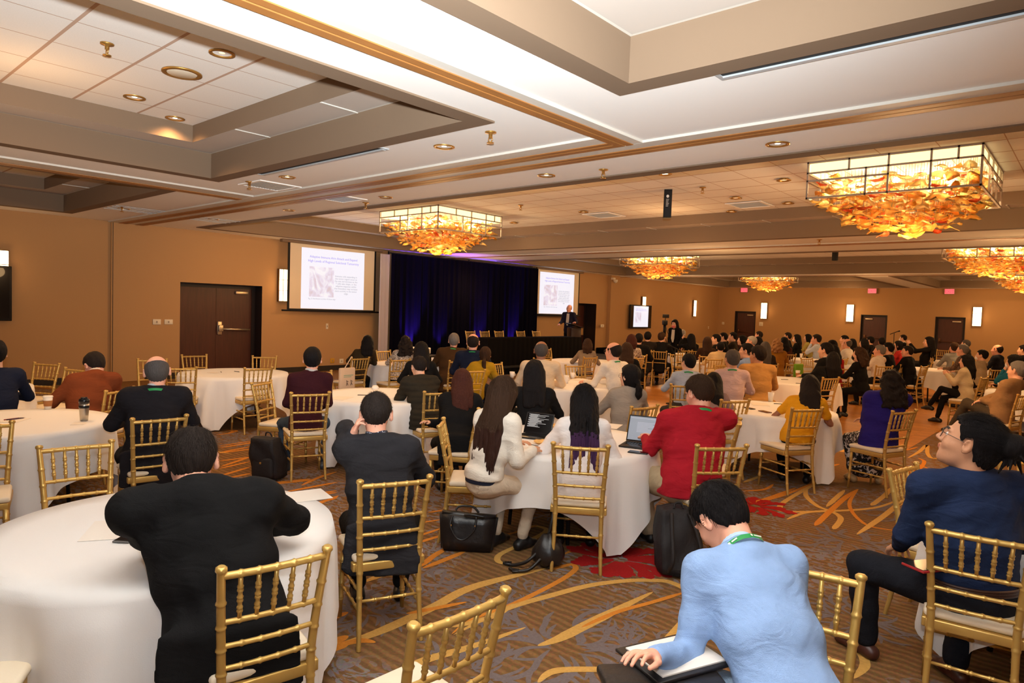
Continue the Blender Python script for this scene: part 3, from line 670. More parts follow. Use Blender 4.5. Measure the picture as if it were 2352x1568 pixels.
def slide_parts(r, y0, y1, z0, z1, x, detail=True):
    """slide picture lying in the plane X=x of r, spanning y0..y1, z0..z1"""
    sl = MB().box((x, y0, z0), (x+.002, y1, z1)).build('slide', M_slide, r); W, H = y1-y0, z1-z0
    Mx = Matrix.Translation((x+.004, 0, 0)) @ Matrix(((0, 0, 1, 0), (1, 0, 0, 0), (0, 1, 0, 0), (0, 0, 0, 1)))
    def T(t, s, u, v, m, nm): text_mesh(t, s, m, nm, sl, Matrix.Translation((0, y0+W*u, z0+H*v)) @ Mx)
    T('Adaptive Immune Arm Attack and Expand', H*.055, .50, .845, M_ttl, 'title_text')
    T('High Levels of Regional Subclonal Tumoricity', H*.055, .50, .775, M_ttl, 'title_text')
    MB().box((x+.0025, y0+W*.12, z0+H*.20), (x+.0035, y0+W*.50, z0+H*.70)).build('slide_picture', M_pic, sl)
    if detail:
        for k, t in enumerate(['Immune cells expanding in', 'the tumor region occur at', 'the site and increase as the', 'T cells take shape, or the', 'adaptive response within', 'that boundary may increase', 'more activity in the tumor', 'edge']):
            T(t, H*.042, .70, .55-k*.042, M_txt, 'body_text')
        T('Fig. 2. Distribution at time of tissue edge', H*.032, .32, .155, M_txt, 'caption_text')
def projection_screen(y0, y1, z0, lab, m0, m1):
    r = empty('projection_screen', (LX+.32, 0, 0)); tag(r, lab, 'screen', 'pull-down projection screens')
    MB().box((0, y0, z0+.05), (.004, y1, CEIL-.016)).build('screen_fabric', M_scr, r)
    e = MB(); e.box((-.006, y0-.06, z0), (.006, y0, CEIL-.02)); e.box((-.006, y1, z0), (.006, y1+.06, CEIL-.02)); e.box((-.006, y0, z0), (.006, y1, z0+.05)); e.build('black_edge', M_black, r)
    MB().tube([(0, y0-.2, z0), (0, y1+.2, z0)], .022, 8).build('weight_bar', M_black, r)
    MB().rbox((-.07, y0-.25, CEIL-.075), (.07, y1+.25, CEIL-.005), .01).build('roller_case', M_tan, r)
    slide_parts(r, y0+m0, y1-m1, z0+.06, CEIL-.16, .005)
projection_screen(9.02, 11.62, 1.62, 'large projection screen with a white slide, left of the black stage curtain', .32, .34)
projection_screen(18.75, 21.4, 1.66, 'smaller looking projection screen behind the speaker, right of the black curtain', .25, .3)
lamp('screen_glow', 'AREA', (LX+.5, 10.3, 2.4), 22, (.85, .85, 1), 1.6, (LX+5, 10.3, 2.0)); lamp('screen_glow', 'AREA', (LX+.5, 20.0, 2.5), 18, (.85, .85, 1), 1.6, (LX+5, 20, 2.0))
# televisions
def tv(y0, y1, z0, z1, lab, on, off=.10):
    r = empty('television', (LX, 0, 0)); tag(r, lab, 'television', 'wall televisions')
    MB().rbox((off, y0, z0), (off+.06, y1, z1), .012).build('casing', M_black, r)
    MB().box((off+.06, y0+.04, z0+.05), (off+.063, y1-.04, z1-.04)).build('display', mat('tv_off', (.006, .006, .007), .12), r)
    MB().box((.003, (y0+y1)/2-.2, (z0+z1)/2-.2), (off, (y0+y1)/2+.2, (z0+z1)/2+.2)).build('wall_bracket', M_black, r)
    if on: slide_parts(r, y0+.28, y1-.30, z0+.06, z1-.05, off+.064, False)
tv(1.2, 3.31, 1.29, 2.33, 'dark switched-off television at the left edge of the photo', False); tv(25.55, 27.4, 1.18, 2.22, 'wall television showing the slide, between stage and far corner', True)
# wall plates
def plate(lab, y, z, w=.12, h=.12, cat='wall switch', x=LX, m=None, back=False):
    if back: r = empty('wall_plate', (y, BY, z), 0); 
    else: r = empty('wall_plate', (x, y, z), PI/2)
    MB().rbox((-w/2, -.012, -h/2), (w/2, -.0005, h/2), .004).build('cover', m or M_plate, r)
    t = MB(); t.box((-.012, -.02, -.02), (.012, -.012, .02)); t.build('toggle', M_exbox, r); tag(r, lab, cat)
q = on_x(360, 739, LX+.0); plate('left of two white wall plates beside the double door', q[1], q[2], .17, .12); q = on_x(387, 739, LX); plate('right of two white wall plates, nearest the double door', q[1], q[2], .18, .11)
q = on_x(751, 749, LX); plate('narrow light plate on the wall below the large screen', q[1], q[2], .07, .15); q = on_x(763, 828, LX); plate('yellow floor-level outlet plate on the wall below the large screen', q[1], q[2], .13, .13, 'outlet', m=mat('yellow_plate', srgb(190, 140, 30), .5))
q = on_x(784, 829, LX); plate('white four-way outlet near the floor under the large screen', q[1], q[2], .13, .13, 'outlet'); q = on_x(1383, 748, LX+.16); plate('white double plate on the wall pier right of the stage door', q[1], q[2], .24, .12, x=LX+.162)
q = on_x(1627, 752, LX); plate('small white plate on the wall just left of the far corner', q[1], q[2], .1, .13)
q = on_y(1661, 742, BY); plate('white plate on the back wall left of the leftmost door', q[0], q[2], .13, .13, back=True); q = on_y(1748, 744, BY); plate('pale thermostat plate under the sconce by the leftmost back door', q[0], q[2], .2, .2, 'thermostat', back=True)
# security camera
r = empty('security_camera', (LX+.16, 24.0, 3.2), 0); tag(r, 'small white dome security camera high on the wall near the pier', 'camera')
MB().box((0.002, -.08, .02), (.12, .08, .10)).build('bracket', M_plate, r); MB().lathe([(.0, .02), (.09, .02), (.10, -.03), (.075, -.09), (.0, -.13)], (.17, 0, 0), 16).build('dome', M_plate, r)

# ------------------------------------------------------------------ stage, drape, panel table, lectern
M_skirt = mat('stage_skirt', (.005, .0045, .0045), .95, spec=.05, bump=.3, bscale=20, stretch=(1, 6, .3)); M_riser = mat('riser_top', (.02, .017, .015), .8)
r = empty('stage_riser', (LX, 0, 0)); tag(r, 'low black skirted stage platform along the left wall in front of the curtain', 'stage')
MB().rbox((.02, 11.9, .18), (3.3, 21.6, .25), .01).build('deck', M_riser, r)
k_ = MB(); n = 160
pts = [(3.28+.018*math.sin(i*1.9), 11.92+9.66*i/n) for i in range(n+1)]
k_.faces([(x, y, .004) for x, y in pts]+[(x, y, .185) for x, y in pts], [(i, i+1, n+2+i, n+1+i) for i in range(n)], 0, True)
k_.box((.05, 11.92, .004), (3.26, 11.94, .18)); k_.box((.05, 21.55, .004), (3.26, 21.57, .18)); k_.build('skirt', M_skirt, r)
r = tag(MB().rbox((LX+.03, 23.2, .006), (LX+1.0, 25.4, .37), .02).build('equipment_case', M_skirt), 'low black covered case along the wall right of the stage', 'case')
def drape_mat():
    return mat('drape_velvet', (.0035, .003, .0075), 1.0, spec=.02)
def drape(name, y0, y1, x, z0, z1, m, lab, cat, amp=.05, per=.26):
    r = empty(name, (x, 0, 0)); tag(r, lab, cat); n = int((y1-y0)/.02); mb = MB(); nz = 8; vs = []
    for j in range(nz+1):
        z = z0+(z1-z0)*j/nz
        for i in range(n+1):
            y = y0+(y1-y0)*i/n; ph = 2*PI*(y-y0)/per + .8*math.sin(y*2.1)
            a = amp*(1-.35*j/nz)
            vs.append((a*math.sin(ph)+.02*math.sin(ph*2.3+1), y, z))
    mb.faces(vs, [(j*(n+1)+i, j*(n+1)+i+1, (j+1)*(n+1)+i+1, (j+1)*(n+1)+i) for j in range(nz) for i in range(n)], 0, True)
    mb.build('cloth', m, r)
    return r
dr = drape('stage_curtain', 12.02, 18.6, LX+.55, .256, 3.3, drape_mat(), 'tall black velvet stage curtain with deep purple light on its folds', 'curtain')
p = MB()
for y in (12.0, 15.2, 18.62): p.tube([(-.08, y, .256), (-.08, y, 3.36)], .025, 8); 
p.tube([(-.08, 12.0, 3.32), (-.08, 18.62, 3.32)], .02, 8); p.build('pipe_frame', M_black, dr)
dw = drape('side_curtain', 11.66, 11.98, LX+.55, .006, 3.26, mat('white_drape', srgb(176, 164, 168), .8), 'narrow greyish white side drape at the left end of the black curtain', 'curtain', .03, .12)
for y, e in ((12.75, 26), (15.6, 14), (17.2, 18), (13.9, 7)):      # small blue up-lights on the stage deck
    r = empty('stage_uplight', (LX+.85, y, .256)); tag(r, 'small black uplight on the stage deck washing the curtain blue', 'stage light', 'stage uplights')
    MB().lathe([(.06, 0), (.07, .02), (.07, .10), (.05, .12), (.0, .12)], n=14).build('can', M_black, r)
    lamp('uplight_beam', 'SPOT', (LX+.85, y, .40), e*34, (.16, .05, 1.0), .05, (LX+.5, y, 1.6), 50, .7)
for y, e in ((13.3, 95), (15.9, 45)): lamp('uplight_beam', 'SPOT', (LX+1.2, y, 2.5), e*1.3, (.42, .10, 1.0), .08, (LX+1.5, y+.7, 3.4), 75, .9)
# panel table
M_bcloth = mat('black_tablecloth', (.0055, .0045, .0045), .95, spec=.05, bump=.25, bscale=8, stretch=(1, 4, .3))
y0, y1, xa, xb = 13.25, 17.6, -13.25, -12.52
mb = MB(); n = 120; lo, hi = [], []
per = [(xb, y0+(y1-y0)*i/n) for i in range(n+1)]+[(xb-(xb-xa)*i/20, y1) for i in range(1, 21)]+[(xa, y1-(y1-y0)*i/n) for i in range(1, n+1)]+[(xa+(xb-xa)*i/20, y0) for i in range(1, 20)]
cx, cy = (xa+xb)/2, (y0+y1)/2; m_ = len(per)
low = [(x+(.015+.015*math.sin(i*1.1))*(1 if x > cx else -1), y, .256) for i, (x, y) in enumerate(per)]; top = [(x, y, 1.02) for x, y in per]
mb.faces(low+top, [(i, (i+1) % m_, m_+(i+1) % m_, m_+i) for i in range(m_)]+[tuple(range(m_, 2*m_))], 0, True)
r = empty('panel_table', (0, 0, 0)); tag(r, 'long panel table under a floor-length black cloth on the stage', 'table'); mb.build('cloth', M_bcloth, r)
t = MB(); t.box((xa+.03, y0+.03, .99), (xb-.03, y1-.03, 1.012)); t.build('tabletop', M_plate, r)
# lectern
M_lect = mat('lectern_wood', srgb(44, 24, 18), .4, var=.3, stretch=(3, 3, .3))
lx, ly = -13.9, 19.05
r = empty('lectern', (lx, ly, .256), math.radians(-35)); tag(r, 'dark wooden lectern on the stage in front of the speaker', 'lectern')
MB().rbox((-.28, -.22, 0), (.28, .22, .04), .01).build('base', M_lect, r); MB().rbox((-.24, -.18, .04), (.24, .18, 1.02), .012).build('body', M_lect, r)
t = MB(); t.box((-.32, -.24, 0), (.32, .26, .03)); o = t.build('slanted_top', M_lect, r, (0, 0, 1.08), (math.radians(-16), 0, 0))
MB().tube([(.1, .1, 1.1), (.1, .12, 1.3), (.1, -.02, 1.42)], [.006, .006, .014], 8).build('microphone', M_black, r)
# sign on the door by the lectern, dark phone
q = on_x(1329, 761, LX-.5); r = tag(MB().rbox((LX-.555, q[1]-.38, q[2]-.15), (LX-.535, q[1]+.38, q[2]+.15), .004).build('notice_board', mat('notice_paper', srgb(206, 158, 100), .6)), 'pale tan notice on the dark door behind the lectern', 'notice')
# projector on a black cart
c = at(968, 806, .82); r = empty('projector_cart', (-10.9, 9.3, 0), math.radians(28)); tag(r, 'black skirted projector cart in front of the stage curtain', 'cart')
MB().rbox((-.36, -.3, .08), (.36, .3, .78), .02).build('skirt', M_skirt, r); MB().rbox((-.38, -.32, .78), (.38, .32, .81), .01).build('top', M_black, r)
for sx in (-.3, .3):
    for sy in (-.24, .24): MB().lathe([(.03, -.04), (.03, .02), (0, .02)], (sx, sy, .045), 10).build('wheel', M_black, r)
r = empty('projector', (-10.9, 9.3, .8115), math.radians(28)); tag(r, 'white data projector on the black cart left of the grey-haired man', 'projector')
MB().rbox((-.27, -.22, .015), (.27, .22, .15), .02).build('body', mat('projector_shell', srgb(232, 226, 214), .5), r); MB().tube([(-.2, .22, .085), (-.2, .25, .085)], .045, 16).build('lens', M_black, r)
g = MB(); [g.box((-.2+.05*k, -.223, .05), (-.17+.05*k, -.2195, .11)) for k in range(8)]; g.build('port', M_exbox, r)
for sx in (-.2, .2): MB().lathe([(.015, 0), (.015, .016), (0, .016)], (sx, 0, 0), 8).build('foot', M_black, r)
# black box hanging from the tiles
r = empty('hanging_speaker', (-5.55, 10.09, 3.9), math.radians(30)); tag(r, 'narrow black box with white symbols hanging from the hall ceiling', 'speaker')
MB().rbox((-.065, -.065, -.46), (.065, .065, -.002), .006).build('housing', M_black, r)
mw = mat('white_print', srgb(214, 206, 196), .5); s_ = MB()
for sx, z, q in ((.0655, -.09, .03), (.0655, -.19, .032), (.0655, -.33, .012)):
    s_.faces([(sx, q*.9*math.cos(a), z+q*math.sin(a)) for a in [2*PI*i/16 for i in range(16)]], [tuple(range(16))])
s_.faces([(.022*math.cos(a)-.005, -.0655, -.115+.025*math.sin(a)) for a in [2*PI*i/16 for i in range(16)]], [tuple(range(16))])
for k in range(6): s_.box((-.03, -.0658, -.17-.022*k), (.018-.006*(k % 3), -.0652, -.163-.022*k))
s_.build('print', mw, r)
r = tag(MB().rbox((-.07, -.07, -.30), (.07, .07, -.002), .01).build('pendant_box', M_black, None, (-6.11, 21.28, 3.9)), 'small black box hanging from the far ceiling tray', 'speaker')
# ------------------------------------------------------------------ gold bamboo-style banquet chairs
M_goldp = mat('chair_gold', srgb(200, 162, 88), .36, metal=.5, spec=.5, var=.10, vscale=8); M_cush = mat('seat_cushion', srgb(232, 216, 190), .8, bump=.1, bscale=60)
def bamboo(mb, p, q, r0, r1, knots, n=10):
    p, q = Vector(p), Vector(q); L = (q-p).length; ts = [0]; rs = [r0]
    for k in knots:
        w = .009/L; bump = .0028 + .12*r0
        for dt, e in ((-1.6*w, 0), (-.9*w, bump), (-.25*w, bump*.55), (0, bump*.3), (.25*w, bump*.55), (.9*w, bump), (1.6*w, 0)):
            ts.append(k+dt); rs.append(r0+(r1-r0)*(k+dt)+e)
    ts.append(1); rs.append(r1)
    mb.tube([p+(q-p)*t for t in ts], rs, n)
def post_curve(sx):
    # rear leg and back post in one sweep
    return [(sx*.172, -.255, 0), (sx*.165, -.215, .22), (sx*.163, -.195, .44), (sx*.168, -.205, .58), (sx*.178, -.235, .74), (sx*.189, -.272, .905)]
def build_chair():
    r = empty('banquet_chair')
    s = MB(); s.rbox((-.195, -.185, .452), (.195, .205, .492), .018, 3)
    for v in s.bm.verts:
        v.co.x *= (1+.06*(v.co.y+.18)/.4); v.co.z += .010*math.cos(v.co.x*7)*math.cos(v.co.y*7) if v.co.z > .47 else 0
    s.build('seat', M_cush, r)
    f = MB(); f.rbox((-.195, .165, .405), (.195, .19, .452), .006); f.rbox((-.185, -.20, .405), (.185, -.178, .452), .006)
    f.rbox((-.20, -.19, .405), (-.178, .18, .452), .006); f.rbox((.178, -.19, .405), (.20, .18, .452), .006); f.box((-.18, -.18, .44), (.18, .17, .451)); f.build('seat_frame', M_goldp, r)
    for sx in (-1, 1):
        m = MB(); bamboo(m, (sx*.178, .178, .41), (sx*.188, .192, 0), .016, .0125, (.18, .52, .72)); m.build('leg', M_goldp, r)
        m = MB(); pts = smooth_line(post_curve(sx), 8); rad = []
        zs = [p[2] for p in pts]
        out, rad = [], []
        for i, p in enumerate(pts):
            out.append(tuple(p)); rad.append(.0125+.0045*min(1, p[2]/.45) - .002*max(0, (p[2]-.5)/.4))
        # knots: refine
        P, R_ = [], []
        L = [Vector(p) for p in out]
        for zk in (.115, .27, .36, .50, .575, .655, .735, .815): pass
        dense = []
        for i in range(len(L)-1):
            for k in range(4): dense.append((L[i].lerp(L[i+1], k/4), rad[i]+(rad[i+1]-rad[i])*k/4))
        dense.append((L[-1], rad[-1]))
        for v, rr in dense:
            e = max([math.exp(-((v.z-zk)/.005)**2) for zk in (.115, .27, .40, .505, .60, .69, .785)])
            P.append(v); R_.append(rr+.0042*e)
        P.append(L[-1]+Vector((0, -.002, .008))); R_.append(.021); P.append(L[-1]+Vector((0, -.003, .018))); R_.append(.020); P.append(L[-1]+Vector((0, -.004, .024))); R_.append(.012)
        m.tube(P, R_, 10); m.build('back_post', M_goldp, r)
    def xat(z):
        pts = smooth_line(post_curve(1), 20); b = min(pts, key=lambda p: abs(p[2]-z)); return b[0], b[1]
    def rail(z, rad, nm, kn, bow=.012):
        x, y = xat(z); m = MB(); n = 24; P, R_ = [], []
        for i in range(n*3+1):
            u = -1+2*i/(n*3); e = max([math.exp(-((u-k)*x/.005)**2) for k in kn]); P.append((u*x, y-bow*(1-u*u), z)); R_.append(rad+.0035*e)
        m.tube(P, R_, 10); m.build(nm, M_goldp, r)
    kn = (-.66, -.33, 0, .33, .66)
    rail(.890, .0135, 'top_rail', kn); rail(.708, .0105, 'back_rail', kn); rail(.612, .0098, 'back_rail', (-.6, -.2, .2, .6)); rail(.525, .0098, 'back_rail', (-.6, -.2, .2, .6))
    for u in kn:
        x1, y1 = xat(.885); x0, y0 = xat(.712); m = MB()
        bow = .012*(1-u*u)
        bamboo(m, (u*x0, y0-bow, .712), (u*x1, y1-bow, .888), .008, .0085, (.22, .45, .68), 8); m.build('spindle', M_goldp, r)
    xa, ya = xat(.27); xb, yb = xat(.18)
    for sx in (-1, 1):
        for z in (.30, .20):
            xx, yy = xat(z); m = MB(); bamboo(m, (sx*xx, yy, z), (sx*.182, .184, z), .0085, .0085, (.2, .4, .6, .8), 8); m.build('stretcher', M_goldp, r)
    m = MB(); bamboo(m, (-xa, ya, .25), (xa, ya, .25), .0085, .0085, (.25, .5, .75), 8); m.build('stretcher', M_goldp, r)
    m = MB(); bamboo(m, (-.182, .184, .25), (.182, .184, .25), .0085, .0085, (.25, .5, .75), 8); m.build('stretcher', M_goldp, r)
    return r
chair0 = build_chair(); KIDS[chair0.name] = list(chair0.children); first = [True]
CHAIRS = {}
def chair(key, label, L=None, R=None, face='away', mid=None, ang=None, xy=None, z0=0.0, group='gold bamboo-style banquet chairs', s=1.0):
    """L,R: where the tops of the left and right back posts show; else mid + heading"""
    zt = z0+.92
    if L is not None:
        a, b = at(*L, zt), at(*R, zt); c = (a+b)/2; d = b-a
        if face == 'toward': d = -d
        th = math.atan2(d[1], d[0])
        if ang is not None: th = math.radians(ang-90)
    else:
        th = math.radians(ang-90); c = at(*mid, zt) if mid is not None else np.array([*xy, 0])
    fwd = np.array([-math.sin(th), math.cos(th)])
    p = c[:2]+fwd*.272 if (L is not None or mid is not None) else c[:2]
    o = chair0 if first[0] else copy_tree(chair0); first[0] = False
    o.location = (p[0], p[1], z0+.001); o.rotation_euler = (0, 0, th); o.scale = (s, s, s)
    tag(o, label, 'chair', group); CHAIRS[key] = (np.array([p[0], p[1]]), math.degrees(th)+90)
    return o
chair('suit', 'gold chair behind the man in the black suit at the nearest table', (512, 1305), (748, 1258))
chair('near', 'empty gold chair cut by the bottom edge in the lower middle', (946, 1437), (1162, 1352))
chair('charcoal', 'gold chair of the man in the charcoal jacket who touches his ear', (829, 1105), (985, 1093))
chair('c4', 'empty gold chair between the nearest table and the table with the steel tumbler', (93, 1026), (254, 1012), 'toward')
chair('c5', 'gold chair of which only a cream seat corner shows in the lower left corner', ang=60, xy=tuple((at(15, 1560, .47)[:2]+np.array([-.12, -.10]))))
chair('c6', 'gold chair with only seat and front leg showing at the left edge', ang=-15, xy=tuple((at(-10, 1140, .47)[:2]+np.array([-.08, -.10]))))
chair('lanyard', 'gold chair behind the grey-haired man with the green lanyard', (304, 962), (428, 953))
chair('rust', 'gold chair beside the rust jacket man, half behind the green-lanyard man', (242, 898), (308, 888))
chair('c8', 'empty gold chair at the left by the wall, facing the camera', (80, 832), (135, 835), 'toward')
chair('c9', 'gold chair of which one back post shows at the left edge of the photo', mid=(-16, 868), ang=120)
chair('c10', 'pale gold chair mostly hidden behind the man in the rust jacket', mid=(174, 846), ang=-70)
chair('Ca', 'empty gold chair in front of the left leaf of the double door', (417, 815), (475, 814), 'toward')
chair('Cb', 'empty gold chair by the right edge of the double door', (583, 817), (632, 818), 'toward')
chair('Cc', 'empty gold chair at the near side of the table by the double door', (563, 845), (624, 843))
chair('Cd', 'empty gold chair just right of the grey-haired man with the green lanyard', (388, 843), (442, 843))
chair('Ce', 'gold chair hidden behind the head of the grey-haired man with the green lanyard', (327, 824), (372, 824), 'toward')
chair('c12', 'empty gold chair seen edge-on left of the man in the maroon shirt', mid=(601, 877), ang=30)
chair('maroon', 'gold chair behind the man in the maroon shirt and jeans', (669, 902), (756, 900))
chair('c14', 'empty gold chair half hidden beyond the man in the maroon shirt', (712, 854), (757, 851), 'toward')
chair('puffer', 'gold chair of the man in the quilted olive jacket', (978, 900), (1046, 897), ang=away(1011)+22)
chair('tote', 'gold chair with a printed cloth bag hanging on it', (806, 822), (849, 820))
chair('c17', 'empty gold chair just right of the woman with the bag, before the curtain', (868, 805), (893, 804), 'toward')
chair('lace', 'gold chair behind the curly-haired woman in the patterned white top', (898, 825), (941, 824))
chair('brown', 'gold chair behind the grey-haired man in the brown jacket', (1034, 828), (1073, 827))
chair('mustard', 'gold chair behind the woman in the mustard cardigan', (1072, 850), (1106, 849))
chair('c20', 'empty gold chair right of the woman in the mustard cardigan', (1122, 835), (1155, 832), 'toward')
for k, (a, b, lab) in enumerate([((1067, 761), (1093, 760), 'leftmost gold chair on the stage, behind the end of the black panel table'), ((1101, 759), (1125, 759), 'second gold chair from the left behind the black panel table'), ((1134, 759), (1158, 759), 'middle gold chair of the five behind the black panel table'), ((1185, 759), (1206, 759), 'fourth gold chair from the left behind the black panel table'), ((1222, 759), (1241, 759), 'gold chair behind the panel table nearest the lectern')]):
    p = at((a[0]+b[0])/2, 760, 1.17); chair('panel%d' % k, lab, ang=0, xy=(p[0]+.27, p[1]), z0=.25, group='gold chairs on the stage')
chair('bald', 'gold chair at the far table in front of the bald man in the pale shirt', (1242, 801), (1267, 800), 'toward')
chair('bald2', 'gold chair before the stage, just left of the bald man\'s head', (1226, 822), (1266, 822))
chair('greysw', 'gold chair behind the woman in the grey sweater', (1335, 820), (1377, 819))
chair('c24', 'empty gold chair in front of the woman in the grey sweater', (1298, 838), (1345, 838), 'toward')
chair('c25', 'gold chair with a cream bag on its seat, right of the floral-shirted woman', (1484, 799), (1517, 800))
chair('floral', 'gold chair behind the woman in the floral shirt', (1452, 822), (1488, 819))
chair('c27', 'gold chair behind the long-haired woman near the standing camera operator', (1556, 803), (1592, 804))
chair('c27b', 'gold chair beside the microphone stand at the table with coffee cups', (1543, 812), (1564, 812), 'toward')
chair('cream', 'gold chair behind the man in the cream jacket', (1619, 823), (1662, 824))
chair('c28', 'empty gold chair just right of the cream jacket man, edge turned to the camera', (1648, 837), (1671, 837), 'toward')
chair('ltblue', 'gold chair behind the man in the light blue shirt by the dance floor', (1545, 882), (1603, 884))
chair('gblazer', 'gold chair of the woman in the grey blazer, one post showing at her right', (1450, 934), (1511, 929))
chair('red', 'gold chair behind the man in the red shirt', (1605, 1022), (1711, 1022))
chair('mauve', 'gold chair of the long-haired person in mauve behind the man in red', (1660, 918), (1718, 917))
chair('c32', 'gold chair seen edge-on at the right shoulder of the man in red', mid=(1698, 968), ang=away(1698)+88)
chair('yellow', 'gold chair behind the woman in the yellow shirt', (1820, 937), (1888, 936))
chair('royal', 'gold chair behind the woman in the royal blue cardigan', (2050, 944), (2104, 941))
chair('c35', 'gold chair between the woman in yellow and the woman in royal blue', (1886, 867), (1931, 866))
chair('bun', 'gold chair behind the man with the bun and navy shirt', (2141, 1203), (2366, 1243))
chair('c37', 'empty gold chair in front of the man with the bun', (2048, 1077), (2102, 1064), 'toward')
chair('blue', 'empty gold chair half hidden behind the man in the pale blue shirt', ang=-77, xy=(-.73, 2.33))
chair('c39', 'gold chair cut by the right edge of the photo beyond the bun man', (2331, 1055), (2392, 1058), 'toward')
chair('khaki', 'gold chair of the seated woman with crossed legs in the beige jacket', mid=(2261, 866), ang=away(2261)+75)
chair('bsuit', 'gold chair seen edge-on behind the black suit man at right', mid=(2124, 840), ang=away(2124)+70)
chair('wshirt', 'gold chair behind the grey-haired man in the white shirt', (2010, 839), (2053, 840))
chair('c43', 'empty gold chair near the table before the rightmost back door', mid=(2166, 803), ang=away(2166)+160)
chair('c44', 'gold chair beside the raised-hand woman before the rightmost back door', mid=(2146, 815), ang=away(2146)+90)
chair('c45', 'gold chair behind the man in the grey sweater', mid=(2292, 848), ang=away(2292)+45)
chair('c46', 'pale gold chair left of the seated row before the leftmost back door', (1599, 788), (1619, 788), 'toward')
chair('c47', 'gold chair between the tan jacket man and the woman in the gold jacket', (1815, 835), (1832, 835))
chair('c48', 'small gold chair beyond the light blue shirt man with crossed legs', (1842, 822), (1864, 822), 'toward')
chair('c49', 'gold chair at the right edge under the brown jacket man', mid=(2352, 905), ang=away(2352)+70)
chair('tweed', 'gold chair seen from the side under the woman in the white tweed jacket', ang=42, xy=(-3.73, 3.83))
chair('white', 'gold chair behind the woman with purple hair ends and white shirt', (1275, 1017), (1393, 1024))
q_ = (at(1022, 938, .92)+at(1075, 936, .92))/2; a_ = math.radians(away(1050)); chair('auburn', 'gold chair under the auburn-haired woman in black', ang=away(1050)+72, xy=(q_[0]+.27*math.cos(a_), q_[1]+.27*math.sin(a_)))

# ------------------------------------------------------------------ round tables and square white cloths
M_cloth = mat('white_cloth', srgb(238, 234, 230), .85, bump=.06, bscale=220, sheen=.2); M_ttop = mat('plywood', srgb(150, 110, 70), .6); M_tleg = mat('table_leg_black', (.015, .014, .014), .5)
def table_proto():
    r = empty('round_table'); MB().lathe([(.0, .72), (.755, .72), (.76, .725), (.76, .740), (.755, .745), (.0, .745)], n=48).build('tabletop', M_ttop, r)
    for k in range(4):
        a = PI/4+k*PI/2; m = MB(); m.tube([(.42*math.cos(a), .42*math.sin(a), .72), (.46*math.cos(a), .46*math.sin(a), .008)], .016, 8); m.tube([(.42*math.cos(a), .42*math.sin(a), .70), (.42*math.cos(a+PI/2), .42*math.sin(a+PI/2), .70)], .012, 6); m.build('leg', M_tleg, r)
    return r
def cloth_mesh(seed):
    rs = random.Random(seed); n, nr, ns = 240, 6, 14; vs, fs = [], []; S = 1.14
    ph = [rs.uniform(0, 6.28) for _ in range(6)]; nf = rs.choice((11, 12, 13)); vs.append((0, 0, .7475))
    prof = []
    for i in range(n):
        a = 2*PI*i/n; ov = min(.735, S/max(abs(math.cos(a)), abs(math.sin(a)))-.765); prof.append((a, max(.28, ov)))
    for k in range(1, nr+1):
        for a, ov in prof: vs.append((.762*k/nr*math.cos(a), .762*k/nr*math.sin(a), .7475))
    for j in range(1, ns+1):
        t = j/ns
        for a, ov in prof:
            d = ov*t; q = min(1, d/.12)
            amp = .010+.085*(d/.5)
            w = .25*math.sin(3*a+ph[4])+math.sin(nf*a+ph[0]+.9*math.sin(2*a+ph[1]))*.6+math.sin((nf*2+1)*a+ph[2])*.22+math.sin(5*a+ph[3])*.3
            r = .766+.014*q+.035*d+amp*w*q*.75
            r = max(r, .768)
            vs.append((r*math.cos(a), r*math.sin(a), .7475-.006*(1-q)-d+(.008*q)))
    for i in range(n): fs.append((0, 1+i, 1+(i+1) % n))
    for j in range(nr+ns-1):
        o = 1+j*n
        for i in range(n): fs.append((o+i, o+n+i, o+n+(i+1) % n, o+(i+1) % n))
    me = bpy.data.meshes.new('tablecloth'); me.from_pydata(vs, [], fs); me.materials.append(M_cloth)
    me.polygons.foreach_set('use_smooth', [True]*len(me.polygons)); me.update()
    return me
CL = [cloth_mesh(k) for k in (11, 12, 13, 14)]
T0 = table_proto(); KIDS[T0.name] = list(T0.children); tf = [True]; TAB = {}
def table(key, xy, corner, where):
    o = T0 if tf[0] else copy_tree(T0); tf[0] = False
    o.location = (xy[0], xy[1], .001); o.rotation_euler = (0, 0, math.radians(corner+20)); tag(o, 'round table under the cloth '+where, 'table', 'round tables')
    c = link('tablecloth', CL[len(TAB) % 4], None, (xy[0], xy[1], .001), (0, 0, math.radians(corner-45)))
    tag(c, 'white tablecloth '+where, 'tablecloth', 'white tablecloths on round tables'); TAB[key] = np.array(xy)
def cdir(xy, px, py, z=.1):   # heading of the cloth corner that shows at this pixel
    p = at(px, py, z); return math.degrees(math.atan2(p[1]-xy[1], p[0]-xy[0]))
table('A', (-3.29, 1.30), -58, 'of the nearest table, in front of the black suit man'); table('B', (-6.86, 1.42), -100, 'of the left table with the steel tumbler')
table('C', (-9.73, 4.79), cdir((-9.73, 4.79), 482, 980), 'of the empty table before the double door'); table('D', (-6.52, 5.02), 10, 'of the table between the maroon and quilted jacket men')
table('E', (-3.37, 4.57), cdir((-3.37, 4.57), 1415, 1255), 'of the table with the laptop and tablet'); table('F', (-2.99, 8.10), -20, 'of the table where the woman in yellow sits')
table('G', (-6.05, 7.98), 20, 'of the table under the arm of the glasses man'); table('H', (-8.62, 12.29), 30, 'of the table before the stage with the grey sweater woman')
table('I', at(945, 834, .76)[:2], -40, 'of the table near the projector cart'); table('J', (-9.63, 1.47), 0, 'of the table cut by the left edge of the photo')
table('K', (-4.10, 12.21), -30, 'of the table right of the tan jacket man'); table('L', at(1650, 829.5, .76)[:2], 15, 'of the table before the cream jacket man')
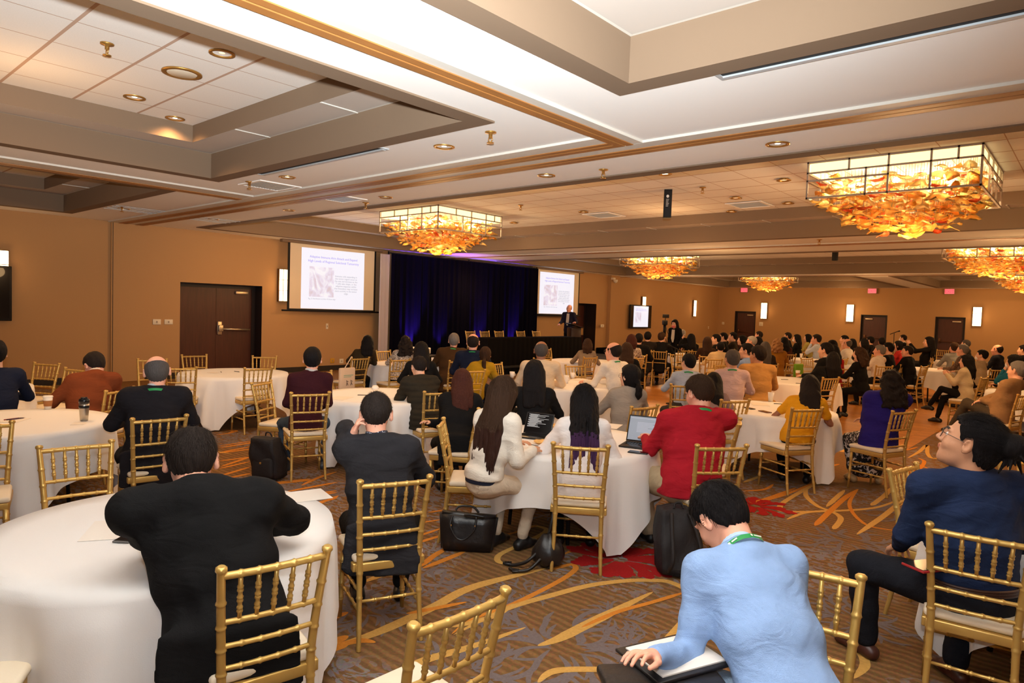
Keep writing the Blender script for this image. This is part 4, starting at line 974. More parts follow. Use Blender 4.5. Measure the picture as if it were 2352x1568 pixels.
table('M', (-8.49, 17.38), -60, 'of the table with cups near the camera operator'); table('N', (-8.30, 20.6), 0, 'of the far table before the leftmost back door')
table('O', (-3.27, 18.51), -30, 'of the table beside the beige jacket woman\'s legs'); table('Q', (-0.70, 13.89), 20, 'of the table with a paper cup near the right edge')
table('R', at(2012, 841, .76)[:2], 10, 'of the table among the dark suits at right'); table('S', (-6.27, 18.92), 45, 'of the table by the man in jeans')
table('P', (-3.0, 23.6), 0, 'of the far table before the rightmost back door'); table('U', (0.06, 4.72), cdir((0.06, 4.72), 2135, 1490), 'of the table behind the bun man at the right edge'); table('V', (-6.2, 25.3), 0, 'of the farthest table before the middle back door')

# ------------------------------------------------------------------ things on the tables
TZ = .7495
M_paper = mat('paper', srgb(238, 230, 220), .7); M_cup = mat('cup_white', srgb(240, 232, 222), .5); M_sleeve = mat('cup_sleeve', srgb(170, 110, 62), .8); M_phone = mat('phone_black', (.012, .012, .014), .2); M_steelc = mat('tumbler_steel', srgb(196, 186, 170), .28, .9)
def on_table(px, py): 
    p = at(px, py, TZ); return (p[0], p[1], TZ)
def paper_cup(px, py, lab, sleeve=True, h=.115, g='paper cups', lid=True):
    r = empty('paper_cup', on_table(px, py)); tag(r, lab, 'cup', g)
    MB().lathe([(.0, .0), (.028, .0), (.040, h), (.038, h), (.026, .004), (0, .004)], n=20).build('body', M_cup, r)
    if sleeve: MB().lathe([(.0315, h*.25), (.0375, h*.72), (.0385, h*.72), (.0328, h*.25)], n=20).build('sleeve', M_sleeve, r)
    if lid: MB().lathe([(.0425, h-.004), (.0425, h+.006), (.038, h+.012), (.0, h+.013), (0, h-.002)], n=20).build('lid', M_cup, r)
    return r
def sheet(px, py, ang, w, d, lab, cat='paper', m=None, t=.0015, name='paper_sheet', dz=0):
    p = on_table(px, py); o = MB().box((-w/2, -d/2, 0), (w/2, d/2, t)).build(name, m or M_paper, None, (p[0], p[1], TZ+.0005+dz), (0, 0, math.radians(ang))); return tag(o, lab, cat)
def pen(px, py, ang, lab, m=None, dz=0):
    p = on_table(px, py); r = empty('pen', (p[0], p[1], TZ+.0055+dz), math.radians(ang)); tag(r, lab, 'pen')
    MB().tube([(-.07, 0, 0), (.05, 0, 0)], .0045, 8).build('barrel', m or M_phone, r); MB().tube([(.05, 0, 0), (.066, 0, 0)], [.0045, .001], 8).build('tip', M_steelc, r); return r
def phone(px, py, ang, lab, m=None):
    p = on_table(px, py); r = empty('phone', (p[0], p[1], TZ+.0005), math.radians(ang)); tag(r, lab, 'phone')
    MB().rbox((-.038, -.078, 0), (.038, .078, .009), .004).build('case', m or M_phone, r); MB().box((-.034, -.072, .009), (.034, .072, .0095)).build('glass', mat('phone_glass', (.01, .01, .012), .08), r); return r
paper_cup(110, 939, 'white paper coffee cup with tan sleeve on the left table')
r = empty('tumbler', on_table(193, 966)); tag(r, 'tall steel travel tumbler with black lid and band on the left table', 'tumbler')
MB().lathe([(0, 0), (.030, 0), (.034, .05), (.038, .12), (.0385, .155), (0, .155)], n=28).build('body', M_steelc, r); MB().lathe([(.0395, .112), (.0405, .115), (.0405, .132), (.0395, .135)], n=28).build('band', M_phone, r)
MB().lathe([(.0405, .155), (.041, .175), (.039, .19), (.026, .194), (.026, .205), (0, .206)], n=28).build('lid', M_phone, r)
sheet(182, 972, 60, .10, .14, 'white napkin under the steel tumbler'); sheet(34, 965, 50, .15, .21, 'white card with pens lying at the left end of the tumbler table'); 
for k, (x, mm) in enumerate(((29, 'pen_red'), (35, 'pen_black'), (40, 'pen_dark'))): pen(x, 963, 110, ['red-tipped pen, leftmost of the three on the white card', 'black pen, middle of the three on the white card', 'dark pen, rightmost of the three on the white card'][k], mat(mm, [(.3, .03, .02), (.01, .01, .01), (.06, .02, .05)][k], .4), .0012)
sheet(258, 1216, 60, .21, .29, 'white sheet of paper by the left elbow of the black suit man'); phone(300, 1234, 40, 'grey phone half under the left arm of the black suit man', mat('phone_grey', srgb(90, 88, 88), .4)); sheet(690, 1140, 75, .3, .22, 'white sheet of paper on the far right of the nearest table')
pen(545, 854, 10, 'dark pen on the empty table before the double door, right one'); pen(508, 855, -20, 'dark pen on the empty table before the double door, left one'); sheet(490, 856, 20, .15, .1, 'small white card on the empty table before the double door')
sheet(782, 914, 30, .21, .29, 'white sheet on the table right of the maroon man'); pen(835, 908, 50, 'dark pen on the table in front of the man touching his ear')
r = empty('napkin', on_table(862, 893)); tag(r, 'crumpled white napkin at the back of the table before the quilted jacket man', 'napkin'); MB().lathe([(0, .0), (.05, 0), (.045, .025), (.03, .045), (0, .05)], n=9).build('fold', M_paper, r)
# table E
def plate_food(px, py, lab, lab2, big=True):
    p = on_table(px, py); r = empty('plate', p); tag(r, lab, 'plate', 'white plates'); MB().lathe([(0, 0), (.06, 0), (.105, .012), (.104, .015), (.06, .004), (0, .004)], n=32).build('dish', M_cup, r)
    b = empty('bread_roll', (p[0], p[1], p[2]+.0045), .5); tag(b, lab2, 'bread'); m = MB(); bm2 = bmesh.new(); bmesh.ops.create_uvsphere(bm2, u_segments=20, v_segments=12, radius=1)
    for v in bm2.verts: v.co = Vector((v.co.x*.06, v.co.y*.04, .018+v.co.z*.018+.003*math.sin(v.co.x*6)))
    me = bpy.data.meshes.new('crust'); bm2.to_mesh(me); bm2.free(); me.materials.append(mat('bread_crust', srgb(226, 170, 96), .6, var=.4, vscale=25)); me.polygons.foreach_set('use_smooth', [True]*len(me.polygons)); link('crust', me, b)
plate_food(1242, 1020, 'white plate beside the tablet keyboard', 'golden bread roll on the plate beside the tablet'); plate_food(1277, 982, 'white plate left of the purple-haired woman', 'golden bread roll on the plate beside the purple-haired woman')
sheet(1400, 978, 20, .2, .28, 'white papers at the far side of the laptop table'); 
r = empty('plate', on_table(1505, 997)); tag(r, 'stack of white paper napkins beyond the laptop', 'napkins'); MB().rbox((-.09, -.07, 0), (.09, .07, .012), .003).build('stack', M_paper, r)
r.name = 'napkin_stack'
def laptop(px, py, ang, lab, m_body, scr_m, tilt=20, w=.33, d=.23, lines=None, line_m=None):
    p = on_table(px, py); r = empty('laptop', (p[0], p[1], TZ+.001), math.radians(ang)); tag(r, lab, 'laptop')
    MB().rbox((-w/2, -d/2, 0), (w/2, d/2, .014), .005).build('base', m_body, r); kb = MB()
    for i in range(12):
        for j in range(5): kb.box((-w/2+.022+i*(w-.04)/12, -d/2+.10+j*.022, .0141), (-w/2+.040+i*(w-.04)/12, -d/2+.117+j*.022, .016))
    kb.build('keyboard', M_phone, r)
    s = MB(); s.rbox((-w/2, -.004, 0), (w/2, .004, d), .003); lid = s.build('lid', m_body, r, (0, d/2, .014), (math.radians(-tilt), 0, 0))
    sc_ = MB().box((-w/2+.01, -.0052, .014), (w/2-.01, -.0044, d-.012)).build('display', scr_m, lid)
    t = MB(); rs = random.Random(5)
    for k, (x0, x1, z) in enumerate(lines or []): t.box((-w/2+.01+(w-.02)*x0, -.0056, d*z), (-w/2+.01+(w-.02)*x1, -.0053, d*z+.0035))
    if lines: t.build('display_text', line_m, lid)
    return r
ls = [(.03, .97, .88)]+[(.22, .22+w_, .72-.05*k) for k, w_ in enumerate((.5, .42, .55, .48, .3, .52, .4, .5))]
LAP = laptop(1474, 1026, away(1474)-90-14, "black laptop with a grey document on screen, under the hands of the man in red", M_phone, mat("laptop_screen", srgb(120, 128, 140), .4, emit=(.42, .47, .56), estr=.35), 24, lines=ls, line_m=mat("laptop_lines", srgb(160, 166, 178), .5, emit=(.6, .64, .72), estr=.4))
r = phone(1466, 1040, away(1466)-14, 'black phone lying at the near edge of the table beside the laptop')
rs_ = random.Random(8)
ls2 = [(.06+.05*(k % 3 == 1), rs_.uniform(.35, .85), .90-.033*k) for k in range(19)]
p = on_table(1222, 1008)
laptop(1224, 1004, away(1224)-90-22, 'black tablet with tiny white text, used by the woman in white tweed', M_phone, mat('tablet_screen', (.004, .004, .005), .15), 26, .26, .19, lines=ls2, line_m=mat('tablet_lines', srgb(150, 150, 150), .5, emit=(.5, .5, .5), estr=.5))
# other cups and papers
def cup(px, py, lab, h=.095):
    r = empty('coffee_cup', on_table(px, py)); tag(r, lab, 'cup', 'white cups'); MB().lathe([(0, 0), (.026, 0), (.036, h*.4), (.041, h), (.038, h), (.033, h*.4), (.024, .006), (0, .006)], n=20).build('bowl', M_cup, r)
    MB().tube([(.036, 0, h*.8), (.062, 0, h*.72), (.06, 0, h*.4), (.035, 0, h*.3)], .005, 6).build('handle', M_cup, r)
cup(1176, 867, 'white cup at the left end of the table left of the bald man'); cup(1301, 880, 'taller white cup in front of the glasses man in white', .12); cup(1315, 869, 'white cup with its handle out behind the taller cup'); cup(995, 832, 'white cup beside the tablet near the projector cart')
sheet(1285, 873, 40, .21, .29, 'white paper beside the cups of the glasses man in white'); sheet(1330, 871, 10, .2, .3, 'printed paper under the arm of the glasses man in white')
paper_cup(1770, 922, 'plain white paper cup on the table left of the woman in yellow', False, .12, lid=False); phone(1757, 946, 60, 'brown-cased phone on the table near the woman in yellow', mat('phone_brown', srgb(110, 60, 44), .5)); phone(1720, 938, 60, 'black phone on the table near the man in red'); pen(1790, 928, 40, 'dark pen behind the plain white paper cup'); sheet(1745, 928, 30, .2, .28, 'white sheet on the table left of the woman in yellow')
paper_cup(1832, 866, 'paper cup with tan sleeve beside the tan jacket man'); pen(1803, 872, 40, 'dark pen on the table right of the tan jacket man'); pen(1838, 881, 20, 'dark pen at the near edge of the table right of the tan jacket man')
paper_cup(1840, 822, 'tall paper cup beside the man in jeans', False); paper_cup(1536, 808, 'paper cup on the table by the camera operator', False); paper_cup(2297, 896, 'paper cup with tan sleeve at the right edge table'); cup(1995, 845, 'white cup on the table among the dark suits')
sheet(1680, 833, 20, .2, .29, 'white papers before the cream jacket man'); 
for k, (px, py, lab) in enumerate([(2168, 843, 'crumpled white napkin on the table left of the beige jacket woman')]):
    r = empty('napkin', on_table(px, py)); tag(r, lab, 'napkin'); MB().lathe([(0, 0), (.07, 0), (.06, .04), (.03, .06), (0, .065)], n=9).build('fold', M_paper, r)
# small tablet on table I
laptop(985, 842, away(985)-90+50, 'small dark tablet on a stand, on the table near the projector cart', M_phone, mat('tablet_dim', srgb(40, 52, 60), .3, emit=(.1, .14, .18), estr=.5), 40, .24, .17)
sheet(920, 840, 30, .25, .35, 'open booklet on the table behind the printed bag')
# ------------------------------------------------------------------ bags on the floor
M_leather = mat('bag_leather', (.012, .010, .010), .35, bump=.25, bscale=30, spec=.5); M_nylon = mat('bag_nylon', (.012, .009, .010), .7, bump=.3, bscale=60)
def handbag():
    p = at(1075, 1262); r = empty('handbag', (p[0], p[1], .004), math.radians(away(1075)-90-6)); tag(r, 'black leather handbag standing on the carpet by the tweed woman\'s chair', 'handbag')
    m = MB(); bx = [(-.20, -.075, 0), (.19, -.075, 0), (.19, .085, 0), (-.20, .085, 0)]; tp = [(-.225, -.03, .30), (.225, -.035, .26), (.225, .04, .26), (-.225, .035, .30)]
    b2 = bmesh.new(); vs = [b2.verts.new(v) for v in bx+tp]; [b2.faces.new([vs[i] for i in f]) for f in ((3, 2, 1, 0), (0, 1, 5, 4), (1, 2, 6, 5), (2, 3, 7, 6), (3, 0, 4, 7), (4, 5, 6, 7))]
    bmesh.ops.bevel(b2, geom=list(b2.edges), offset=.02, segments=3, affect='EDGES'); bmesh.ops.subdivide_edges(b2, edges=[e for e in b2.edges if e.calc_length() > .1], cuts=3, use_grid_fill=True)
    for v in b2.verts: v.co.y += .010*math.sin(v.co.x*22+v.co.z*14)*(v.co.z/.3); v.co.z += .008*math.sin(v.co.x*9)*(v.co.z/.3)
    me = bpy.data.meshes.new('body'); b2.to_mesh(me); b2.free(); me.materials.append(M_leather); me.polygons.foreach_set('use_smooth', [True]*len(me.polygons)); link('body', me, r)
    h = MB(); h.tube(smooth_line([(-.12, -.055, .27), (-.13, -.085, .20), (-.08, -.10, .12), (-.02, -.10, .11), (.05, -.09, .18), (.06, -.06, .27)], 8), .008, 8); h.build('handle', M_leather, r)
    h = MB(); h.tube(smooth_line([(-.11, .05, .28), (-.08, .06, .31), (.02, .06, .31), (.07, .05, .27)], 8), .008, 8); h.build('handle', M_leather, r)
    h = MB(); h.tube(smooth_line([(-.03, -.05, .275), (.03, -.06, .285), (.12, -.055, .27)], 6), .011, 8); h.build('pouch', M_leather, r)
    b = MB()
    for x, z in ((-.125, .2), (.055, .2)): b.lathe([(.006, 0), (.006, .012), (0, .013)], (x, -.085, z), 8)
    b.build('stud', M_brass, r)
handbag()
def backpack(px, py, ang, lab, s=1.0, lean=0, m=None):
    p = at(px, py); r = empty('backpack', (p[0], p[1], .004), math.radians(ang)); tag(r, lab, 'backpack', 'black backpacks on the floor'); r.scale = (s, s, s)
    b2 = bmesh.new(); bmesh.ops.create_cube(b2, size=1); bmesh.ops.subdivide_edges(b2, edges=list(b2.edges), cuts=7, use_grid_fill=True)
    for v in b2.verts:
        x, y, z = v.co*2; q = (abs(x)**4+abs(y)**4+abs(z)**4)**.25; n_ = math.sqrt(x*x+y*y+z*z); k_ = .55+.45*q/n_ if n_ else 1
        v.co = Vector((x*.155*k_*(1-.14*max(0, z)), y*.10*k_*(1-.25*max(0, z)), .22+z*.22*k_)); v.co.y += .012*math.sin(z*5+x*3)-lean*v.co.z; v.co.z = max(0, v.co.z)
    me = bpy.data.meshes.new('body'); b2.to_mesh(me); b2.free(); me.materials.append(m or M_nylon); me.polygons.foreach_set('use_smooth', [True]*len(me.polygons)); link('body', me, r)
    MB().rbox((-.115, -.155, .03), (.115, -.07, .24), .035, 3).build('front_pocket', m or M_nylon, r)
    for sx in (-1, 1):
        h = MB(); h.tube(smooth_line([(sx*.06, .085-lean*.40, .40), (sx*.085, .15-lean*.3, .30), (sx*.10, .14, .14), (sx*.11, .09, .05)], 6), .014, 6); h.build('strap', m or M_nylon, r)
    h = MB(); h.tube(smooth_line([(-.035, .06-lean*.42, .425), (-.02, .06-lean*.46, .46), (.02, .06-lean*.46, .46), (.035, .06-lean*.42, .425)], 5), .007, 6); h.build('handle', m or M_nylon, r)
    MB().rbox((-.02, -.162, .17), (.0, -.152, .19), .003).build('zip_tag', M_brass, r)
    return r
backpack(622, 1098, away(622)-90-35, 'black backpack on the carpet left of the maroon man\'s chair', 1.05, .25)
backpack(1560, 1318, away(1560)-90+200, 'black backpack slumped on the carpet below the man in red', 1.05, .3)
backpack(1030, 1120, away(1030)-90, 'black bag in shadow on the floor left of the tweed woman\'s chair', .7, .1)
backpack(2105, 925, away(2105)-90+80, 'black bag under the table left of the beige jacket woman', .75, .1)
backpack(455, 965, away(455)-90, 'dark bag on the floor behind the green-lanyard man', .7, .1)
# drawstring bag with straps under the purple-haired woman's chair
p = at(1258, 1300); r = empty('shoulder_bag', (p[0], p[1], .004), math.radians(away(1258)-90)); tag(r, 'small black shoulder bag with loose buckled straps under the purple-haired woman\'s chair', 'bag')
b2 = bmesh.new(); bmesh.ops.create_uvsphere(b2, u_segments=24, v_segments=14, radius=1)
for v in b2.verts: z = v.co.z; v.co = Vector((v.co.x*.115*(1-.35*z), v.co.y*.10*(1-.3*z), .12+z*.12+.008*math.sin(v.co.x*9)))
me = bpy.data.meshes.new('body'); b2.to_mesh(me); b2.free(); me.materials.append(M_leather); me.polygons.foreach_set('use_smooth', [True]*len(me.polygons)); link('body', me, r)
for pts in ([(-.07, -.05, .12), (-.15, -.07, .05), (-.24, -.05, .012), (-.32, -.02, .012)], [(-.05, -.08, .08), (-.13, -.14, .02), (-.22, -.16, .012), (-.27, -.12, .014)], [(0, .02, .22), (.02, .04, .33), (.03, .08, .40)]):
    h = MB(); h.tube(smooth_line(pts, 6), .012, 6); h.build('strap', M_leather, r)
h = MB(); h.rbox((-.25, -.18, .006), (-.20, -.13, .02), .005); h.rbox((-.31, -.05, .006), (-.26, -.0, .02), .005); h.build('buckle', M_phone, r)
# printed cloth bag hung on a chair
c, th = CHAIRS['tote']; a = math.radians(th-90); fx = np.array([math.cos(a), math.sin(a)]); fy = np.array([-fx[1], fx[0]])
p = c-fx*.27-fy*.27; r = empty('tote_bag', (p[0], p[1], .40), a); tag(r, 'cream cloth bag with a pale print hanging from a chair corner near the curtain', 'bag')
M_tote = mat('tote_canvas', srgb(234, 206, 176), .85, bump=.1, bscale=200)
b2 = MB(); b2.rbox((-.17, -.03, 0), (.15, .03, .36), .02, 3); b2.build('body', M_tote, r)
h = MB(); h.tube(smooth_line([(-.08, -.02, .35), (.02, -.01, .47), (.085, 0, .54), (.11, .01, .44), (.10, .01, .35)], 6), .009, 6); h.build('handle', M_tote, r)
pr_ = MB(); pr_.box((-.10, -.0315, .225), (.10, -.0305, .24)); pr_.box((-.10, -.0315, .20), (.06, -.0305, .212)); pr_.build('print', mat('tote_teal', srgb(170, 190, 160), .8), r)
pr_ = MB()
for x in (-.04, .05): pr_.tube([(x, -.032, .15), (x+.012, -.032, .11), (x-.005, -.032, .06)], .005, 5); pr_.tube([(x+.012, -.032, .11), (x+.03, -.032, .065)], .005, 5); pr_.tube([(x, -.032, .14), (x+.04, -.032, .125)], .004, 5)
pr_.build('print', mat('tote_sketch', srgb(90, 60, 50), .8), r)
# bag on the seat of chair c25
c, th = CHAIRS['c25']; r = tag(MB().rbox((-.14, -.12, 0), (.14, .10, .17), .04, 3).build('cloth_bag', M_tote, None, (c[0], c[1], .512), (0, 0, math.radians(th-90))), 'soft cream bag on the seat of an empty chair by the dance floor', 'bag')
# green bag on a chair back far right of centre
c, th = CHAIRS['c47']; a = math.radians(th-90); p = c-np.array([-math.sin(a), math.cos(a)])*.30+np.array([math.cos(a), math.sin(a)])*.1
r = tag(MB().rbox((-.12, -.03, 0), (.12, .03, .46), .025, 3).build('shoulder_bag', mat('lime_bag', srgb(120, 170, 40), .7), None, (p[0], p[1], .46), (0, 0, a)), 'bright lime green bag hanging on a chair back beside the gold jacket woman', 'bag')
# microphone stands
def mic_stand(px, py, lab, h, tilt):
    p = at(px, py, h); r = empty('microphone_stand', (p[0], p[1], .004)); tag(r, lab, 'microphone stand', 'microphone stands')
    MB().lathe([(0, 0), (.14, 0), (.14, .012), (.02, .025), (0, .03)], n=24).build('base', M_black, r); MB().tube([(0, 0, .02), (0, 0, h-.02)], .011, 8).build('pole', M_black, r)
    d = ray(px, py); a = math.atan2(d[1], d[0])-PI/2; ux = np.array([math.cos(a), math.sin(a)])*tilt
    q = lambda t, z: (ux[0]*t, ux[1]*t, z)
    MB().tube([q(-.12, h-.06), q(-.02, h-.01), q(.05, h+.02)], .013, 8).build('clip', M_black, r); MB().tube([q(.0, h), q(.10, h+.045), q(.12, h+.05), q(.16, h+.065)], [.012, .014, .022, .02], 8).build('microphone', M_black, r)
mic_stand(2054, 764, 'black microphone stand between the two right back doors', 1.5, 1); mic_stand(1551, 800, 'thin black microphone stand by the table with cups, at the edge of the dance floor', 1.15, -1)
# video camera on a tripod
p = at(1527, 745, 1.5); r = empty('camera_tripod', (p[0], p[1], .004), math.radians(away(1527)+10)); tag(r, 'black video camera on a tripod left of the standing woman', 'camera')
for k in range(3):
    a = k*2*PI/3; MB().tube([(0, 0, 1.2), (.35*math.cos(a), .35*math.sin(a), 0)], .014, 6).build('leg', M_black, r)
MB().tube([(0, 0, 1.1), (0, 0, 1.5)], .05, 10).build('column', M_black, r); MB().rbox((-.15, -.07, 1.48), (.15, .07, 1.64), .02).build('camera_body', M_black, r); MB().tube([(.14, 0, 1.56), (.30, 0, 1.56)], .05, 12).build('lens', M_black, r)
MB().rbox((-.02, -.13, 1.72), (.0, .09, 1.84), .01).build('viewfinder_screen', M_black, r); MB().tube([(0, 0, 1.62), (-.01, -.02, 1.74)], .012, 6).build('arm', M_black, r); MB().tube([(-.1, 0, 1.48), (-.4, -.05, 1.2)], .010, 6).build('pan_handle', M_black, r)
# ------------------------------------------------------------------ people: smooth-blended volumes turned into one continuous surface
F32 = np.float32
def unit(v): v = np.asarray(v, float); n = np.linalg.norm(v); return v/n if n > 1e-9 else v
class Vol:
    def __init__(s): s.p = []
    def add(s, fn, lo, hi, k=.02, lab=0, op='u'): s.p.append((fn, np.asarray(lo, float), np.asarray(hi, float), k, lab, op)); return s
    def cap(s, a, b, ra, rb=None, lat=None, fa=1.0, fb=None, k=.02, lab=0, op='u', both=True):
        """rounded limb a->b, radii ra->rb; cross-section depth = radius*flat across the lateral axis"""
        a, b = np.asarray(a, float), np.asarray(b, float); rb = ra if rb is None else rb; fb = fa if fb is None else fb
        d = b-a; L = np.linalg.norm(d); dh = d/L if L > 1e-6 else np.array([0, 0, 1.0])
        if lat is None: lat = np.array([1.0, 0, 0]) if abs(dh[0]) < .9 else np.array([0, 1.0, 0])
        lat = unit(np.asarray(lat, float)-dh*np.dot(lat, dh)); dep = np.cross(dh, lat)
        flat = (fa == 1.0 and fb == 1.0)
        def fn(P):
            q = P-a.astype(F32); t = np.clip(q@dh.astype(F32)/max(L, 1e-6), 0, 1); q = q-t[..., None]*d.astype(F32); r = ra+(rb-ra)*t
            if flat: return np.sqrt((q*q).sum(-1))-r
            ff = fa+(fb-fa)*t; u = q@lat.astype(F32); v = q@dep.astype(F32); w = q@dh.astype(F32); rv = r*ff; rw = np.minimum(r, rv)
            k0 = np.sqrt((u/r)**2+(v/rv)**2+(w/rw)**2)+1e-6; k1 = np.sqrt((u/r**2)**2+(v/rv**2)**2+(w/rw**2)**2)+1e-6
            return k0*(k0-1)/k1
        R = max(ra, rb)*max(1, fa, fb); return s.add(fn, np.minimum(a, b)-R, np.maximum(a, b)+R, k, lab, op)
    def ell(s, c, r, M=None, k=.02, lab=0, op='u'):
        c = np.asarray(c, float); r = np.asarray(r, float); Mi = None if M is None else np.asarray(M, float)
        def fn(P):
            q = P-c.astype(F32)
            if Mi is not None: q = q@Mi.astype(F32)
            k0 = np.sqrt(((q/r.astype(F32))**2).sum(-1))+1e-6; k1 = np.sqrt(((q/(r*r).astype(F32))**2).sum(-1))+1e-6
            return k0*(k0-1)/k1
        R = r.max() if M is not None else r; return s.add(fn, c-R, c+R, k, lab, op)
    def mesh(s, h, disp=None, cut=None):
        """surface nets -> verts, quads, label per quad"""
        us = [p for p in s.p if p[5] == 'u']
        lo = np.min([p[1] for p in us], 0)-2.5*h; hi = np.max([p[2] for p in us], 0)+2.5*h
        n = np.ceil((hi-lo)/h).astype(int)+1
        ax = [(lo[i]+h*np.arange(n[i])).astype(F32) for i in range(3)]
        D = np.full(n, 4*h+.05, F32); Lb = np.zeros(n, np.int16)
        for fn, pl, ph, k, lab, op in s.p:
            pad = k+3*h; i0 = np.clip(np.floor((pl-pad-lo)/h).astype(int), 0, n); i1 = np.clip(np.ceil((ph+pad-lo)/h).astype(int)+1, 0, n)
            if (i1 <= i0).any(): continue
            sl = tuple(slice(i0[i], i1[i]) for i in range(3))
            P = np.stack(np.meshgrid(*[ax[i][sl[i]] for i in range(3)], indexing='ij'), -1)
            d = fn(P); o = D[sl]
            if op == 'u':
                hh = np.clip(.5+.5*(o-d)/k, 0, 1); nw = o*(1-hh)+d*hh-k*hh*(1-hh); Lb[sl] = np.where(d < o, lab, Lb[sl]); D[sl] = nw
            elif op == 's':
                hh = np.clip(.5-.5*(o+d)/k, 0, 1); D[sl] = o*(1-hh)+(-d)*hh+k*hh*(1-hh)
            elif op == 'i':
                D[sl] = np.maximum(o, d)
            elif op == 'lab': Lb[sl] = np.where(d < 0, lab, Lb[sl])
        if disp is not None or cut is not None:
            P = np.stack(np.meshgrid(*ax, indexing='ij'), -1)
            if disp is not None: D = D+disp(P).astype(F32)
            if cut is not None: D = np.maximum(D, cut(P).astype(F32))
        ins = D < 0
        nx, ny, nz = n
        off = [(i, j, k) for i in (0, 1) for j in (0, 1) for k in (0, 1)]
        cnt = np.zeros((nx-1, ny-1, nz-1), np.int8)
        for i, j, k in off: cnt += ins[i:nx-1+i, j:ny-1+j, k:nz-1+k]
        act = (cnt > 0) & (cnt < 8); idx = np.argwhere(act)
        if len(idx) == 0: return np.zeros((0, 3)), np.zeros((0, 4), int), np.zeros(0, int)
        vid = np.full(act.shape, -1, np.int32); vid[act] = np.arange(len(idx))
        acc = np.zeros((len(idx), 3), np.float64); c_ = np.zeros(len(idx))
        for A in range(8):
            for B in range(A+1, 8):
                oa, ob = off[A], off[B]
                if sum(abs(oa[q]-ob[q]) for q in range(3)) != 1: continue
                da = D[idx[:, 0]+oa[0], idx[:, 1]+oa[1], idx[:, 2]+oa[2]]; db = D[idx[:, 0]+ob[0], idx[:, 1]+ob[1], idx[:, 2]+ob[2]]
                m = (da < 0) != (db < 0); t = np.where(m, da/np.where(m, da-db, 1), 0)
                for q in range(3): acc[:, q] += np.where(m, oa[q]+t*(ob[q]-oa[q]), 0)
                c_ += m
        V = lo+h*(idx+acc/c_[:, None]); VL = Lb[idx[:, 0], idx[:, 1], idx[:, 2]]
        Q = []
        for ax_ in range(3):
            u, v = [(1, 2), (2, 0), (0, 1)][ax_]
            sa = [slice(None)]*3; sb = [slice(None)]*3; sa[ax_] = slice(0, n[ax_]-1); sb[ax_] = slice(1, n[ax_])
            for s_ in (sa, sb): s_[u] = slice(1, n[u]-1); s_[v] = slice(1, n[v]-1)
            a, b = ins[tuple(sa)], ins[tuple(sb)]; e = np.argwhere(a != b)
            if len(e) == 0: continue
            fl = a[e[:, 0], e[:, 1], e[:, 2]]
            c0 = e.copy(); c0[:, u] += 1; c0[:, v] += 1
            def cell(du, dv):
                c = c0.copy(); c[:, u] += du; c[:, v] += dv; return vid[c[:, 0], c[:, 1], c[:, 2]]
            q = np.stack([cell(-1, -1), cell(0, -1), cell(0, 0), cell(-1, 0)], 1); q[~fl] = q[~fl][:, ::-1]; Q.append(q)
        Q = np.concatenate(Q); return V, Q, VL[Q[:, 0]]
def np_mesh(name, parts, mats):
    """parts: list of (V,Q,L) merged into one mesh datablock"""
    Vs, Qs, Ls, o = [], [], [], 0
    for V, Q, L in parts:
        if len(V) == 0: continue
        Vs.append(V); Qs.append(Q+o); Ls.append(L); o += len(V)
    V, Q, L = np.concatenate(Vs), np.concatenate(Qs), np.concatenate(Ls)
    me = bpy.data.meshes.new(name); me.vertices.add(len(V)); me.vertices.foreach_set('co', V.astype(F32).ravel())
    me.loops.add(Q.size); me.loops.foreach_set('vertex_index', Q.astype(np.int32).ravel())
    me.polygons.add(len(Q)); me.polygons.foreach_set('loop_start', np.arange(0, Q.size, 4, dtype=np.int32))
    for m in mats: me.materials.append(m)
    me.polygons.foreach_set('material_index', L.astype(np.int32)); me.polygons.foreach_set('use_smooth', np.ones(len(Q), bool))
    me.update(calc_edges=True); return me
def wrinkle(seed, amp, f=14.0, aniso=(1, 1, 1.6), ridge=True):
    rs = np.random.RandomState(seed); W = rs.normal(size=(5, 3))*f*np.array(aniso); ph = rs.uniform(0, 6.28, 5); W2 = rs.normal(size=(3, 3))*f*.45; p2 = rs.uniform(0, 6.28, 3)
    def fn(P):
        P = P.astype(F32); w = sum(np.sin(P@W2[i].astype(F32)+p2[i]) for i in range(3))*.5; o = 0
        for i in range(5):
            s_ = np.sin(P@W[i].astype(F32)+ph[i]+1.6*w); o = o+(1-np.abs(s_)*2 if ridge else s_)
        return -amp*o/2.4
    return fn
def rotm(yaw=0, pitch=0, roll=0):
    """yaw left +, pitch down +, roll to own right + (degrees); columns = local axes"""
    M = Matrix.Rotation(math.radians(yaw), 3, 'Z') @ Matrix.Rotation(-math.radians(pitch), 3, 'X') @ Matrix.Rotation(math.radians(roll), 3, 'Y'); return np.array(M)
def ik(a, t, l1, l2, pole):
    a, t = np.asarray(a, float), np.asarray(t, float); d = t-a; D = np.linalg.norm(d); m = (l1+l2)*.995
    if D > m: t = a+d/D*m; d = t-a; D = m
    D = max(D, abs(l1-l2)+.02); x = (l1*l1-l2*l2+D*D)/(2*D); hgt = math.sqrt(max(l1*l1-x*x, 0)); dh = d/np.linalg.norm(d)
    pole = np.asarray(pole, float); pv = unit(pole-dh*np.dot(pole, dh)); return a+dh*x+pv*hgt, t
SKINS = {'light': srgb(226, 172, 142), 'tan': srgb(208, 150, 114), 'brown': srgb(150, 98, 70), 'pink': srgb(232, 168, 140)}
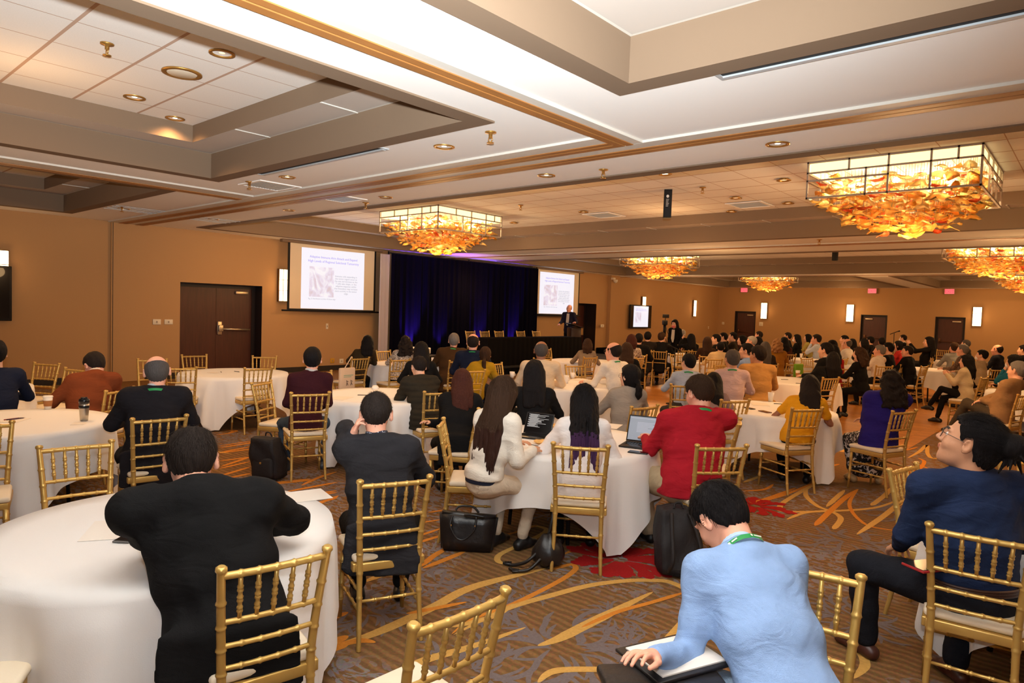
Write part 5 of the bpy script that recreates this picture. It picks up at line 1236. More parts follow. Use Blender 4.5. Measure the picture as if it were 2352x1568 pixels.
def skin_mats(t):
    c = SKINS[t]
    return [mat('skin_'+t, c, .55, bump=.08, bscale=180, var=.10, vscale=14, spec=.35), mat('lip_'+t, (c[0]*.75, c[1]*.45, c[2]*.45), .45), mat('eye_white', srgb(226, 220, 212), .25), mat('eye_dark', (.02, .012, .008), .15), mat('brow_dark', (.02, .014, .010), .8)]
def head_vol(c, R, s, beard=False):
    """c head centre, R head axes, s size; labels 0 skin 1 lip 2 eye 3 iris 4 brow"""
    v = Vol(); T = lambda x, y, z: c+R@(np.array([x, y, z])*s)
    E = lambda p, r, k=.02, lab=0, op='u': v.ell(T(*p), np.array(r)*s, R, k*s, lab, op)
    E((0, -.012, .036), (.074, .095, .083)); E((0, .028, -.028), (.060, .064, .082), .03); E((0, .045, -.078), (.042, .040, .034), .03)
    v.cap(T(0, .072, -.098), T(0, .070, -.09), .016*s, k=.025*s)
    for sx in (-1, 1): E((sx*.038, .060, -.022), (.022, .022, .022), .03)
    E((0, .078, .026), (.048, .016, .010), .012)
    for sx in (-1, 1): E((sx*.031, .098, .008), (.016, .018, .010), .012, 0, 's')
    for sx in (-1, 1): v.ell(T(sx*.031, .076, .008), np.array((.0125, .0125, .0125))*s, R, .002*s, 2); v.ell(T(sx*.031, .0865, .008), np.array((.0052, .004, .0052))*s, R, .001*s, 3)
    for sx in (-1, 1): v.cap(T(sx*.014, .094, .030), T(sx*.046, .082, .032), .0045*s, .003*s, k=.004*s, lab=4)
    v.cap(T(0, .088, .018), T(0, .112, -.022), .0085*s, .0115*s, k=.014*s)
    for sx in (-1, 1): E((sx*.012, .098, -.027), (.010, .011, .008), .008)
    E((0, .093, -.050), (.022, .010, .006), .006, 1); E((0, .092, -.060), (.019, .010, .007), .006, 1)
    for sx in (-1, 1):
        M2 = R@rotm(sx*-30, 0, 0)
        v.ell(T(sx*.084, -.006, .002), np.array((.008, .019, .031))*s, M2, .006*s); v.ell(T(sx*.092, -.001, .004), np.array((.006, .010, .018))*s, M2, .004*s, 0, 's'); v.ell(T(sx*.081, .0, -.022), np.array((.008, .010, .010))*s, M2, .006*s)
    return v, T
def hand_vol(v, w, d, pn, s, side, curl=.6, spread=1.0, lab=0, grip=0.0):
    """w wrist, d finger direction, pn palm normal (the way the palm faces)"""
    d = unit(d); pn = unit(np.asarray(pn, float)-d*np.dot(pn, d)); x = np.cross(pn, d)*side      # x: towards the thumb
    Q = lambda a, b, c_: w+(x*a+d*b+pn*c_)*s
    v.cap(Q(0, -.03, 0), Q(0, .02, 0), .026*s, .030*s, lat=x, fa=.75, fb=.6, k=.015, lab=lab); v.cap(Q(.002, .03, 0), Q(0, .075, 0), .036*s, .038*s, lat=x, fa=.42, fb=.34, k=.012, lab=lab)
    for i, (xo, L, bo) in enumerate(((.030, .072, .085), (.010, .080, .090), (-.011, .074, .087), (-.030, .058, .078))):
        r = (.0088, .009, .0086, .0076)[i]*s; c1 = curl*(.75+.12*i); a0 = Q(xo, bo-.01, 0); ang = 0; p = a0; dr = spread*xo*1.6
        for j, seg in enumerate((.46, .30, .24)):
            ang += c1*(.55, .8, .55)[j]; q = p+(x*dr*.3*seg+d*math.cos(ang)*L*seg+pn*math.sin(ang)*L*seg)*s; v.cap(p, q, r*(1-.10*j), r*(1-.10*(j+1)), k=.003, lab=lab); p = q
    t0, t1, t2, t3 = Q(.022, .018, .004), Q(.046, .045, .012), Q(.054, .075, .018+.01*curl), Q(.050, .098, .024+.02*curl)
    v.cap(t0, t1, .014*s, .0115*s, k=.012, lab=lab); v.cap(t1, t2, .0112*s, .0095*s, k=.004, lab=lab); v.cap(t2, t3, .0095*s, .0078*s, k=.003, lab=lab)
def hair_mats(col, tip=None):
    nm = 'hair_%02d%02d%02d' % tuple(int(99*min(1, c*2)) for c in col)
    m = mat(nm, col, .62, bump=.8, bscale=70, stretch=(3.2, 3.2, .35), var=.45, vscale=60, spec=.10); ms = [m]
    if tip is not None: ms.append(mat(nm+'_tip', tip, .6, bump=.8, bscale=70, stretch=(3.2, 3.2, .35), var=.35, vscale=60, spec=.12))
    return ms
HAIR = {'black': (.010, .008, .008), 'soft': (.022, .015, .012), 'brown': (.045, .022, .012), 'auburn': (.060, .018, .012), 'grey': (.19, .17, .155), 'silver': (.42, .38, .33), 'blond': (.30, .15, .06), 'salt': (.085, .072, .065)}
PEOPLE = []; AUTO = []
def person(label, hx, hy, look=0, hair='short', hc='black', top='shirt', tc=(.1, .1, .1), bc=(.015, .015, .018), skin='light', seat=None, z=1.33, s=1.0, lean=6, det=1, hp=0, hyaw=0, hroll=0,
           L='table', Rr='table', feet=None, feetR=None, head=None, extra=(), fem=False, stand=False, zfloor=0.0, wid=1.0, slean=0, xy=None, shoe=(.012, .011, .011), tip=None, hairlen=.30, skirt=False, sleeve=True, plain=False, wr=.0035, knee=None, hang=None, htwist=0, poles=None, bow=0.0):
    """look: degrees turned left from straight away from the camera, or ('abs', heading)"""
    if not isinstance(look, tuple) and 38 <= look < 72 and hy < 812 and hx > 1600: look = look+24
    hd = math.radians((away(hx)+look) if not isinstance(look, tuple) else look[1])-PI/2
    U = np.array([0, 0, 1.0]); fy = np.array([0, 1.0, 0]); lat = np.array([1.0, 0, 0])
    HS = 1.12; W = s*wid*(.92 if fem else 1.03); S = s*(.95 if fem else 1.0)
    hz = (.96*S if stand else .565)
    def spine(lf, ls, S=None):
        S = S or SS[0]; p = np.array([0, 0, hz]); out = [p]
        for L_, f in ((.10, .75), (.13, .95), (.15, 1.08), (.15, 1.25)):
            a, b = math.radians(lf*f), math.radians(ls*f); u = unit([math.sin(b), math.sin(a)*math.cos(b), math.cos(a)*math.cos(b)]); p = p+u*L_*S; out.append(p)
        return out
    SS = [S]
    def headpos(lf, ls):
        S = SS[0]; sp = spine(lf, ls); a = math.radians(lf*.55+hp*.45); b = math.radians(ls*.8); u = unit([math.sin(b), math.sin(a), math.cos(a)]); return sp, sp[-1]+u*(.150-.055*bow)*S+np.array([0, (.018+.095*bow)*S, 0])
    rc, rs_ = math.cos(hd), math.sin(hd)
    toW = lambda p, o: np.array([o[0]+p[0]*rc-p[1]*rs_, o[1]+p[0]*rs_+p[1]*rc, p[2]+zfloor])
    HR = rotm(hyaw, hp, hroll)
    top_of = lambda lf, ls: headpos(lf, ls)[1]+HR@np.array([0, -.01, .128*SS[0]*HS])
    if seat is not None or xy is not None:
        if xy is not None: o = np.array(xy, float)
        else:
            c, ch = CHAIRS[seat]; a = math.radians(ch-90); off = (hang or (0, .0)); o = c+np.array([math.cos(a)*off[0]-math.sin(a)*off[1], math.sin(a)*off[0]+math.cos(a)*off[1]])
        q = np.array([float(lean), float(slean)]); tgt = np.array([hx, hy], float)
        if not plain:
            f = lambda q: pix(toW(top_of(*q), o))-tgt
            g_ = np.array([S, float(slean)])                       # first the stature and a slight side lean, then the forward lean
            def f2(g): SS[0] = g[0]; return f((lean, g[1]))
            for _ in range(25):
                r0 = f2(g_); J = np.stack([(f2(g_+np.array([.01, 0]))-r0)/.01, (f2(g_+np.array([0, .5]))-r0)/.5], 1)
                stp = np.linalg.lstsq(J, r0, rcond=None)[0]; g_ = g_-np.clip(stp, [-.05, -5], [.05, 5]); g_ = np.clip(g_, [.90, -9], [1.13, 9])
            S = float(g_[0]); SS[0] = S; q[1] = g_[1]; W = S*wid*(.96 if fem else 1.05)
            for _ in range(25):
                r0 = f(q); J = np.stack([(f(q+np.array([.5, 0]))-r0)/.5, (f(q+np.array([0, .5]))-r0)/.5], 1)
                q = q-np.clip(np.linalg.lstsq(J.T@J+np.eye(2)*.05, J.T@r0, rcond=None)[0], -6, 6); q = np.clip(q, [-10, -18], [48, 18])
            e = f(q)
            if det >= 2: print('lean', label[:40], round(S, 2), np.round(q, 1))
            if abs(e).max() > 6: print('head off', label[:40], np.round(q), np.round(e))
        lf, ls = q
    else:
        lf, ls = lean, slean; t = at(hx, hy, z+zfloor); tp = top_of(lf, ls); S_ = (z-0)/tp[2]; o = np.array([t[0], t[1]])-np.array([tp[0]*rc-tp[1]*rs_, tp[0]*rs_+tp[1]*rc])
    sp, hc_ = headpos(lf, ls); P0, P1, P2, P3, NK = sp
    u_top = unit(NK-P3); fwd = np.array([0, math.cos(math.radians(lf)), -math.sin(math.radians(lf))])
    sh = []
    for sx in (-1, 1): sh.append(NK-u_top*.050*S+lat*sx*.168*W*S+fwd*.012)
    root = empty('person', (o[0], o[1], zfloor), hd); tag(root, label, 'person')
    if seat is None and xy is None and not stand and det == 1 and 0 < hx < 2352:
        AUTO.append((label, o, math.degrees(hd)+90))
    # arms ------------------------------------------------------------
    pres = {'table': lambda x: np.array([x*.17, .40, .80]), 'lap': lambda x: np.array([x*.10, .30, .66]), 'typing': lambda x: np.array([x*.10, .42, .81]), 'thigh': lambda x: np.array([x*.13, .36, .64]), 'side': lambda x: np.array([x*.27, .02, hz-.15]),
            'chin': lambda x: hc_+np.array([x*.02, .12, -.13]), 'ear': lambda x: hc_+np.array([x*.125, .0, -.10]), 'book': lambda x: np.array([x*.10, .30, .86]), 'fold': lambda x: np.array([-x*.06, .27, .74]), 'raise': lambda x: np.array([x*.12, .36, 1.22]), 'cup': lambda x: np.array([x*.06, .30, .92])}
    arms = []
    for i, (sx, tg) in enumerate(((-1, L), (1, Rr))):
        if isinstance(tg, str): t = pres[tg](sx)
        elif tg[0] == 'w': q_ = np.array(tg[1])-np.array([o[0], o[1], zfloor]); t = np.array([q_[0]*rc+q_[1]*rs_, -q_[0]*rs_+q_[1]*rc, q_[2]])
        else: t = np.array(tg, float)
        pole = np.array([sx*.5, -.35, -.9]) if (poles is None) else np.array([sx*poles[0], poles[1], poles[2]])
        if isinstance(tg, str) and tg in ('ear', 'chin', 'raise'): pole = np.array([sx*.45, .15, -1.0])
        if isinstance(tg, str) and tg == 'table' and poles is None: pole = np.array([sx*.75, -.3, -.75])
        el, wr_ = ik(sh[i], t, .285*S, .255*S, pole); arms.append((sh[i], el, wr_, sx))
    # legs ------------------------------------------------------------
    legs = []
    for i, sx in enumerate((-1, 1)):
        hj = P0+lat*sx*.085*W; ft = (feet if sx < 0 else (feetR or feet))
        if stand: a = np.array([sx*.10, .0, .085]); kn, a = ik(hj, a, .45*S, .42*S, (0, 1, 0))
        else:
            a = np.array([sx*.13, .36, .085]) if ft is None else np.array(ft if (ft is not feet or sx < 0 or feetR is not None) else (-ft[0], ft[1], ft[2]), float)
            kd = (sx*.25, .6, .8) if knee is None else (knee[i] if isinstance(knee[0], (tuple, list)) else (knee[0]*sx, knee[1], knee[2]))
            kn, a = ik(hj, a, .43*S, .43*S, kd)
        legs.append((hj, kn, a, sx))
    hb = (.011, .018, .030)[3-det]; hh = (.0048, .0085, .014)[3-det]; hd_ = (.0038, .0065, .010)[3-det]
    sk = skin_mats(skin); parts = []
    # body: head and neck, slim trunk and limbs, hands
    Sb = S; S = S*HS; v, T = head_vol(hc_, HR, S)
    v.cap(NK-u_top*.03, hc_+HR@np.array([0, -.022, -.05])*S, .060*Sb, .056*Sb, k=.025)
    parts.append(v.mesh(hh))
    S = Sb; b = Vol(); b.cap(P0, P1, .125*W, .115*W, lat, .75, .72); b.cap(P1, P2, .115*W, .125*W, lat, .72, .70); b.cap(P2, P3, .125*W, .125*W, lat, .7, .55); b.cap(P3, NK, .10*W, .05, lat, .6, .9)
    for a_, e_, w_, sx in arms: b.cap(P3*.5+NK*.5, a_, .05, .042, k=.03); b.cap(a_, e_, .042*S, .035*S); b.cap(e_, w_, .035*S, .024*S, k=.01)
    for h_, k_, a_, sx in legs: b.cap(h_, k_, .068*W, .048*W, k=.03); b.cap(k_, a_, .046*W, .030*W, k=.01)
    parts.append(b.mesh(max(hb, .016)))
    for (a_, e_, w_, sx), tg in zip(arms, (L, Rr)):
        hv = Vol(); dd = unit(w_-e_); 
        if not isinstance(tg, str): pn = (0, -.2, -1); dd = unit(dd+np.array([-sx*.25, .2, 0]))
        elif tg in ('table', 'typing', 'book'): dd = unit(dd*np.array([1, 1, .15])+np.array([-sx*.25, .3, 0])); pn = (0, 0, -1)
        elif tg in ('lap', 'thigh', 'fold'): pn = (0, -.3, -1)
        elif tg == 'ear': dd = unit(np.array([-sx*.35, -.25, .9])); pn = (-sx*.9, 0, -.3)
        elif tg == 'side': dd = unit(np.array([0, .1, -1.0])); pn = (-sx, 0, 0)
        else: pn = (-sx*.7, -.3, -.2)
        hv.cap(e_*.25+w_*.75, w_, .027*S, .0255*S, k=.01); hand_vol(hv, w_, dd, np.array(pn, float), S*(.92 if fem else 1.0), sx, .55 if tg != 'ear' else .8)
        parts.append(hv.mesh(hd_))
    link('body', np_mesh('body', parts, sk), root)
    # hair -------------------------------------------------------------
    hcol = HAIR[hc] if isinstance(hc, str) else hc; hm = hair_mats(hcol, tip)
    if hair != 'none':
        S = Sb*HS; hv = Vol(); HV = []; Ri = HR.astype(F32); c32 = hc_.astype(F32); s_ = S
        zl_y = np.array([-.12, -.095, -.06, -.035, -.012, .004, .02, .034, .05, .075, .10]); zl = {'short': [-.075, -.072, -.060, -.045, .030, .040, .012, .018, .065, .080, .09], 'fem': [-.2, -.2, -.2, -.2, -.16, -.12, -.06, .0, .055, .082, .10]}
        zv = np.array(zl['short' if hair in ('short', 'fade', 'bald', 'thin', 'thincrown', 'bun') else 'fem'])
        infl = {'short': .015, 'fade': .011, 'bald': .0125, 'thin': .010, 'thincrown': .012, 'bun': .012}.get(hair, .020)
        sd = abs(hash(label)) % 1000 if False else sum(map(ord, label)) % 997
        ph = np.random.RandomState(sd).uniform(0, 6.28, 6)
        def capfn(P):
            q = (P-c32)@Ri/s_; x, y, zz_ = q[..., 0], q[..., 1], q[..., 2]; r = np.array([.074+infl*.8, .095+infl, .083+infl*1.1])
            back = np.where((y < 0) & (zz_ < .03), (.03-zz_)*.22, 0)
            qq = np.stack([x, y+.012+back*0, zz_-.036], -1)
            if hair not in ('short', 'fade', 'bald', 'thin', 'thincrown'): qq = np.stack([x, y+.012, np.where(zz_ < .036, (zz_-.036)*.62, zz_-.036)], -1)
            else: qq = np.stack([x, y+.012, np.where(zz_ < .036, (zz_-.036)*.80, zz_-.036)], -1)
            k0 = np.sqrt(((qq/r.astype(F32))**2).sum(-1))+1e-6; k1 = np.sqrt(((qq/(r*r).astype(F32))**2).sum(-1))+1e-6; d = k0*(k0-1)/k1
            az = np.arctan2(x, -y); d = d+(.0011*np.sin(az*38+ph[0]+2*np.sin(zz_*60+ph[1]))+.0012*np.sin(az*17+ph[2]+zz_*50)+.0016*np.sin(x*90+ph[3])*np.sin(y*70+ph[4]))*(1 if hair != 'bald' else .12)
            zz2 = np.interp(y, zl_y, zv)+.006*np.sin(az*21+ph[5]); d = np.maximum(d, (zz2-zz_)*.7)
            if hair == 'fade': d = d+np.clip((.035-zz_)*.12, 0, .010)
            if hair in ('bald', 'thin'): d = d+np.clip((zz_-.005)*.07, 0, .0035)
            if hair in ('bald',): d = np.maximum(d, (zz_-.048-.050*np.clip(-y/.09, 0, 1)))
            if hair == 'thincrown': d = d+.012*np.exp(-((x/.03)**2+((y+.03)/.035)**2))*(zz_ > .06)
            return d*s_
        hv.add(capfn, hc_-.15*S, hc_+.15*S, .006)
        if hair in ('bob', 'long', 'curly', 'shag', 'pony', 'lowpony', 'topbun', 'hbun', 'updo'):
            if hair in ('bob', 'long', 'curly', 'shag'):
                nl = 13 if det == 3 else 9; zend = hc_[2]-hairlen*S; ya = -.085
                rs2 = random.Random(sd)
                for i in range(nl):
                    a = math.radians(-112+224*i/(nl-1)+htwist); st = hc_+HR@(np.array([math.sin(a)*.072, -math.cos(a)*.085-.012, .02])*S)
                    e = hc_+rotm(hyaw*.5)@(np.array([math.sin(a)*(.078 if hair != 'curly' else .10), -math.cos(a)*.085-.035, 0])*S); e[2] = zend+rs2.uniform(-.05, .03)*min(1, hairlen/.3)+abs(math.sin(a))*.03
                    # lie on the back of the trunk
                    if e[2] < NK[2]: e[1] = min(e[1], (NK+(P2-NK)*min(1, (NK[2]-e[2])/max(NK[2]-P2[2], .05)))[1]-.085*W-.02); 
                    m = (st+e)/2+np.array([0, -.012, 0]); 
                    if e[2] < NK[2]: m[1] = min(m[1], NK[1]-.07)
                    r0 = .030*S*(1.15 if hair == 'curly' else 1); r1 = r0*(.42 if hair == 'long' else .75)
                    tl = 1 if tip is not None else 0
                    hv.cap(st, m, r0, r0, k=.022); hv.cap(m, e, r0, r1, k=.018, lab=tl)
                if det == 3:
                    for i in range(34):
                        a = math.radians(rs2.uniform(-112, 112)); st = hc_+HR@(np.array([math.sin(a)*.078, -math.cos(a)*.095-.012, rs2.uniform(-.02, .03)])*S); e = st+rotm(hyaw*.5)@np.array([math.sin(a)*rs2.uniform(-.01, .03), rs2.uniform(-.03, 0), 0]); e[2] = zend-rs2.uniform(-.04, .05)*min(1, hairlen/.3)
                        if e[2] < NK[2]: e[1] = min(e[1], (NK+(P2-NK)*min(1, (NK[2]-e[2])/max(NK[2]-P2[2], .05)))[1]-.095*W-.02)
                        m = (st+e)/2; m[1] = min(m[1], st[1]-.015, e[1]+.012); hv.cap(st, m, .010, .010, k=.004); hv.cap(m, e, .010, .0045, k=.004, lab=1 if tip is not None else 0)
            if hair in ('pony', 'lowpony'):
                b0 = hc_+HR@(np.array([0, -.112, .035 if hair == 'pony' else -.035])*S); e = b0+np.array([.0, -.035, -hairlen*S]); m = b0+np.array([0, -.05, -.06*S]); e[1] = min(e[1], NK[1]-.10*W)
                hv.cap(hc_+HR@(np.array([0, -.09, .03 if hair == 'pony' else -.03])*S), b0, .045*S, .022*S, k=.02); hv.cap(b0, m, .020*S, .030*S, k=.008); hv.cap(m, m*.4+e*.6, .032*S, .034*S, k=.02); hv.cap(m*.4+e*.6, e, .032*S, .012*S, k=.02)
            if hair == 'topbun' or hair == 'hbun':
                b0 = hc_+HR@(np.array([0, -.135, .055])*S); hv.ell(b0, np.array([.052, .048, .050])*S, None, .014)
                rs2 = random.Random(sd)
                for i in range(10): e = b0+np.array([rs2.uniform(-.05, .05), rs2.uniform(-.06, .0), rs2.uniform(-.09, -.03)])*S; hv.cap(b0, e, .014*S, .004*S, k=.006)
        if hair == 'bun':
            b0 = hc_+HR@(np.array([0, -.13, .052])*S); hv.ell(b0, np.array([.055, .050, .052])*S, None, .016)
            rs2 = random.Random(sd)
            for i in range(16): e = b0+np.array([rs2.uniform(-.06, .06), rs2.uniform(-.07, .02), rs2.uniform(-.11, -.02)])*S; hv.cap(b0, e, .015*S, .003*S, k=.006)
        wf = None
        if hair in ('curly', 'shag'): wf = wrinkle(sd, .010*S, 45, (1, 1, 1), False)
        elif hair in ('long', 'bob') and det >= 2: wf = wrinkle(sd, .0022, 60, (2.2, 2.2, .25), False)
        HV.append(hv.mesh(hh*(1.0 if det > 1 else 1.1), wf)); 
        if det == 3 and hair in ('short', 'fade', 'thincrown', 'bun', 'bob', 'long', 'pony', 'lowpony'): HV.append(strands(hc_, HR, S, sd, zl_y, zv, infl, hair))
        link('hair', np_mesh('hair', HV, hm), root)
    S = Sb
    # top garment --------------------------------------------------------
    tcm = tc if not isinstance(tc, tuple) else mat('cloth_%s_%03d%03d%03d' % (top, *[int(c*999) for c in tc]), tc, .88, bump=.3, bscale=(240 if top != 'tweed' else 120), var=.10, vscale=20, spec=.12, fold=(.30 if top in ('shirt', 'untucked', 'tee') else .25), fscale=6.5, stretch=(1, 1, 2.2))
    t = Vol(); jk = top in ('suit', 'blazer', 'coat', 'puffer', 'cardigan', 'tweed'); g = .012 if jk else .004
    low = -.02 if top == 'tweed' else -.09 if (jk or top in ('untucked', 'sweater', 'tee')) else -.01
    t.cap(P0+np.array([0, -.005, low*.5]) if top != 'tweed' else P0*.45+P1*.55, P1, (.158+g)*W, (.148+g)*W, lat, .74, .72, .03); t.cap(P1, P2, (.148+g)*W, (.163+g)*W, lat, .72, .70, .03); t.cap(P2, P3, (.163+g)*W, (.165+g)*W, lat, .70, .58, .03); t.cap(P3, NK-u_top*.035, (.150+g)*W, .085*W, lat, .58, .75, .04)
    if fem: t.ell(P2+fwd*.075+U*.02, (.115*W, .055, .06), None, .04)
    if top == 'tweed': t.cap(P1, P0+np.array([0, -.01, .055]), .15*W, .182*W, lat, .75, .80, .03)
    elif jk or low < -.05: t.cap(P0+np.array([0, -.02, .02]), P0+np.array([0, -.01, low]), (.165+g)*W, (.172+g)*W, lat, .80, .82, .04)
    for a_, e_, w_, sx in arms:
        ea = e_ if sleeve else a_+(e_-a_)*.62
        t.cap(NK-u_top*.022+lat*sx*.045, a_, .056*W+g, (.052+g+(.005 if jk else 0))*W, k=.065); t.cap(a_, ea, (.054+g)*S*wid**.5, (.047+g)*S*wid**.5, k=.06)
        if sleeve: wc = e_+(w_-e_)*(.93 if sleeve is True else sleeve); t.cap(e_, wc, (.048+g)*S*wid**.5, (.034+g)*S, k=.018)
    if top in ('suit', 'coat') and not stand: t.cap(P0+np.array([0, -.150, .06]), P0+np.array([0, -.176, -.19]), .185*W, .205*W, lat, .22, .085, .03)
    # collar
    nd_ = unit(hc_-NK); t.cap(NK-nd_*.035, NK+nd_*.040, .078*W**.5, .066, lat, 1, 1, .02)
    cutf = None; Nc = NK+nd_*(.044 if (jk or top in ('shirt', 'untucked')) else .022); 
    cutz = (Nc, nd_)
    zc = {'shirt': .03, 'tweed': .03, 'tee': -.05, 'untucked': -.075, 'sweater': -.03, 'suit': -.26, 'blazer': -.12, 'coat': -.26, 'puffer': -.10, 'cardigan': -.13}[top]
    def cutf(P, Nc=Nc, nd_=nd_):
        near = np.sqrt(((P-NK)**2).sum(-1)) < .14
        pl = (P-Nc)@nd_; ins_ = .050-np.sqrt((((P-NK)-((P-NK)@nd_)[..., None]*nd_)**2).sum(-1))
        a_ = np.where(near, pl, -1)
        rr = np.sqrt((P[..., 0]-P0[0])**2+(P[..., 1]-P0[1])**2)
        return np.maximum(a_, np.where(rr < .27, P0[2]+zc-P[..., 2], -1))
    dis = None
    sd = sum(map(ord, label)) % 991
    if top == 'puffer':
        q0 = P0.astype(F32); dis = lambda P: -.010*(np.abs(np.sin((P[..., 2]-q0[2])*math.pi/.062))-.5)+wrinkle(sd, .0015, 40)(P)
    elif det >= 2: dis = wrinkle(sd, wr*(1 if det == 3 else .8), 15)
    tobj = link({'suit': 'jacket', 'blazer': 'jacket', 'coat': 'coat', 'puffer': 'jacket', 'tweed': 'jacket', 'cardigan': 'cardigan', 'shirt': 'shirt', 'untucked': 'shirt', 'sweater': 'sweater', 'tee': 'shirt'}[top], np_mesh('top', [t.mesh(hb, dis, cutf)], [tcm]), root)
    # trousers or skirt -----------------------------------------------------
    bm_ = bc if not isinstance(bc, tuple) else mat('trouser_%03d%03d%03d' % tuple(int(c*999) for c in bc), bc, .88, bump=.3, bscale=200, var=.12, vscale=20, spec=.12, fold=.35, fscale=9)
    l = Vol(); l.cap(P0+U*.06*(1 if low > -.05 else .3), P0-U*.01, .150*W, .158*W, lat, .74, .80, .03)
    for h_, k_, a_, sx in legs:
        l.cap(h_, k_, .088*W, .066*W, k=.04); l.cap(k_, a_+np.array([0, 0, .03]) if not skirt else k_+(a_-k_)*.45, .064*W, .050*W, k=.02)
    if skirt:
        kk = (legs[0][1]+legs[1][1])/2; aa = (legs[0][2]+legs[1][2])/2; l.cap(P0, kk, .17*W, .17*W, lat, .6, .5, .05); l.cap(kk, kk*.25+aa*.75+np.array([0, -.02, 0]), .17*W, .20*W, lat, .55, .6, .04)
    link('skirt' if skirt else 'trousers', np_mesh('legs', [l.mesh(max(hb, .012), wrinkle(sd+5, .003, 15) if det >= 2 else None)], [bm_]), root)
    sm = shoe if not isinstance(shoe, tuple) else mat('shoe_%03d%03d%03d' % tuple(int(c*999) for c in shoe), shoe, .4)
    for h_, k_, a_, sx in legs:
        f = unit(np.array([a_[0]-h_[0], .25+max(0, a_[1]-k_[1]), 0])) if not stand else np.array([sx*.15, 1, 0]); f = unit(f); dz = min(a_[2], .085); bz = a_[2]-dz
        sv = Vol(); hl = a_-f*.04; hl[2] = bz+.038; to = a_+f*.15*S; to[2] = bz+.028; sv.cap(hl, a_+f*.06-U*(dz-.045-0), .036, .040, k=.02); sv.cap(a_+f*.06-U*(dz-.042), to, .040, .030, np.cross(f, U), 1, .8, .02); sv.cap(a_-U*.02, hl, .038, .036, k=.02)
        fl_ = bz-.001
        link('shoe', np_mesh('shoe', [sv.mesh((.007, .012, .018)[3-det], None, lambda P, z_=fl_: (z_-P[..., 2]))], [sm]), root)
    info = dict(root=root, hc=hc_, HR=HR, S=S*HS, NK=NK, nd=nd_, T=T, arms=arms, legs=legs, P=sp, W=W, lat=lat, fwd=fwd, o=o, hd=hd)
    for ex in extra: EXTRA[ex[0]](info, *ex[1:])
    PEOPLE.append(info); return info
def strands(c, R, S, seed, zl_y, zv, infl, style):
    """thin tapering locks that follow the skull, as quads"""
    rs = np.random.RandomState(seed); n = 1500; V, Q = [], []; o = 0
    crown = np.array([0, -.055, .112])
    for i in range(n):
        d0 = rs.normal(size=3); d0[2] = abs(d0[2])*.9-.25; d0 /= np.linalg.norm(d0)
        r = np.array([.074+infl*.8, .095+infl, .083+infl*1.1]); p = d0*r+np.array([0, -.012, .036])
        if p[2] < .036: p[2] = .036+(p[2]-.036)/.8
        if p[2] < np.interp(p[1], zl_y, zv)+.012 or (style in ('thincrown',) and np.hypot(p[0], p[1]+.03) < .028): continue
        fl = p-crown; fl[2] -= .04; nrm = unit((p-np.array([0, -.012, .036]))/(r*r)); fl = unit(fl-nrm*np.dot(fl, nrm)); fl = unit(fl+rs.normal(size=3)*.18); 
        L = .030 if style in ('short', 'thincrown') else (.016 if style == 'fade' else .05)
        if style in ('bun', 'pony', 'lowpony'): fl = unit(np.array([0, -.13, .05 if style != 'lowpony' else -.03])-p); fl = unit(fl-nrm*np.dot(fl, nrm)); L = .045
        sd_ = np.cross(fl, nrm); wv = .0011; pts = []
        for j, t in enumerate((0, .35, .7, 1.0)):
            q = p+fl*L*t+nrm*(.0012+.0035*math.sin(t*2.2)-.02*t*t*L*8*.15); w = wv*(1, 1, .7, .15)[j]; pts += [q+sd_*w, q-sd_*w]
        V += [c+R@(q*S) for q in pts]; Q += [[o+2*j, o+2*j+1, o+2*j+3, o+2*j+2] for j in range(3)]; o += 8
    return np.array(V), np.array(Q), np.zeros(len(Q), int)
# wearables ------------------------------------------------------------------
EXTRA = {}
M_lany = mat('lanyard_green', srgb(34, 140, 70), .6); M_lanyw = mat('lanyard_print', srgb(236, 240, 226), .6)
def ribbon(pts, nrm, w, m, name, parent, t=.0015):
    mb = MB(); L_, R_ = [], []
    n = len(pts)
    for i, p in enumerate(pts):
        d = unit(pts[min(i+1, n-1)]-pts[max(i-1, 0)]); s_ = np.cross(d, nrm[i]); L_.append(tuple(p+s_*w/2)); R_.append(tuple(p-s_*w/2))
    mb.faces(L_+R_, [(i, i+1, n+i+1, n+i) for i in range(n-1)], 0, True); return mb.build(name, m, parent)
def ex_lanyard(I, badge=True, prn=False):
    NK, nd_, W = I['NK'], I['nd'], I['W']; pts, nr = [], []; R0 = .083*W**.5
    for i in range(-14, 15):
        a = PI*i/14*.86; r = np.array([math.sin(a), -math.cos(a), 0]); r = r-nd_*np.dot(r, nd_); q = NK+unit(r)*(R0+.004)-nd_*.004+nd_*.012*math.cos(a)-np.array([0, 0, .03])*(1-math.cos(a))*.5; pts.append(q); nr.append(unit(r))
    end = I['P'][2]+I['fwd']*.15
    pts = [end-I['lat']*.02]+pts+[end+I['lat']*.02]; nr = [I['fwd']]+nr+[I['fwd']]
    o = ribbon(pts, nr, .019, M_lany, 'lanyard', I['root'])
    if prn:
        mb = MB()
        for i in range(3, 27, 3):
            p, q = pts[i], pts[i+1]; n_ = nr[i]*.0022; d = unit(q-p); s_ = np.cross(d, nr[i]); c = p+n_
            mb.faces([tuple(c+(d*math.cos(a)+s_*math.sin(a))*.0055) for a in [2*PI*k/8 for k in range(8)]], [tuple(range(8))])
            p2 = p+n_*1.2+d*.011; q2 = p2+(q-p)+(nr[i+1]-nr[i])*.002
            mb.faces([tuple(p2+s_*.0028), tuple(p2-s_*.0028), tuple(q2-s_*.0028), tuple(q2+s_*.0028)], [(0, 1, 2, 3)])
        mb.build('print', M_lanyw, o)
    MB().box(tuple(end-np.array([.045, .002, .13])), tuple(end+np.array([.045, .002, 0]))).build('badge', M_paper, I['root'])
EXTRA['lanyard'] = ex_lanyard
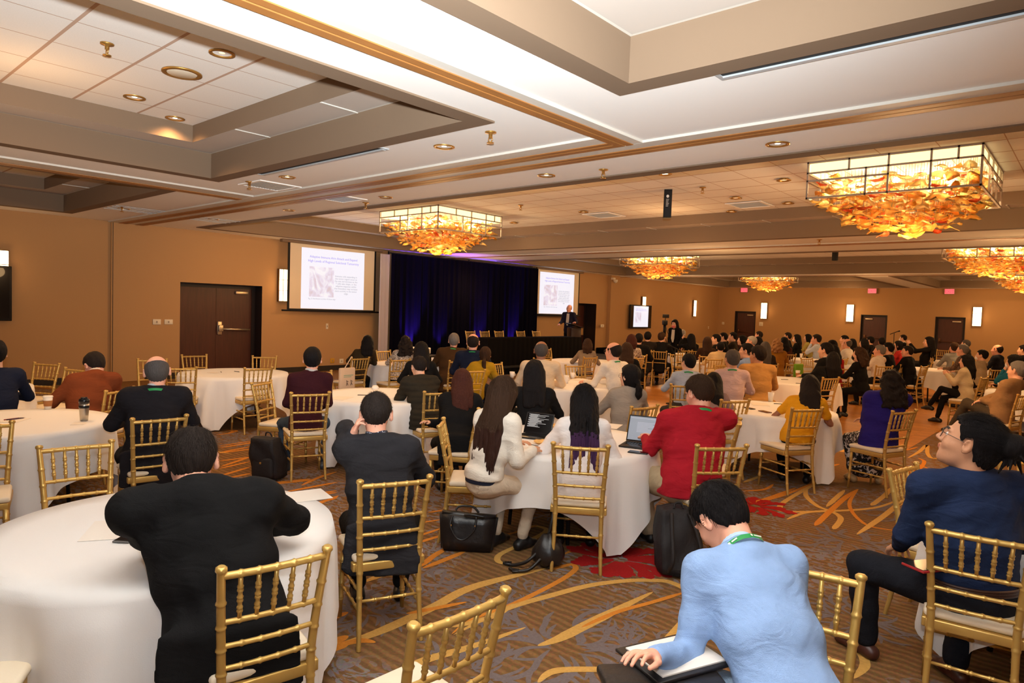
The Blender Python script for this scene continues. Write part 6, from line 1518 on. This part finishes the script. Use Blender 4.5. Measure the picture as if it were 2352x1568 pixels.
def ex_collar(I, col=(.75, .72, .68), dots=False):
    NK, nd_ = I['NK'], I['nd']; v = Vol(); v.cap(NK-nd_*.03, NK+nd_*.058, .070, .0635, k=.01)
    Nc = NK+nd_*.056
    m = mat('collar_%03d%03d%03d' % tuple(int(c*999) for c in col), col, .8) if not dots else mat('collar_speckled', (.03, .03, .04), .8, var=.0)
    if dots and len(m.node_tree.nodes) < 4:
        nt = m.node_tree; tc = nd(nt, 'ShaderNodeTexCoord'); n = nd(nt, 'ShaderNodeTexVoronoi'); n.inputs['Scale'].default_value = 90; r = nd(nt, 'ShaderNodeValToRGB'); nt.links.new(tc.outputs['Object'], n.inputs['Vector']); nt.links.new(n.outputs['Distance'], r.inputs[0]); r.color_ramp.elements[0].color = (.6, .62, .68, 1); r.color_ramp.elements[0].position = .25; r.color_ramp.elements[1].position = .32; r.color_ramp.elements[1].color = (.02, .02, .035, 1); nt.links.new(r.outputs[0], nt.nodes['Principled BSDF'].inputs['Base Color'])
    link('collar', np_mesh('collar', [v.mesh(.006, None, lambda P: (P-Nc)@nd_)], [m]), I['root'])
EXTRA['collar'] = ex_collar
def ex_mask(I, col=srgb(232, 228, 224)):
    T, HR, S = I['T'], I['HR'], I['S']; v = Vol(); v.ell(T(0, .072, -.050), np.array([.056, .046, .050])*S, HR, .01); 
    def cut(P): q = (P-I['hc'])@HR/S; return np.maximum(-(q[..., 2]+.105), np.maximum(q[..., 2]+.012, .040-q[..., 1]))
    m = mat('mask_%03d%03d%03d' % tuple(int(c*999) for c in col), col, .8); o = link('face_mask', np_mesh('mask', [v.mesh(.007, None, cut)], [m]), I['root'])
    mb = MB()
    for sx in (-1, 1): mb.tube([T(sx*.050, .055, -.025), T(sx*.074, .0, -.005), T(sx*.078, -.018, -.01)], .0018, 5)
    mb.build('ear_loop', m, o)
EXTRA['mask'] = ex_mask
def ex_glasses(I, col=(.02, .02, .02)):
    T = I['T']; m = mat('spectacle_frame', col, .3); mb = MB()
    for sx in (-1, 1):
        mb.tube([T(sx*.032+.023*math.cos(a), .104-.006*abs(math.cos(a)*(1 if math.cos(a)*sx > 0 else 0)), .006+.020*math.sin(a)) for a in [2*PI*k/20 for k in range(21)]], .0016, 5, cap=False)
        mb.tube([T(sx*.055, .099, .012), T(sx*.078, .03, .012), T(sx*.082, -.012, .008)], .0016, 5)
    mb.tube([T(-.010, .106, .010), T(.010, .106, .010)], .0015, 5); mb.build('spectacles', m, I['root'])
EXTRA['glasses'] = ex_glasses
def ex_watch(I, side=0):
    a_, e_, w_, sx = I['arms'][side]; d = unit(w_-e_); mb = MB(); x = unit(np.cross(d, (0, 0, 1))); y = np.cross(x, d); c = w_-d*.012
    for k in range(3): mb.tube([c+d*(k-1)*.006+(x*math.cos(a)*.033+y*math.sin(a)*.030) for a in [2*PI*i/18 for i in range(19)]], .0042, 6, cap=False)
    mb.build('watch', M_phone, I['root'])
EXTRA['watch'] = ex_watch
def ex_tie(I, col=srgb(170, 130, 60)):
    p0 = I['NK']+I['fwd']*.105-np.array([0, 0, .02]); sf = MB(); P2 = I['P'][2]; P1 = I['P'][1]; q = P2+I['fwd']*.160; r = P1+I['fwd']*.160
    M1 = mat('dress_shirt', srgb(232, 224, 212), .8); lat = I['lat']
    sf.faces([tuple(p0-lat*.05), tuple(p0+lat*.05), tuple(q+lat*.055), tuple(r+lat*.02), tuple(r-lat*.02), tuple(q-lat*.055)], [(0, 1, 2, 3, 4, 5)])
    so = sf.build('shirt_front', M1, I['root']); e = I['fwd']*.006; tb = MB(); tb.faces([tuple(p0-lat*.014+e), tuple(p0+lat*.014+e), tuple(q+lat*.03+e), tuple(r+e), tuple(q-lat*.03+e)], [(0, 1, 2, 3, 4)]); tb.build('tie', mat('tie_gold', col, .6), I['root'])
EXTRA['tie'] = ex_tie
def ex_belt(I, col=(.05, .02, .012)):
    P0, P1 = I['P'][0], I['P'][1]; u = unit(P1-P0); mb = MB(); c = P0+u*.045
    for k in range(3): mb.tube([c+u*(k-1)*.011+np.array([math.sin(a)*.162*I['W'], -math.cos(a)*.124*I['W'], 0]) for a in [2*PI*i/36 for i in range(37)]], .0075, 6, cap=False)
    mb.build('belt', mat('belt_brown', col, .45), I['root'])
EXTRA['belt'] = ex_belt
def ex_hem(I, col, dz=-.14):
    P0 = I['P'][0]; v = Vol(); v.cap(P0+np.array([0, -.008, .06]), P0+np.array([0, -.008, 0]), .164*I['W'], .164*I['W'], I['lat'], .80, .80); link('undershirt', np_mesh('undershirt', [v.mesh(.010, None, lambda P: np.maximum(P0[2]+.0-P[..., 2], P[..., 2]-P0[2]-.06))], [mat('under_%03d%03d%03d' % tuple(int(c*999) for c in col), col, .85)]), I['root'])
EXTRA['hem'] = ex_hem
# ------------------------------------------------------------------ the audience, near to far
BLK, NAVY, CHAR = (.0075, .007, .0072), (.012, .016, .035), (.020, .019, .022)
JEAN, KHAKI, GREY, CREAM = (.035, .055, .085), srgb(170, 150, 120), srgb(120, 116, 112), srgb(232, 222, 208)
P = person
P('man in a black suit with short dark hair, hunched over the nearest table', 440, 980, seat='suit', hang=(-.08, .03), hair='thincrown', hc='soft', top='suit', tc=BLK, bc=BLK, skin='pink', det=3, hp=26, bow=1.0, s=1.08, wid=1.22, L=(-.10, .47, .80), Rr=(.14, .47, .80), poles=(1.1, .35, -.5), lean=9, wr=.004)
P('man in a charcoal jacket touching his left ear', 865, 900, seat='charcoal', hair='fade', hc='soft', top='suit', tc=(.022, .021, .024), bc=BLK, skin='pink', det=3, hp=6, s=1.06, wid=1.08, L='ear', Rr='table', extra=[('collar', (.1, .1, .1), True)], wr=.004)
P('man in a pale blue shirt with a green lanyard, bent over at lower right', 1612, 1120, xy=at(1812, 1640, .56)[:2], look=32, hair='short', hc='black', top='untucked', tc=srgb(140, 168, 210), bc=srgb(120, 138, 160), skin='pink', det=3, hp=50, bow=.6, hyaw=18, s=1.04, wid=1.06, L=('w', at(1500, 1508, .74)), Rr=(.04, .40, .68), lean=38, extra=[('lanyard', True, True), ('collar', srgb(178, 206, 238))], wr=.0035)
P('man in a navy shirt with glasses and a hair bun, looking up left', 2268, 955, xy=None, seat='bun', look=38, hair='bun', hc='black', top='shirt', tc=(.016, .028, .075), bc=(.012, .013, .018), skin='tan', det=3, hp=-18, hyaw=42, hroll=0, s=1.06, wid=1.12, L=(-.16, .34, .66), Rr=(.10, .26, .68), lean=0, feet=(-.24, .46, .085), feetR=(.10, .22, .085), extra=[('glasses', (.10, .07, .05)), ('belt',), ('watch', 0)], shoe=(.06, .018, .012), wr=.0035, knee=(.5, .6, .8))
P('man in a red shirt with a green lanyard typing on a laptop', 1600, 862, seat='red', hang=(-.09, .04), look=32, hair='short', hc='brown', top='untucked', tc=(.38, .012, .022), bc=KHAKI, skin='pink', det=3, hp=20, hyaw=12, s=1.06, wid=1.36, L=(-.12, .50, .82), Rr=(.04, .50, .82), lean=14, extra=[('lanyard', False), ('glasses', (.3, .28, .25))], wr=.0035)
P('woman in a white tweed jacket with long brown hair, using a tablet', 1160, 866, xy=at(1112, 1110, .55)[:2], look=-42, hair='long', hc='brown', tip=(.045, .018, .012), hairlen=.47, top='tweed', tc=srgb(240, 230, 214), bc=srgb(214, 196, 172), skin='tan', det=3, hp=14, hyaw=14, fem=True, L=(-.02, .36, .80), Rr=(.20, .31, .79), poles=(.35, -.5, -1), lean=8, extra=[('hem', (.010, .014, .035))], feet=(-.10, .26, .085), feetR=(.10, .34, .085), shoe=(.012, .011, .011))
P('woman in a white shirt with black hair fading to purple', 1342, 885, seat='white', look=4, hair='long', hc='black', tip=(.06, .025, .075), hairlen=.44, top='untucked', tc=srgb(240, 232, 228), bc=BLK, skin='light', det=3, hp=22, fem=True, s=1.02, wid=1.05, L='table', Rr=(.22, .38, .79), lean=18)
P('woman in black with shoulder-length auburn hair', 1062, 848, xy=CHAIRS['auburn'][0], look=3, hair='bob', hc='auburn', hairlen=.24, top='coat', tc=BLK, bc=BLK, skin='light', det=2, fem=True, s=1.03, wid=1.08, L=(-.26, .10, .72), Rr='table')
P('woman in a black sweater with straight black hair, far side of the tablet table', 1228, 838, look=2, z=1.30, hair='bob', hc='black', hairlen=.27, top='sweater', tc=BLK, bc=JEAN, det=2, fem=True, s=1.0, wid=1.02)
P('woman in a grey blazer with a low black ponytail and glasses', 1450, 838, seat='gblazer', hang=(-.01, .0), look=14, hair='lowpony', hc='black', hairlen=.17, top='blazer', tc=srgb(150, 138, 126), bc=BLK, det=2, fem=True, hyaw=38, hp=-2, extra=[('glasses', (.3, .3, .3))], s=1.0)
P('elderly man with thinning grey hair, dark suit and green lanyard', 358, 815, seat='lanyard', look=0, hair='bald', hc='salt', top='suit', tc=(.014, .012, .014), bc=BLK, skin='pink', det=3, s=1.08, wid=1.08, extra=[('lanyard', False), ('collar', (.5, .5, .5))], hroll=-4)
P('man in a rust jacket with dark hair, head bowed', 208, 812, seat='rust', hang=(-.13, .02), look=12, hair='short', hc='soft', top='suit', tc=(.19, .045, .014), bc=BLK, skin='pink', det=2, hp=34, bow=.8, hyaw=20, s=1.04, wid=1.05, lean=20, extra=[('collar', (.6, .55, .5))])
P('dark-clothed person cut by the left edge of the photo', -12, 795, look=10, z=1.32, hair='short', hc='black', top='sweater', tc=NAVY, bc=NAVY, det=1)
P('man in a maroon shirt and blue jeans, seen from behind', 718, 797, seat='maroon', hair='short', hc='black', top='untucked', tc=(.040, .008, .012), bc=JEAN, skin='pink', det=2, s=1.06, wid=.98, extra=[('collar', (.5, .48, .46))], shoe=(.05, .06, .07), feet=(-.20, .28, .085), L='lap', Rr='lap')
P('man in a quilted olive-black jacket leaning on the table', 962, 818, seat='puffer', hang=(-.05, .05), look=24, hair='fade', hc='soft', top='puffer', tc=(.026, .021, .014), bc=NAVY, skin='light', det=3, hp=10, s=1.04, wid=1.12, L=(-.10, .50, .82), Rr=(.05, .44, .82), lean=14)
P('woman in a yellow T-shirt with dark shoulder-length hair', 1858, 862, seat='yellow', hang=(.10, -.02), hair='bob', hc='soft', hairlen=.21, top='tee', tc=(.72, .33, .012), bc=BLK, skin='brown', det=2, fem=True, hroll=-10, s=1.04, wid=1.12, sleeve=False, lean=10)
pm = mat('skirt_print', (.012, .011, .011), .8); nt = pm.node_tree; tc_ = nd(nt, 'ShaderNodeTexCoord'); vo = nd(nt, 'ShaderNodeTexNoise'); vo.inputs['Scale'].default_value = 22; vo.inputs['Detail'].default_value = 1; vo.inputs['Distortion'].default_value = 1.2; rp = nd(nt, 'ShaderNodeValToRGB'); nt.links.new(tc_.outputs['Object'], vo.inputs['Vector']); nt.links.new(vo.outputs['Fac'], rp.inputs[0]); rp.color_ramp.elements[0].position = .53; rp.color_ramp.elements[1].position = .56; rp.color_ramp.elements[0].color = (.010, .009, .010, 1); rp.color_ramp.elements[1].color = (*srgb(206, 196, 188), 1); nt.links.new(rp.outputs[0], nt.nodes['Principled BSDF'].inputs['Base Color'])
def printed(name, a, b, sc_=26):
    m = mat(name, a, .8); nt = m.node_tree; tc_ = nd(nt, 'ShaderNodeTexCoord'); vo = nd(nt, 'ShaderNodeTexNoise'); vo.inputs['Scale'].default_value = sc_; vo.inputs['Detail'].default_value = 2; vo.inputs['Distortion'].default_value = 1.5; rp = nd(nt, 'ShaderNodeValToRGB'); nt.links.new(tc_.outputs['Object'], vo.inputs['Vector']); nt.links.new(vo.outputs['Fac'], rp.inputs[0]); rp.color_ramp.elements[0].position = .46; rp.color_ramp.elements[1].position = .52; rp.color_ramp.elements[0].color = (*a, 1); rp.color_ramp.elements[1].color = (*b, 1); nt.links.new(rp.outputs[0], nt.nodes['Principled BSDF'].inputs['Base Color']); return m
P('woman in a royal blue cardigan and black and white patterned skirt', 2050, 850, seat='royal', hang=(.02, .02), look=18, hair='curly', hc='soft', hairlen=.24, top='cardigan', tc=(.022, .014, .16), bc=pm, skin='light', det=2, fem=True, s=1.08, wid=1.20, skirt=True, shoe=srgb(168, 142, 104), L='fold', Rr='fold', feet=(-.14, .34, .085))
P('woman in a beige jacket and black trousers with crossed legs, holding a cup', 2222, 815, seat='khaki', hang=(0, .0), look=72, hair='long', hc='black', hairlen=.28, top='blazer', tc=srgb(196, 176, 142), bc=BLK, det=2, fem=True, s=1.03, L='cup', Rr='cup', feet=(-.02, .56, .30), feetR=(.04, .44, .085), knee=((.05, .5, 1), (.1, .6, .8)), hyaw=0, lean=4)
P('person in a brown jacket with crossed legs, cut by the right edge of the photo', 2368, 842, seat='c49', look=66, hair='short', hc='grey', top='blazer', tc=srgb(150, 116, 80), bc=(.06, .045, .03), det=1, s=1.03, feet=(-.02, .60, .32), feetR=(.04, .46, .085), knee=((.05, .5, 1), (.1, .6, .8)), L='fold', Rr='fold')
P('woman in a teal top with a white face mask, near the right edge', 2330, 822, look=62, z=1.29, hair='bob', hc='black', hairlen=.2, top='sweater', tc=(.015, .13, .20), bc=BLK, det=2, fem=True, L='chin', extra=[('mask',)])
# left middle
P('woman in a fuzzy olive-brown jacket with a black bob, at the cloth bag', 845, 770, seat='tote', hang=(.16, .02), look=-4, hair='bob', hc='black', hairlen=.20, top='sweater', tc=(.045, .028, .012), bc=BLK, det=2, fem=True, s=1.06)
P('woman in a patterned white top with wavy dark hair', 932, 772, seat='lace', hang=(.13, 0), look=0, hair='curly', hc='soft', hairlen=.2, top='sweater', tc=printed('lace_print', srgb(96, 78, 64), srgb(222, 204, 184), 60), bc=BLK, det=2, fem=True, s=1.02)
P('woman in black with a patterned hairband, behind the quilted jacket man', 968, 793, look=4, z=1.30, hair='bob', hc='black', hairlen=.2, top='sweater', tc=BLK, bc=BLK, det=2, fem=True, s=1.0)
P('grey-haired man in a brown jacket with a green lanyard', 1043, 765, seat='brown', hang=(-.02, .0), hair='short', hc='grey', top='suit', tc=(.060, .028, .010), bc=BLK, skin='pink', det=2, s=1.12, wid=1.08, extra=[('lanyard', False)])
P('balding man in a navy suit beside the brown jacket man', 1087, 773, look=-4, z=1.38, hair='bald', hc='soft', top='suit', tc=NAVY, bc=NAVY, skin='pink', det=2, s=1.06, extra=[('lanyard', False)])
P('woman in a mustard cardigan with a dark ponytail', 1115, 797, seat='mustard', hang=(.18, .0), look=-6, hair='lowpony', hc='brown', hairlen=.22, top='cardigan', tc=(.40, .23, .012), bc=BLK, det=2, fem=True, s=1.0)
P('bald man in a pale shirt with his back to the camera', 1243, 808, look=2, z=1.26, hair='bald', hc='salt', top='shirt', tc=srgb(220, 196, 164), bc=BLK, skin='brown', det=2, s=1.04, wid=1.1)
P('woman in a grey sweater with short brown hair', 1350, 778, seat='greysw', hang=(.10, 0), look=2, hair='bob', hc='brown', hairlen=.15, top='sweater', tc=srgb(138, 120, 100), bc=BLK, det=2, fem=True, s=1.04)
P('balding man with glasses in a white shirt, arm stretched on the table', 1410, 798, look=44, z=1.33, hair='bald', hc='soft', top='shirt', tc=srgb(236, 226, 212), bc=KHAKI, skin='pink', det=2, s=1.05, L=(-.22, .50, .80), Rr=(.02, .50, .80), lean=12, extra=[('glasses', (.2, .15, .1)), ('lanyard', False)], hyaw=10)
P('woman with long dark brown hair in black, right of the glasses man in white', 1440, 792, look=6, z=1.31, hair='long', hc='brown', hairlen=.3, top='sweater', tc=BLK, bc=BLK, det=2, fem=True)
P('woman in a floral blouse with reddish hair near the dance floor', 1451, 768, seat='floral', look=4, hair='bob', hc='auburn', hairlen=.13, top='sweater', tc=printed('floral_print', srgb(110, 84, 66), srgb(206, 186, 164), 40), bc=BLK, det=1, fem=True)
P('left one of the two dark-haired men below the wall television', 1468, 768, look=0, z=1.36, hair='short', hc='black', top='suit', tc=BLK, bc=BLK, det=1)
P('right one of the two dark-haired men below the wall television', 1488, 768, look=-4, z=1.31, hair='short', hc='black', top='suit', tc=(.018, .013, .010), bc=BLK, det=1)
P('person in black with brown hair just left of the standing woman', 1520, 771, look=-10, z=1.29, hair='short', hc='brown', top='coat', tc=BLK, bc=BLK, det=1, hyaw=-14)
P('standing woman in a black jacket and pink face mask beside the video camera', 1549, 739, look=150, z=1.62, stand=True, hair='long', hc='black', hairlen=.36, top='blazer', tc=BLK, bc=BLK, det=2, fem=True, L='side', Rr='cup', hp=14, extra=[('mask', srgb(226, 110, 110)), ('tie', srgb(226, 214, 190))])
P('woman in black with long hair and a pale clip, right of the standing woman', 1588, 767, look=24, z=1.34, hair='long', hc='black', hairlen=.42, top='sweater', tc=BLK, bc=BLK, det=1, fem=True, L='raise')
P('grey-haired person half hidden behind the standing woman', 1568, 766, look=10, z=1.26, hair='short', hc='silver', top='suit', tc=BLK, bc=BLK, det=1)
P('man in a light blue shirt with glasses and green lanyard by the dance floor', 1583, 812, seat='ltblue', hang=(.07, .02), look=16, hair='short', hc='black', top='shirt', tc=srgb(176, 186, 204), bc=(.05, .045, .04), det=2, s=1.04, hyaw=24, extra=[('lanyard', False), ('glasses',)])
P('person in mauve with long black hair behind the man in red', 1640, 856, seat='mauve', hang=(-.12, .02), look=4, hair='long', hc='black', hairlen=.3, top='sweater', tc=srgb(140, 116, 116), bc=BLK, det=2, fem=True)
P('man in a lilac shirt with greying dark hair', 1682, 835, look=8, z=1.19, hair='short', hc='salt', top='shirt', tc=srgb(206, 176, 172), bc=BLK, skin='tan', det=2, hyaw=16, extra=[('glasses',), ('lanyard', False)])
P('man in a medium blue shirt in profile, left of the tan jacket man', 1716, 798, look=46, z=1.31, hair='short', hc='black', top='shirt', tc=srgb(132, 158, 206), bc=BLK, det=2, hyaw=12, L='chin')
P('man in a tan jacket with glasses looking left', 1742, 808, look=24, z=1.33, hair='short', hc='soft', top='suit', tc=srgb(184, 136, 76), bc=srgb(184, 136, 76), skin='tan', det=2, s=1.05, wid=1.05, hyaw=30, extra=[('glasses',)])
P('man in a cream jacket with black hair, back to the camera', 1656, 785, seat='cream', hang=(.17, .02), look=4, hair='short', hc='black', top='suit', tc=srgb(206, 178, 134), bc=BLK, det=2)
P('woman with long dark brown hair left of the cream jacket man', 1625, 777, look=6, z=1.31, hair='long', hc='brown', hairlen=.38, top='sweater', tc=(.035, .015, .008), bc=BLK, det=1, fem=True)
P('leftmost of the dark-haired row in profile before the leftmost back door', 1645, 774, look=70, z=1.31, hair='short', hc='black', top='suit', tc=BLK, bc=BLK, det=1)
P('dark-suited man with glasses, second of the row before the leftmost back door', 1662, 768, look=66, z=1.33, hair='short', hc='black', top='suit', tc=BLK, bc=BLK, det=1, extra=[('glasses',)])
P('man in olive resting his chin, third of the row before the leftmost back door', 1684, 770, look=60, z=1.29, hair='short', hc='black', top='sweater', tc=(.03, .022, .014), bc=BLK, det=1, L='chin')
P('dark-haired woman in profile just left of the white-haired elder', 1705, 775, look=64, z=1.29, hair='bob', hc='black', hairlen=.18, top='sweater', tc=BLK, bc=BLK, det=1, fem=True)
P('white-haired elder with glasses in a dark jacket', 1727, 777, look=60, z=1.33, hair='short', hc='silver', top='suit', tc=BLK, bc=BLK, skin='pink', det=1, extra=[('glasses',)], L='chin')
P('taller man with receding dark hair below the sconce by the leftmost back door', 1744, 761, look=50, z=1.38, hair='short', hc='soft', top='suit', tc=BLK, bc=BLK, skin='pink', det=1)
P('dark-haired woman in black between the white-haired elder and the gold jacket woman', 1742, 777, look=20, z=1.30, hair='bob', hc='black', hairlen=.18, top='sweater', tc=BLK, bc=BLK, det=1, fem=True)
P('woman with long greying brown hair, left of the gold jacket woman', 1758, 789, look=14, z=1.31, hair='long', hc='salt', hairlen=.32, top='sweater', tc=(.03, .02, .016), bc=BLK, det=1, fem=True)
P('woman with ginger blonde hair in a shiny gold jacket', 1785, 783, look=18, z=1.32, hair='curly', hc='blond', hairlen=.13, top='blazer', tc=srgb(146, 98, 32), bc=BLK, det=2, fem=True, s=1.03)
P('dark-haired woman in brown right behind the gold jacket woman', 1802, 777, look=24, z=1.31, hair='bob', hc='black', hairlen=.2, top='sweater', tc=(.06, .014, .008), bc=BLK, det=1, fem=True)
P('man in a dark suit and tie left of the middle back door', 1810, 765, look=60, z=1.36, hair='short', hc='soft', top='suit', tc=BLK, bc=BLK, skin='tan', det=1, extra=[('tie', (.5, .45, .4))])
P('woman in black with a white face mask left of the middle sconce', 1831, 769, look=56, z=1.33, hair='long', hc='black', hairlen=.28, top='sweater', tc=BLK, bc=BLK, det=1, fem=True, extra=[('mask',)])
P('woman in a pale green top with a black bob, left of the jeans man', 1856, 769, look=56, z=1.32, hair='bob', hc='black', hairlen=.13, top='sweater', tc=srgb(178, 166, 92), bc=BLK, det=1, fem=True)
P('man in a light blue shirt and jeans in profile with a hand at his chin', 1876, 773, look=58, z=1.36, hair='short', hc='soft', top='shirt', tc=srgb(190, 198, 214), bc=srgb(110, 124, 144), skin='pink', det=2, s=1.05, L='chin', Rr='lap', feet=(-.12, .5, .085))
P('black-suited man in profile with short black hair, behind the yellow shirt woman', 1898, 800, look=46, z=1.32, hair='short', hc='black', top='suit', tc=BLK, bc=BLK, det=2, s=1.05, extra=[('collar', (.7, .66, .6))])
P('woman in bright red half hidden behind the black-suited man', 1915, 807, look=30, z=1.22, hair='bob', hc='black', hairlen=.2, top='sweater', tc=(.35, .01, .012), bc=BLK, det=1, fem=True)
P('woman in black with straight black hair, right of the black-suited man', 1936, 812, seat='c35', hang=(.22, .12), look=10, hair='long', hc='black', hairlen=.30, top='sweater', tc=BLK, bc=BLK, det=2, fem=True)
P('woman with brown curls and a black face mask, left of the white shirt man', 1975, 805, look=40, z=1.29, hair='curly', hc='brown', hairlen=.18, top='sweater', tc=BLK, bc=BLK, det=2, fem=True, extra=[('mask', (.012, .012, .012))], hyaw=14)
P('white-shirted elderly man with a receding hairline below the middle sconce', 1946, 784, look=48, z=1.31, hair='bald', hc='salt', top='shirt', tc=srgb(230, 222, 214), bc=BLK, skin='pink', det=1, wid=1.15)
P('dark-haired man farther back, above the white-shirted elder', 1940, 773, look=58, z=1.34, hair='short', hc='black', top='sweater', tc=srgb(190, 150, 120), bc=BLK, det=1)
P('woman with long black hair behind the white-shirted elder', 1958, 781, look=30, z=1.31, hair='long', hc='black', hairlen=.3, top='sweater', tc=BLK, bc=BLK, det=1, fem=True)
P('dark-haired person just behind the head of the black-suited man', 1912, 787, look=40, z=1.28, hair='bob', hc='black', hairlen=.2, top='sweater', tc=(.05, .03, .025), bc=BLK, det=1, fem=True)
P('man in a dark suit with a white shirt front before the middle back door', 1999, 775, look=50, z=1.35, hair='short', hc='black', top='suit', tc=BLK, bc=BLK, det=1, extra=[('tie', (.75, .72, .68))])
P('dark-haired man in the shade of the middle back door', 2026, 779, look=20, z=1.33, hair='short', hc='black', top='sweater', tc=(.02, .012, .010), bc=BLK, skin='brown', det=1)
P('person in black with a light blue face mask behind the red sweater woman', 2041, 795, look=50, z=1.30, hair='short', hc='black', top='sweater', tc=BLK, bc=BLK, det=1, extra=[('mask', srgb(150, 190, 220))])
P('grey-haired man in a white shirt in profile, right of the middle', 2022, 792, seat='wshirt', hang=(.08, .02), look=38, hair='short', hc='grey', top='shirt', tc=srgb(222, 206, 190), bc=BLK, skin='pink', det=2, hyaw=20)
P('woman in a red sweater with dark hair tied back', 2064, 791, look=58, z=1.25, hair='hbun', hc='black', top='sweater', tc=(.36, .022, .018), bc=BLK, det=2, fem=True)
P('man in a black suit in profile, right of the red sweater woman', 2086, 794, seat='bsuit', hang=(-.02, .0), look=44, hair='short', hc='soft', top='suit', tc=BLK, bc=BLK, skin='pink', det=2, s=1.05, hyaw=24, L='table', Rr='lap')
P('man with a white face mask and white shirt under the microphone stand', 2075, 772, look=55, z=1.33, hair='short', hc='soft', top='shirt', tc=srgb(226, 218, 206), bc=BLK, det=1, extra=[('mask',)])
P('woman in black with long black hair raising her hands', 2142, 787, seat='c44', hang=(0, 0), look=70, hair='long', hc='black', hairlen=.34, top='sweater', tc=BLK, bc=BLK, det=1, fem=True, L='raise', Rr='raise')
P('man in a grey shirt before the rightmost back door', 2192, 796, look=30, z=1.28, hair='short', hc='brown', top='shirt', tc=srgb(140, 140, 138), bc=BLK, skin='pink', det=1)
P('older man in a patterned brown shirt, left of the beige jacket woman', 2212, 798, look=50, z=1.31, hair='short', hc='grey', top='shirt', tc=printed('brown_print', srgb(66, 46, 36), srgb(122, 96, 76), 50), bc=BLK, skin='pink', det=1)
P('grey-haired person farther back under the rightmost back door', 2219, 785, look=50, z=1.32, hair='short', hc='salt', top='suit', tc=(.02, .016, .012), bc=BLK, det=1)
P('man in a grey sweater with a white face mask behind the beige jacket woman', 2257, 803, seat='c45', hang=(-.08, .1), look=40, hair='short', hc='black', top='sweater', tc=srgb(168, 146, 116), bc=BLK, det=2, hyaw=18, extra=[('mask',)])
P('balding man in a dark suit near the right sconce', 2292, 794, look=48, z=1.35, hair='bald', hc='soft', top='suit', tc=(.012, .013, .02), bc=BLK, skin='pink', det=1, extra=[('tie', (.6, .55, .5))])
P('dark-haired person cut by the right edge, behind the teal top woman', 2352, 797, look=50, z=1.33, hair='short', hc='black', top='suit', tc=BLK, bc=BLK, det=1)
P('person in black at the far table below the middle back door', 1985, 782, look=44, z=1.29, hair='bob', hc='black', hairlen=.14, top='sweater', tc=BLK, bc=BLK, det=1, fem=True)
# the speaker
P('grey-haired speaker in a navy suit and gold tie, gesturing behind the lectern', 1297, 701, xy=(-14.35, 19.35), look=('abs', -75), stand=True, zfloor=.256, hair='bald', hc='silver', top='suit', tc=(.018, .016, .030), bc=BLK, skin='pink', det=2, s=1.02, plain=True, lean=2, poles=(.3, -.4, -1), Rr=(.22, .36, 1.12), L=(-.34, .30, 1.20), hp=6, hroll=-6, extra=[('tie',), ('glasses', (.12, .02, .02))])
# things people hold or wear loose
c = at(1548, 1512, .665); r = empty('notebook', tuple(c), math.radians(away(1548)-90+40)); tag(r, 'white notepad on a black folder held on the lap of the pale blue shirt man', 'notebook')
MB().rbox((-.16, -.12, 0), (.16, .12, .012), .004).build('folder', M_leather, r); MB().box((-.13, -.10, .0125), (.14, .10, .017)).build('pages', M_paper, r)
c = at(1530, 1590, .63); r = tag(MB().rbox((-.20, -.13, 0), (.20, .13, .035), .015, 3).build('leather_case', M_leather, None, tuple(c), (0, 0, math.radians(away(1530)-90+20))), 'black leather case on the knees of the pale blue shirt man, at the bottom edge', 'case')
c = at(2128, 1303, .68); r = empty('notebook', tuple(c), math.radians(away(2128)-90+50)); tag(r, 'red-edged notebook under the wrist of the man with the bun', 'notebook')
MB().rbox((-.09, -.06, 0), (.09, .06, .012), .003).build('cover', mat('notebook_red', (.35, .02, .02), .5), r); MB().box((-.085, -.055, .0125), (.088, .058, .015)).build('pages', M_phone, r)

# the chairs under the people farther back
WHO = ['left of the two dark-haired men below the television', 'right of the two dark-haired men below the television', 'person in black beside the standing woman', 'long-haired woman in black with a pale clip', 'grey-haired person behind the standing woman', 'woman with long brown hair beside the cream jacket man', 'leftmost person of the row before the leftmost back door',
       'dark-suited man with glasses before the leftmost back door', 'man in olive resting his chin', 'dark-haired woman beside the white-haired elder', 'white-haired elder with glasses', 'taller man below the sconce by the leftmost back door', 'dark-haired woman between white-haired elder and gold jacket', 'woman with long greying brown hair', 'dark-haired woman in brown behind the gold jacket woman',
       'man in dark suit and tie left of the middle back door', 'masked woman in black left of the middle sconce', 'woman in the pale green top', 'woman in bright red', 'white-shirted elderly man below the middle sconce', 'dark-haired man farther back above the white-shirted elder', 'long-haired woman behind the white-shirted elder', 'dark-haired person just behind the black-suited man',
       'suited man with white shirt front before the middle back door', 'dark-haired man in the shade of the middle back door', 'person with the light blue face mask', 'masked man in white under the microphone stand', 'man in the grey shirt before the rightmost back door', 'older man in the patterned brown shirt', 'grey-haired person farthest back under the rightmost back door',
       'balding man in the dark suit near the right sconce', 'person in black at the far table below the middle back door']
for (lab, o, hdg), who in zip(AUTO, WHO):
    chair('auto', 'gold chair under the '+who, ang=hdg, xy=(o[0]+.03*math.cos(math.radians(hdg)), o[1]+.03*math.sin(math.radians(hdg))))
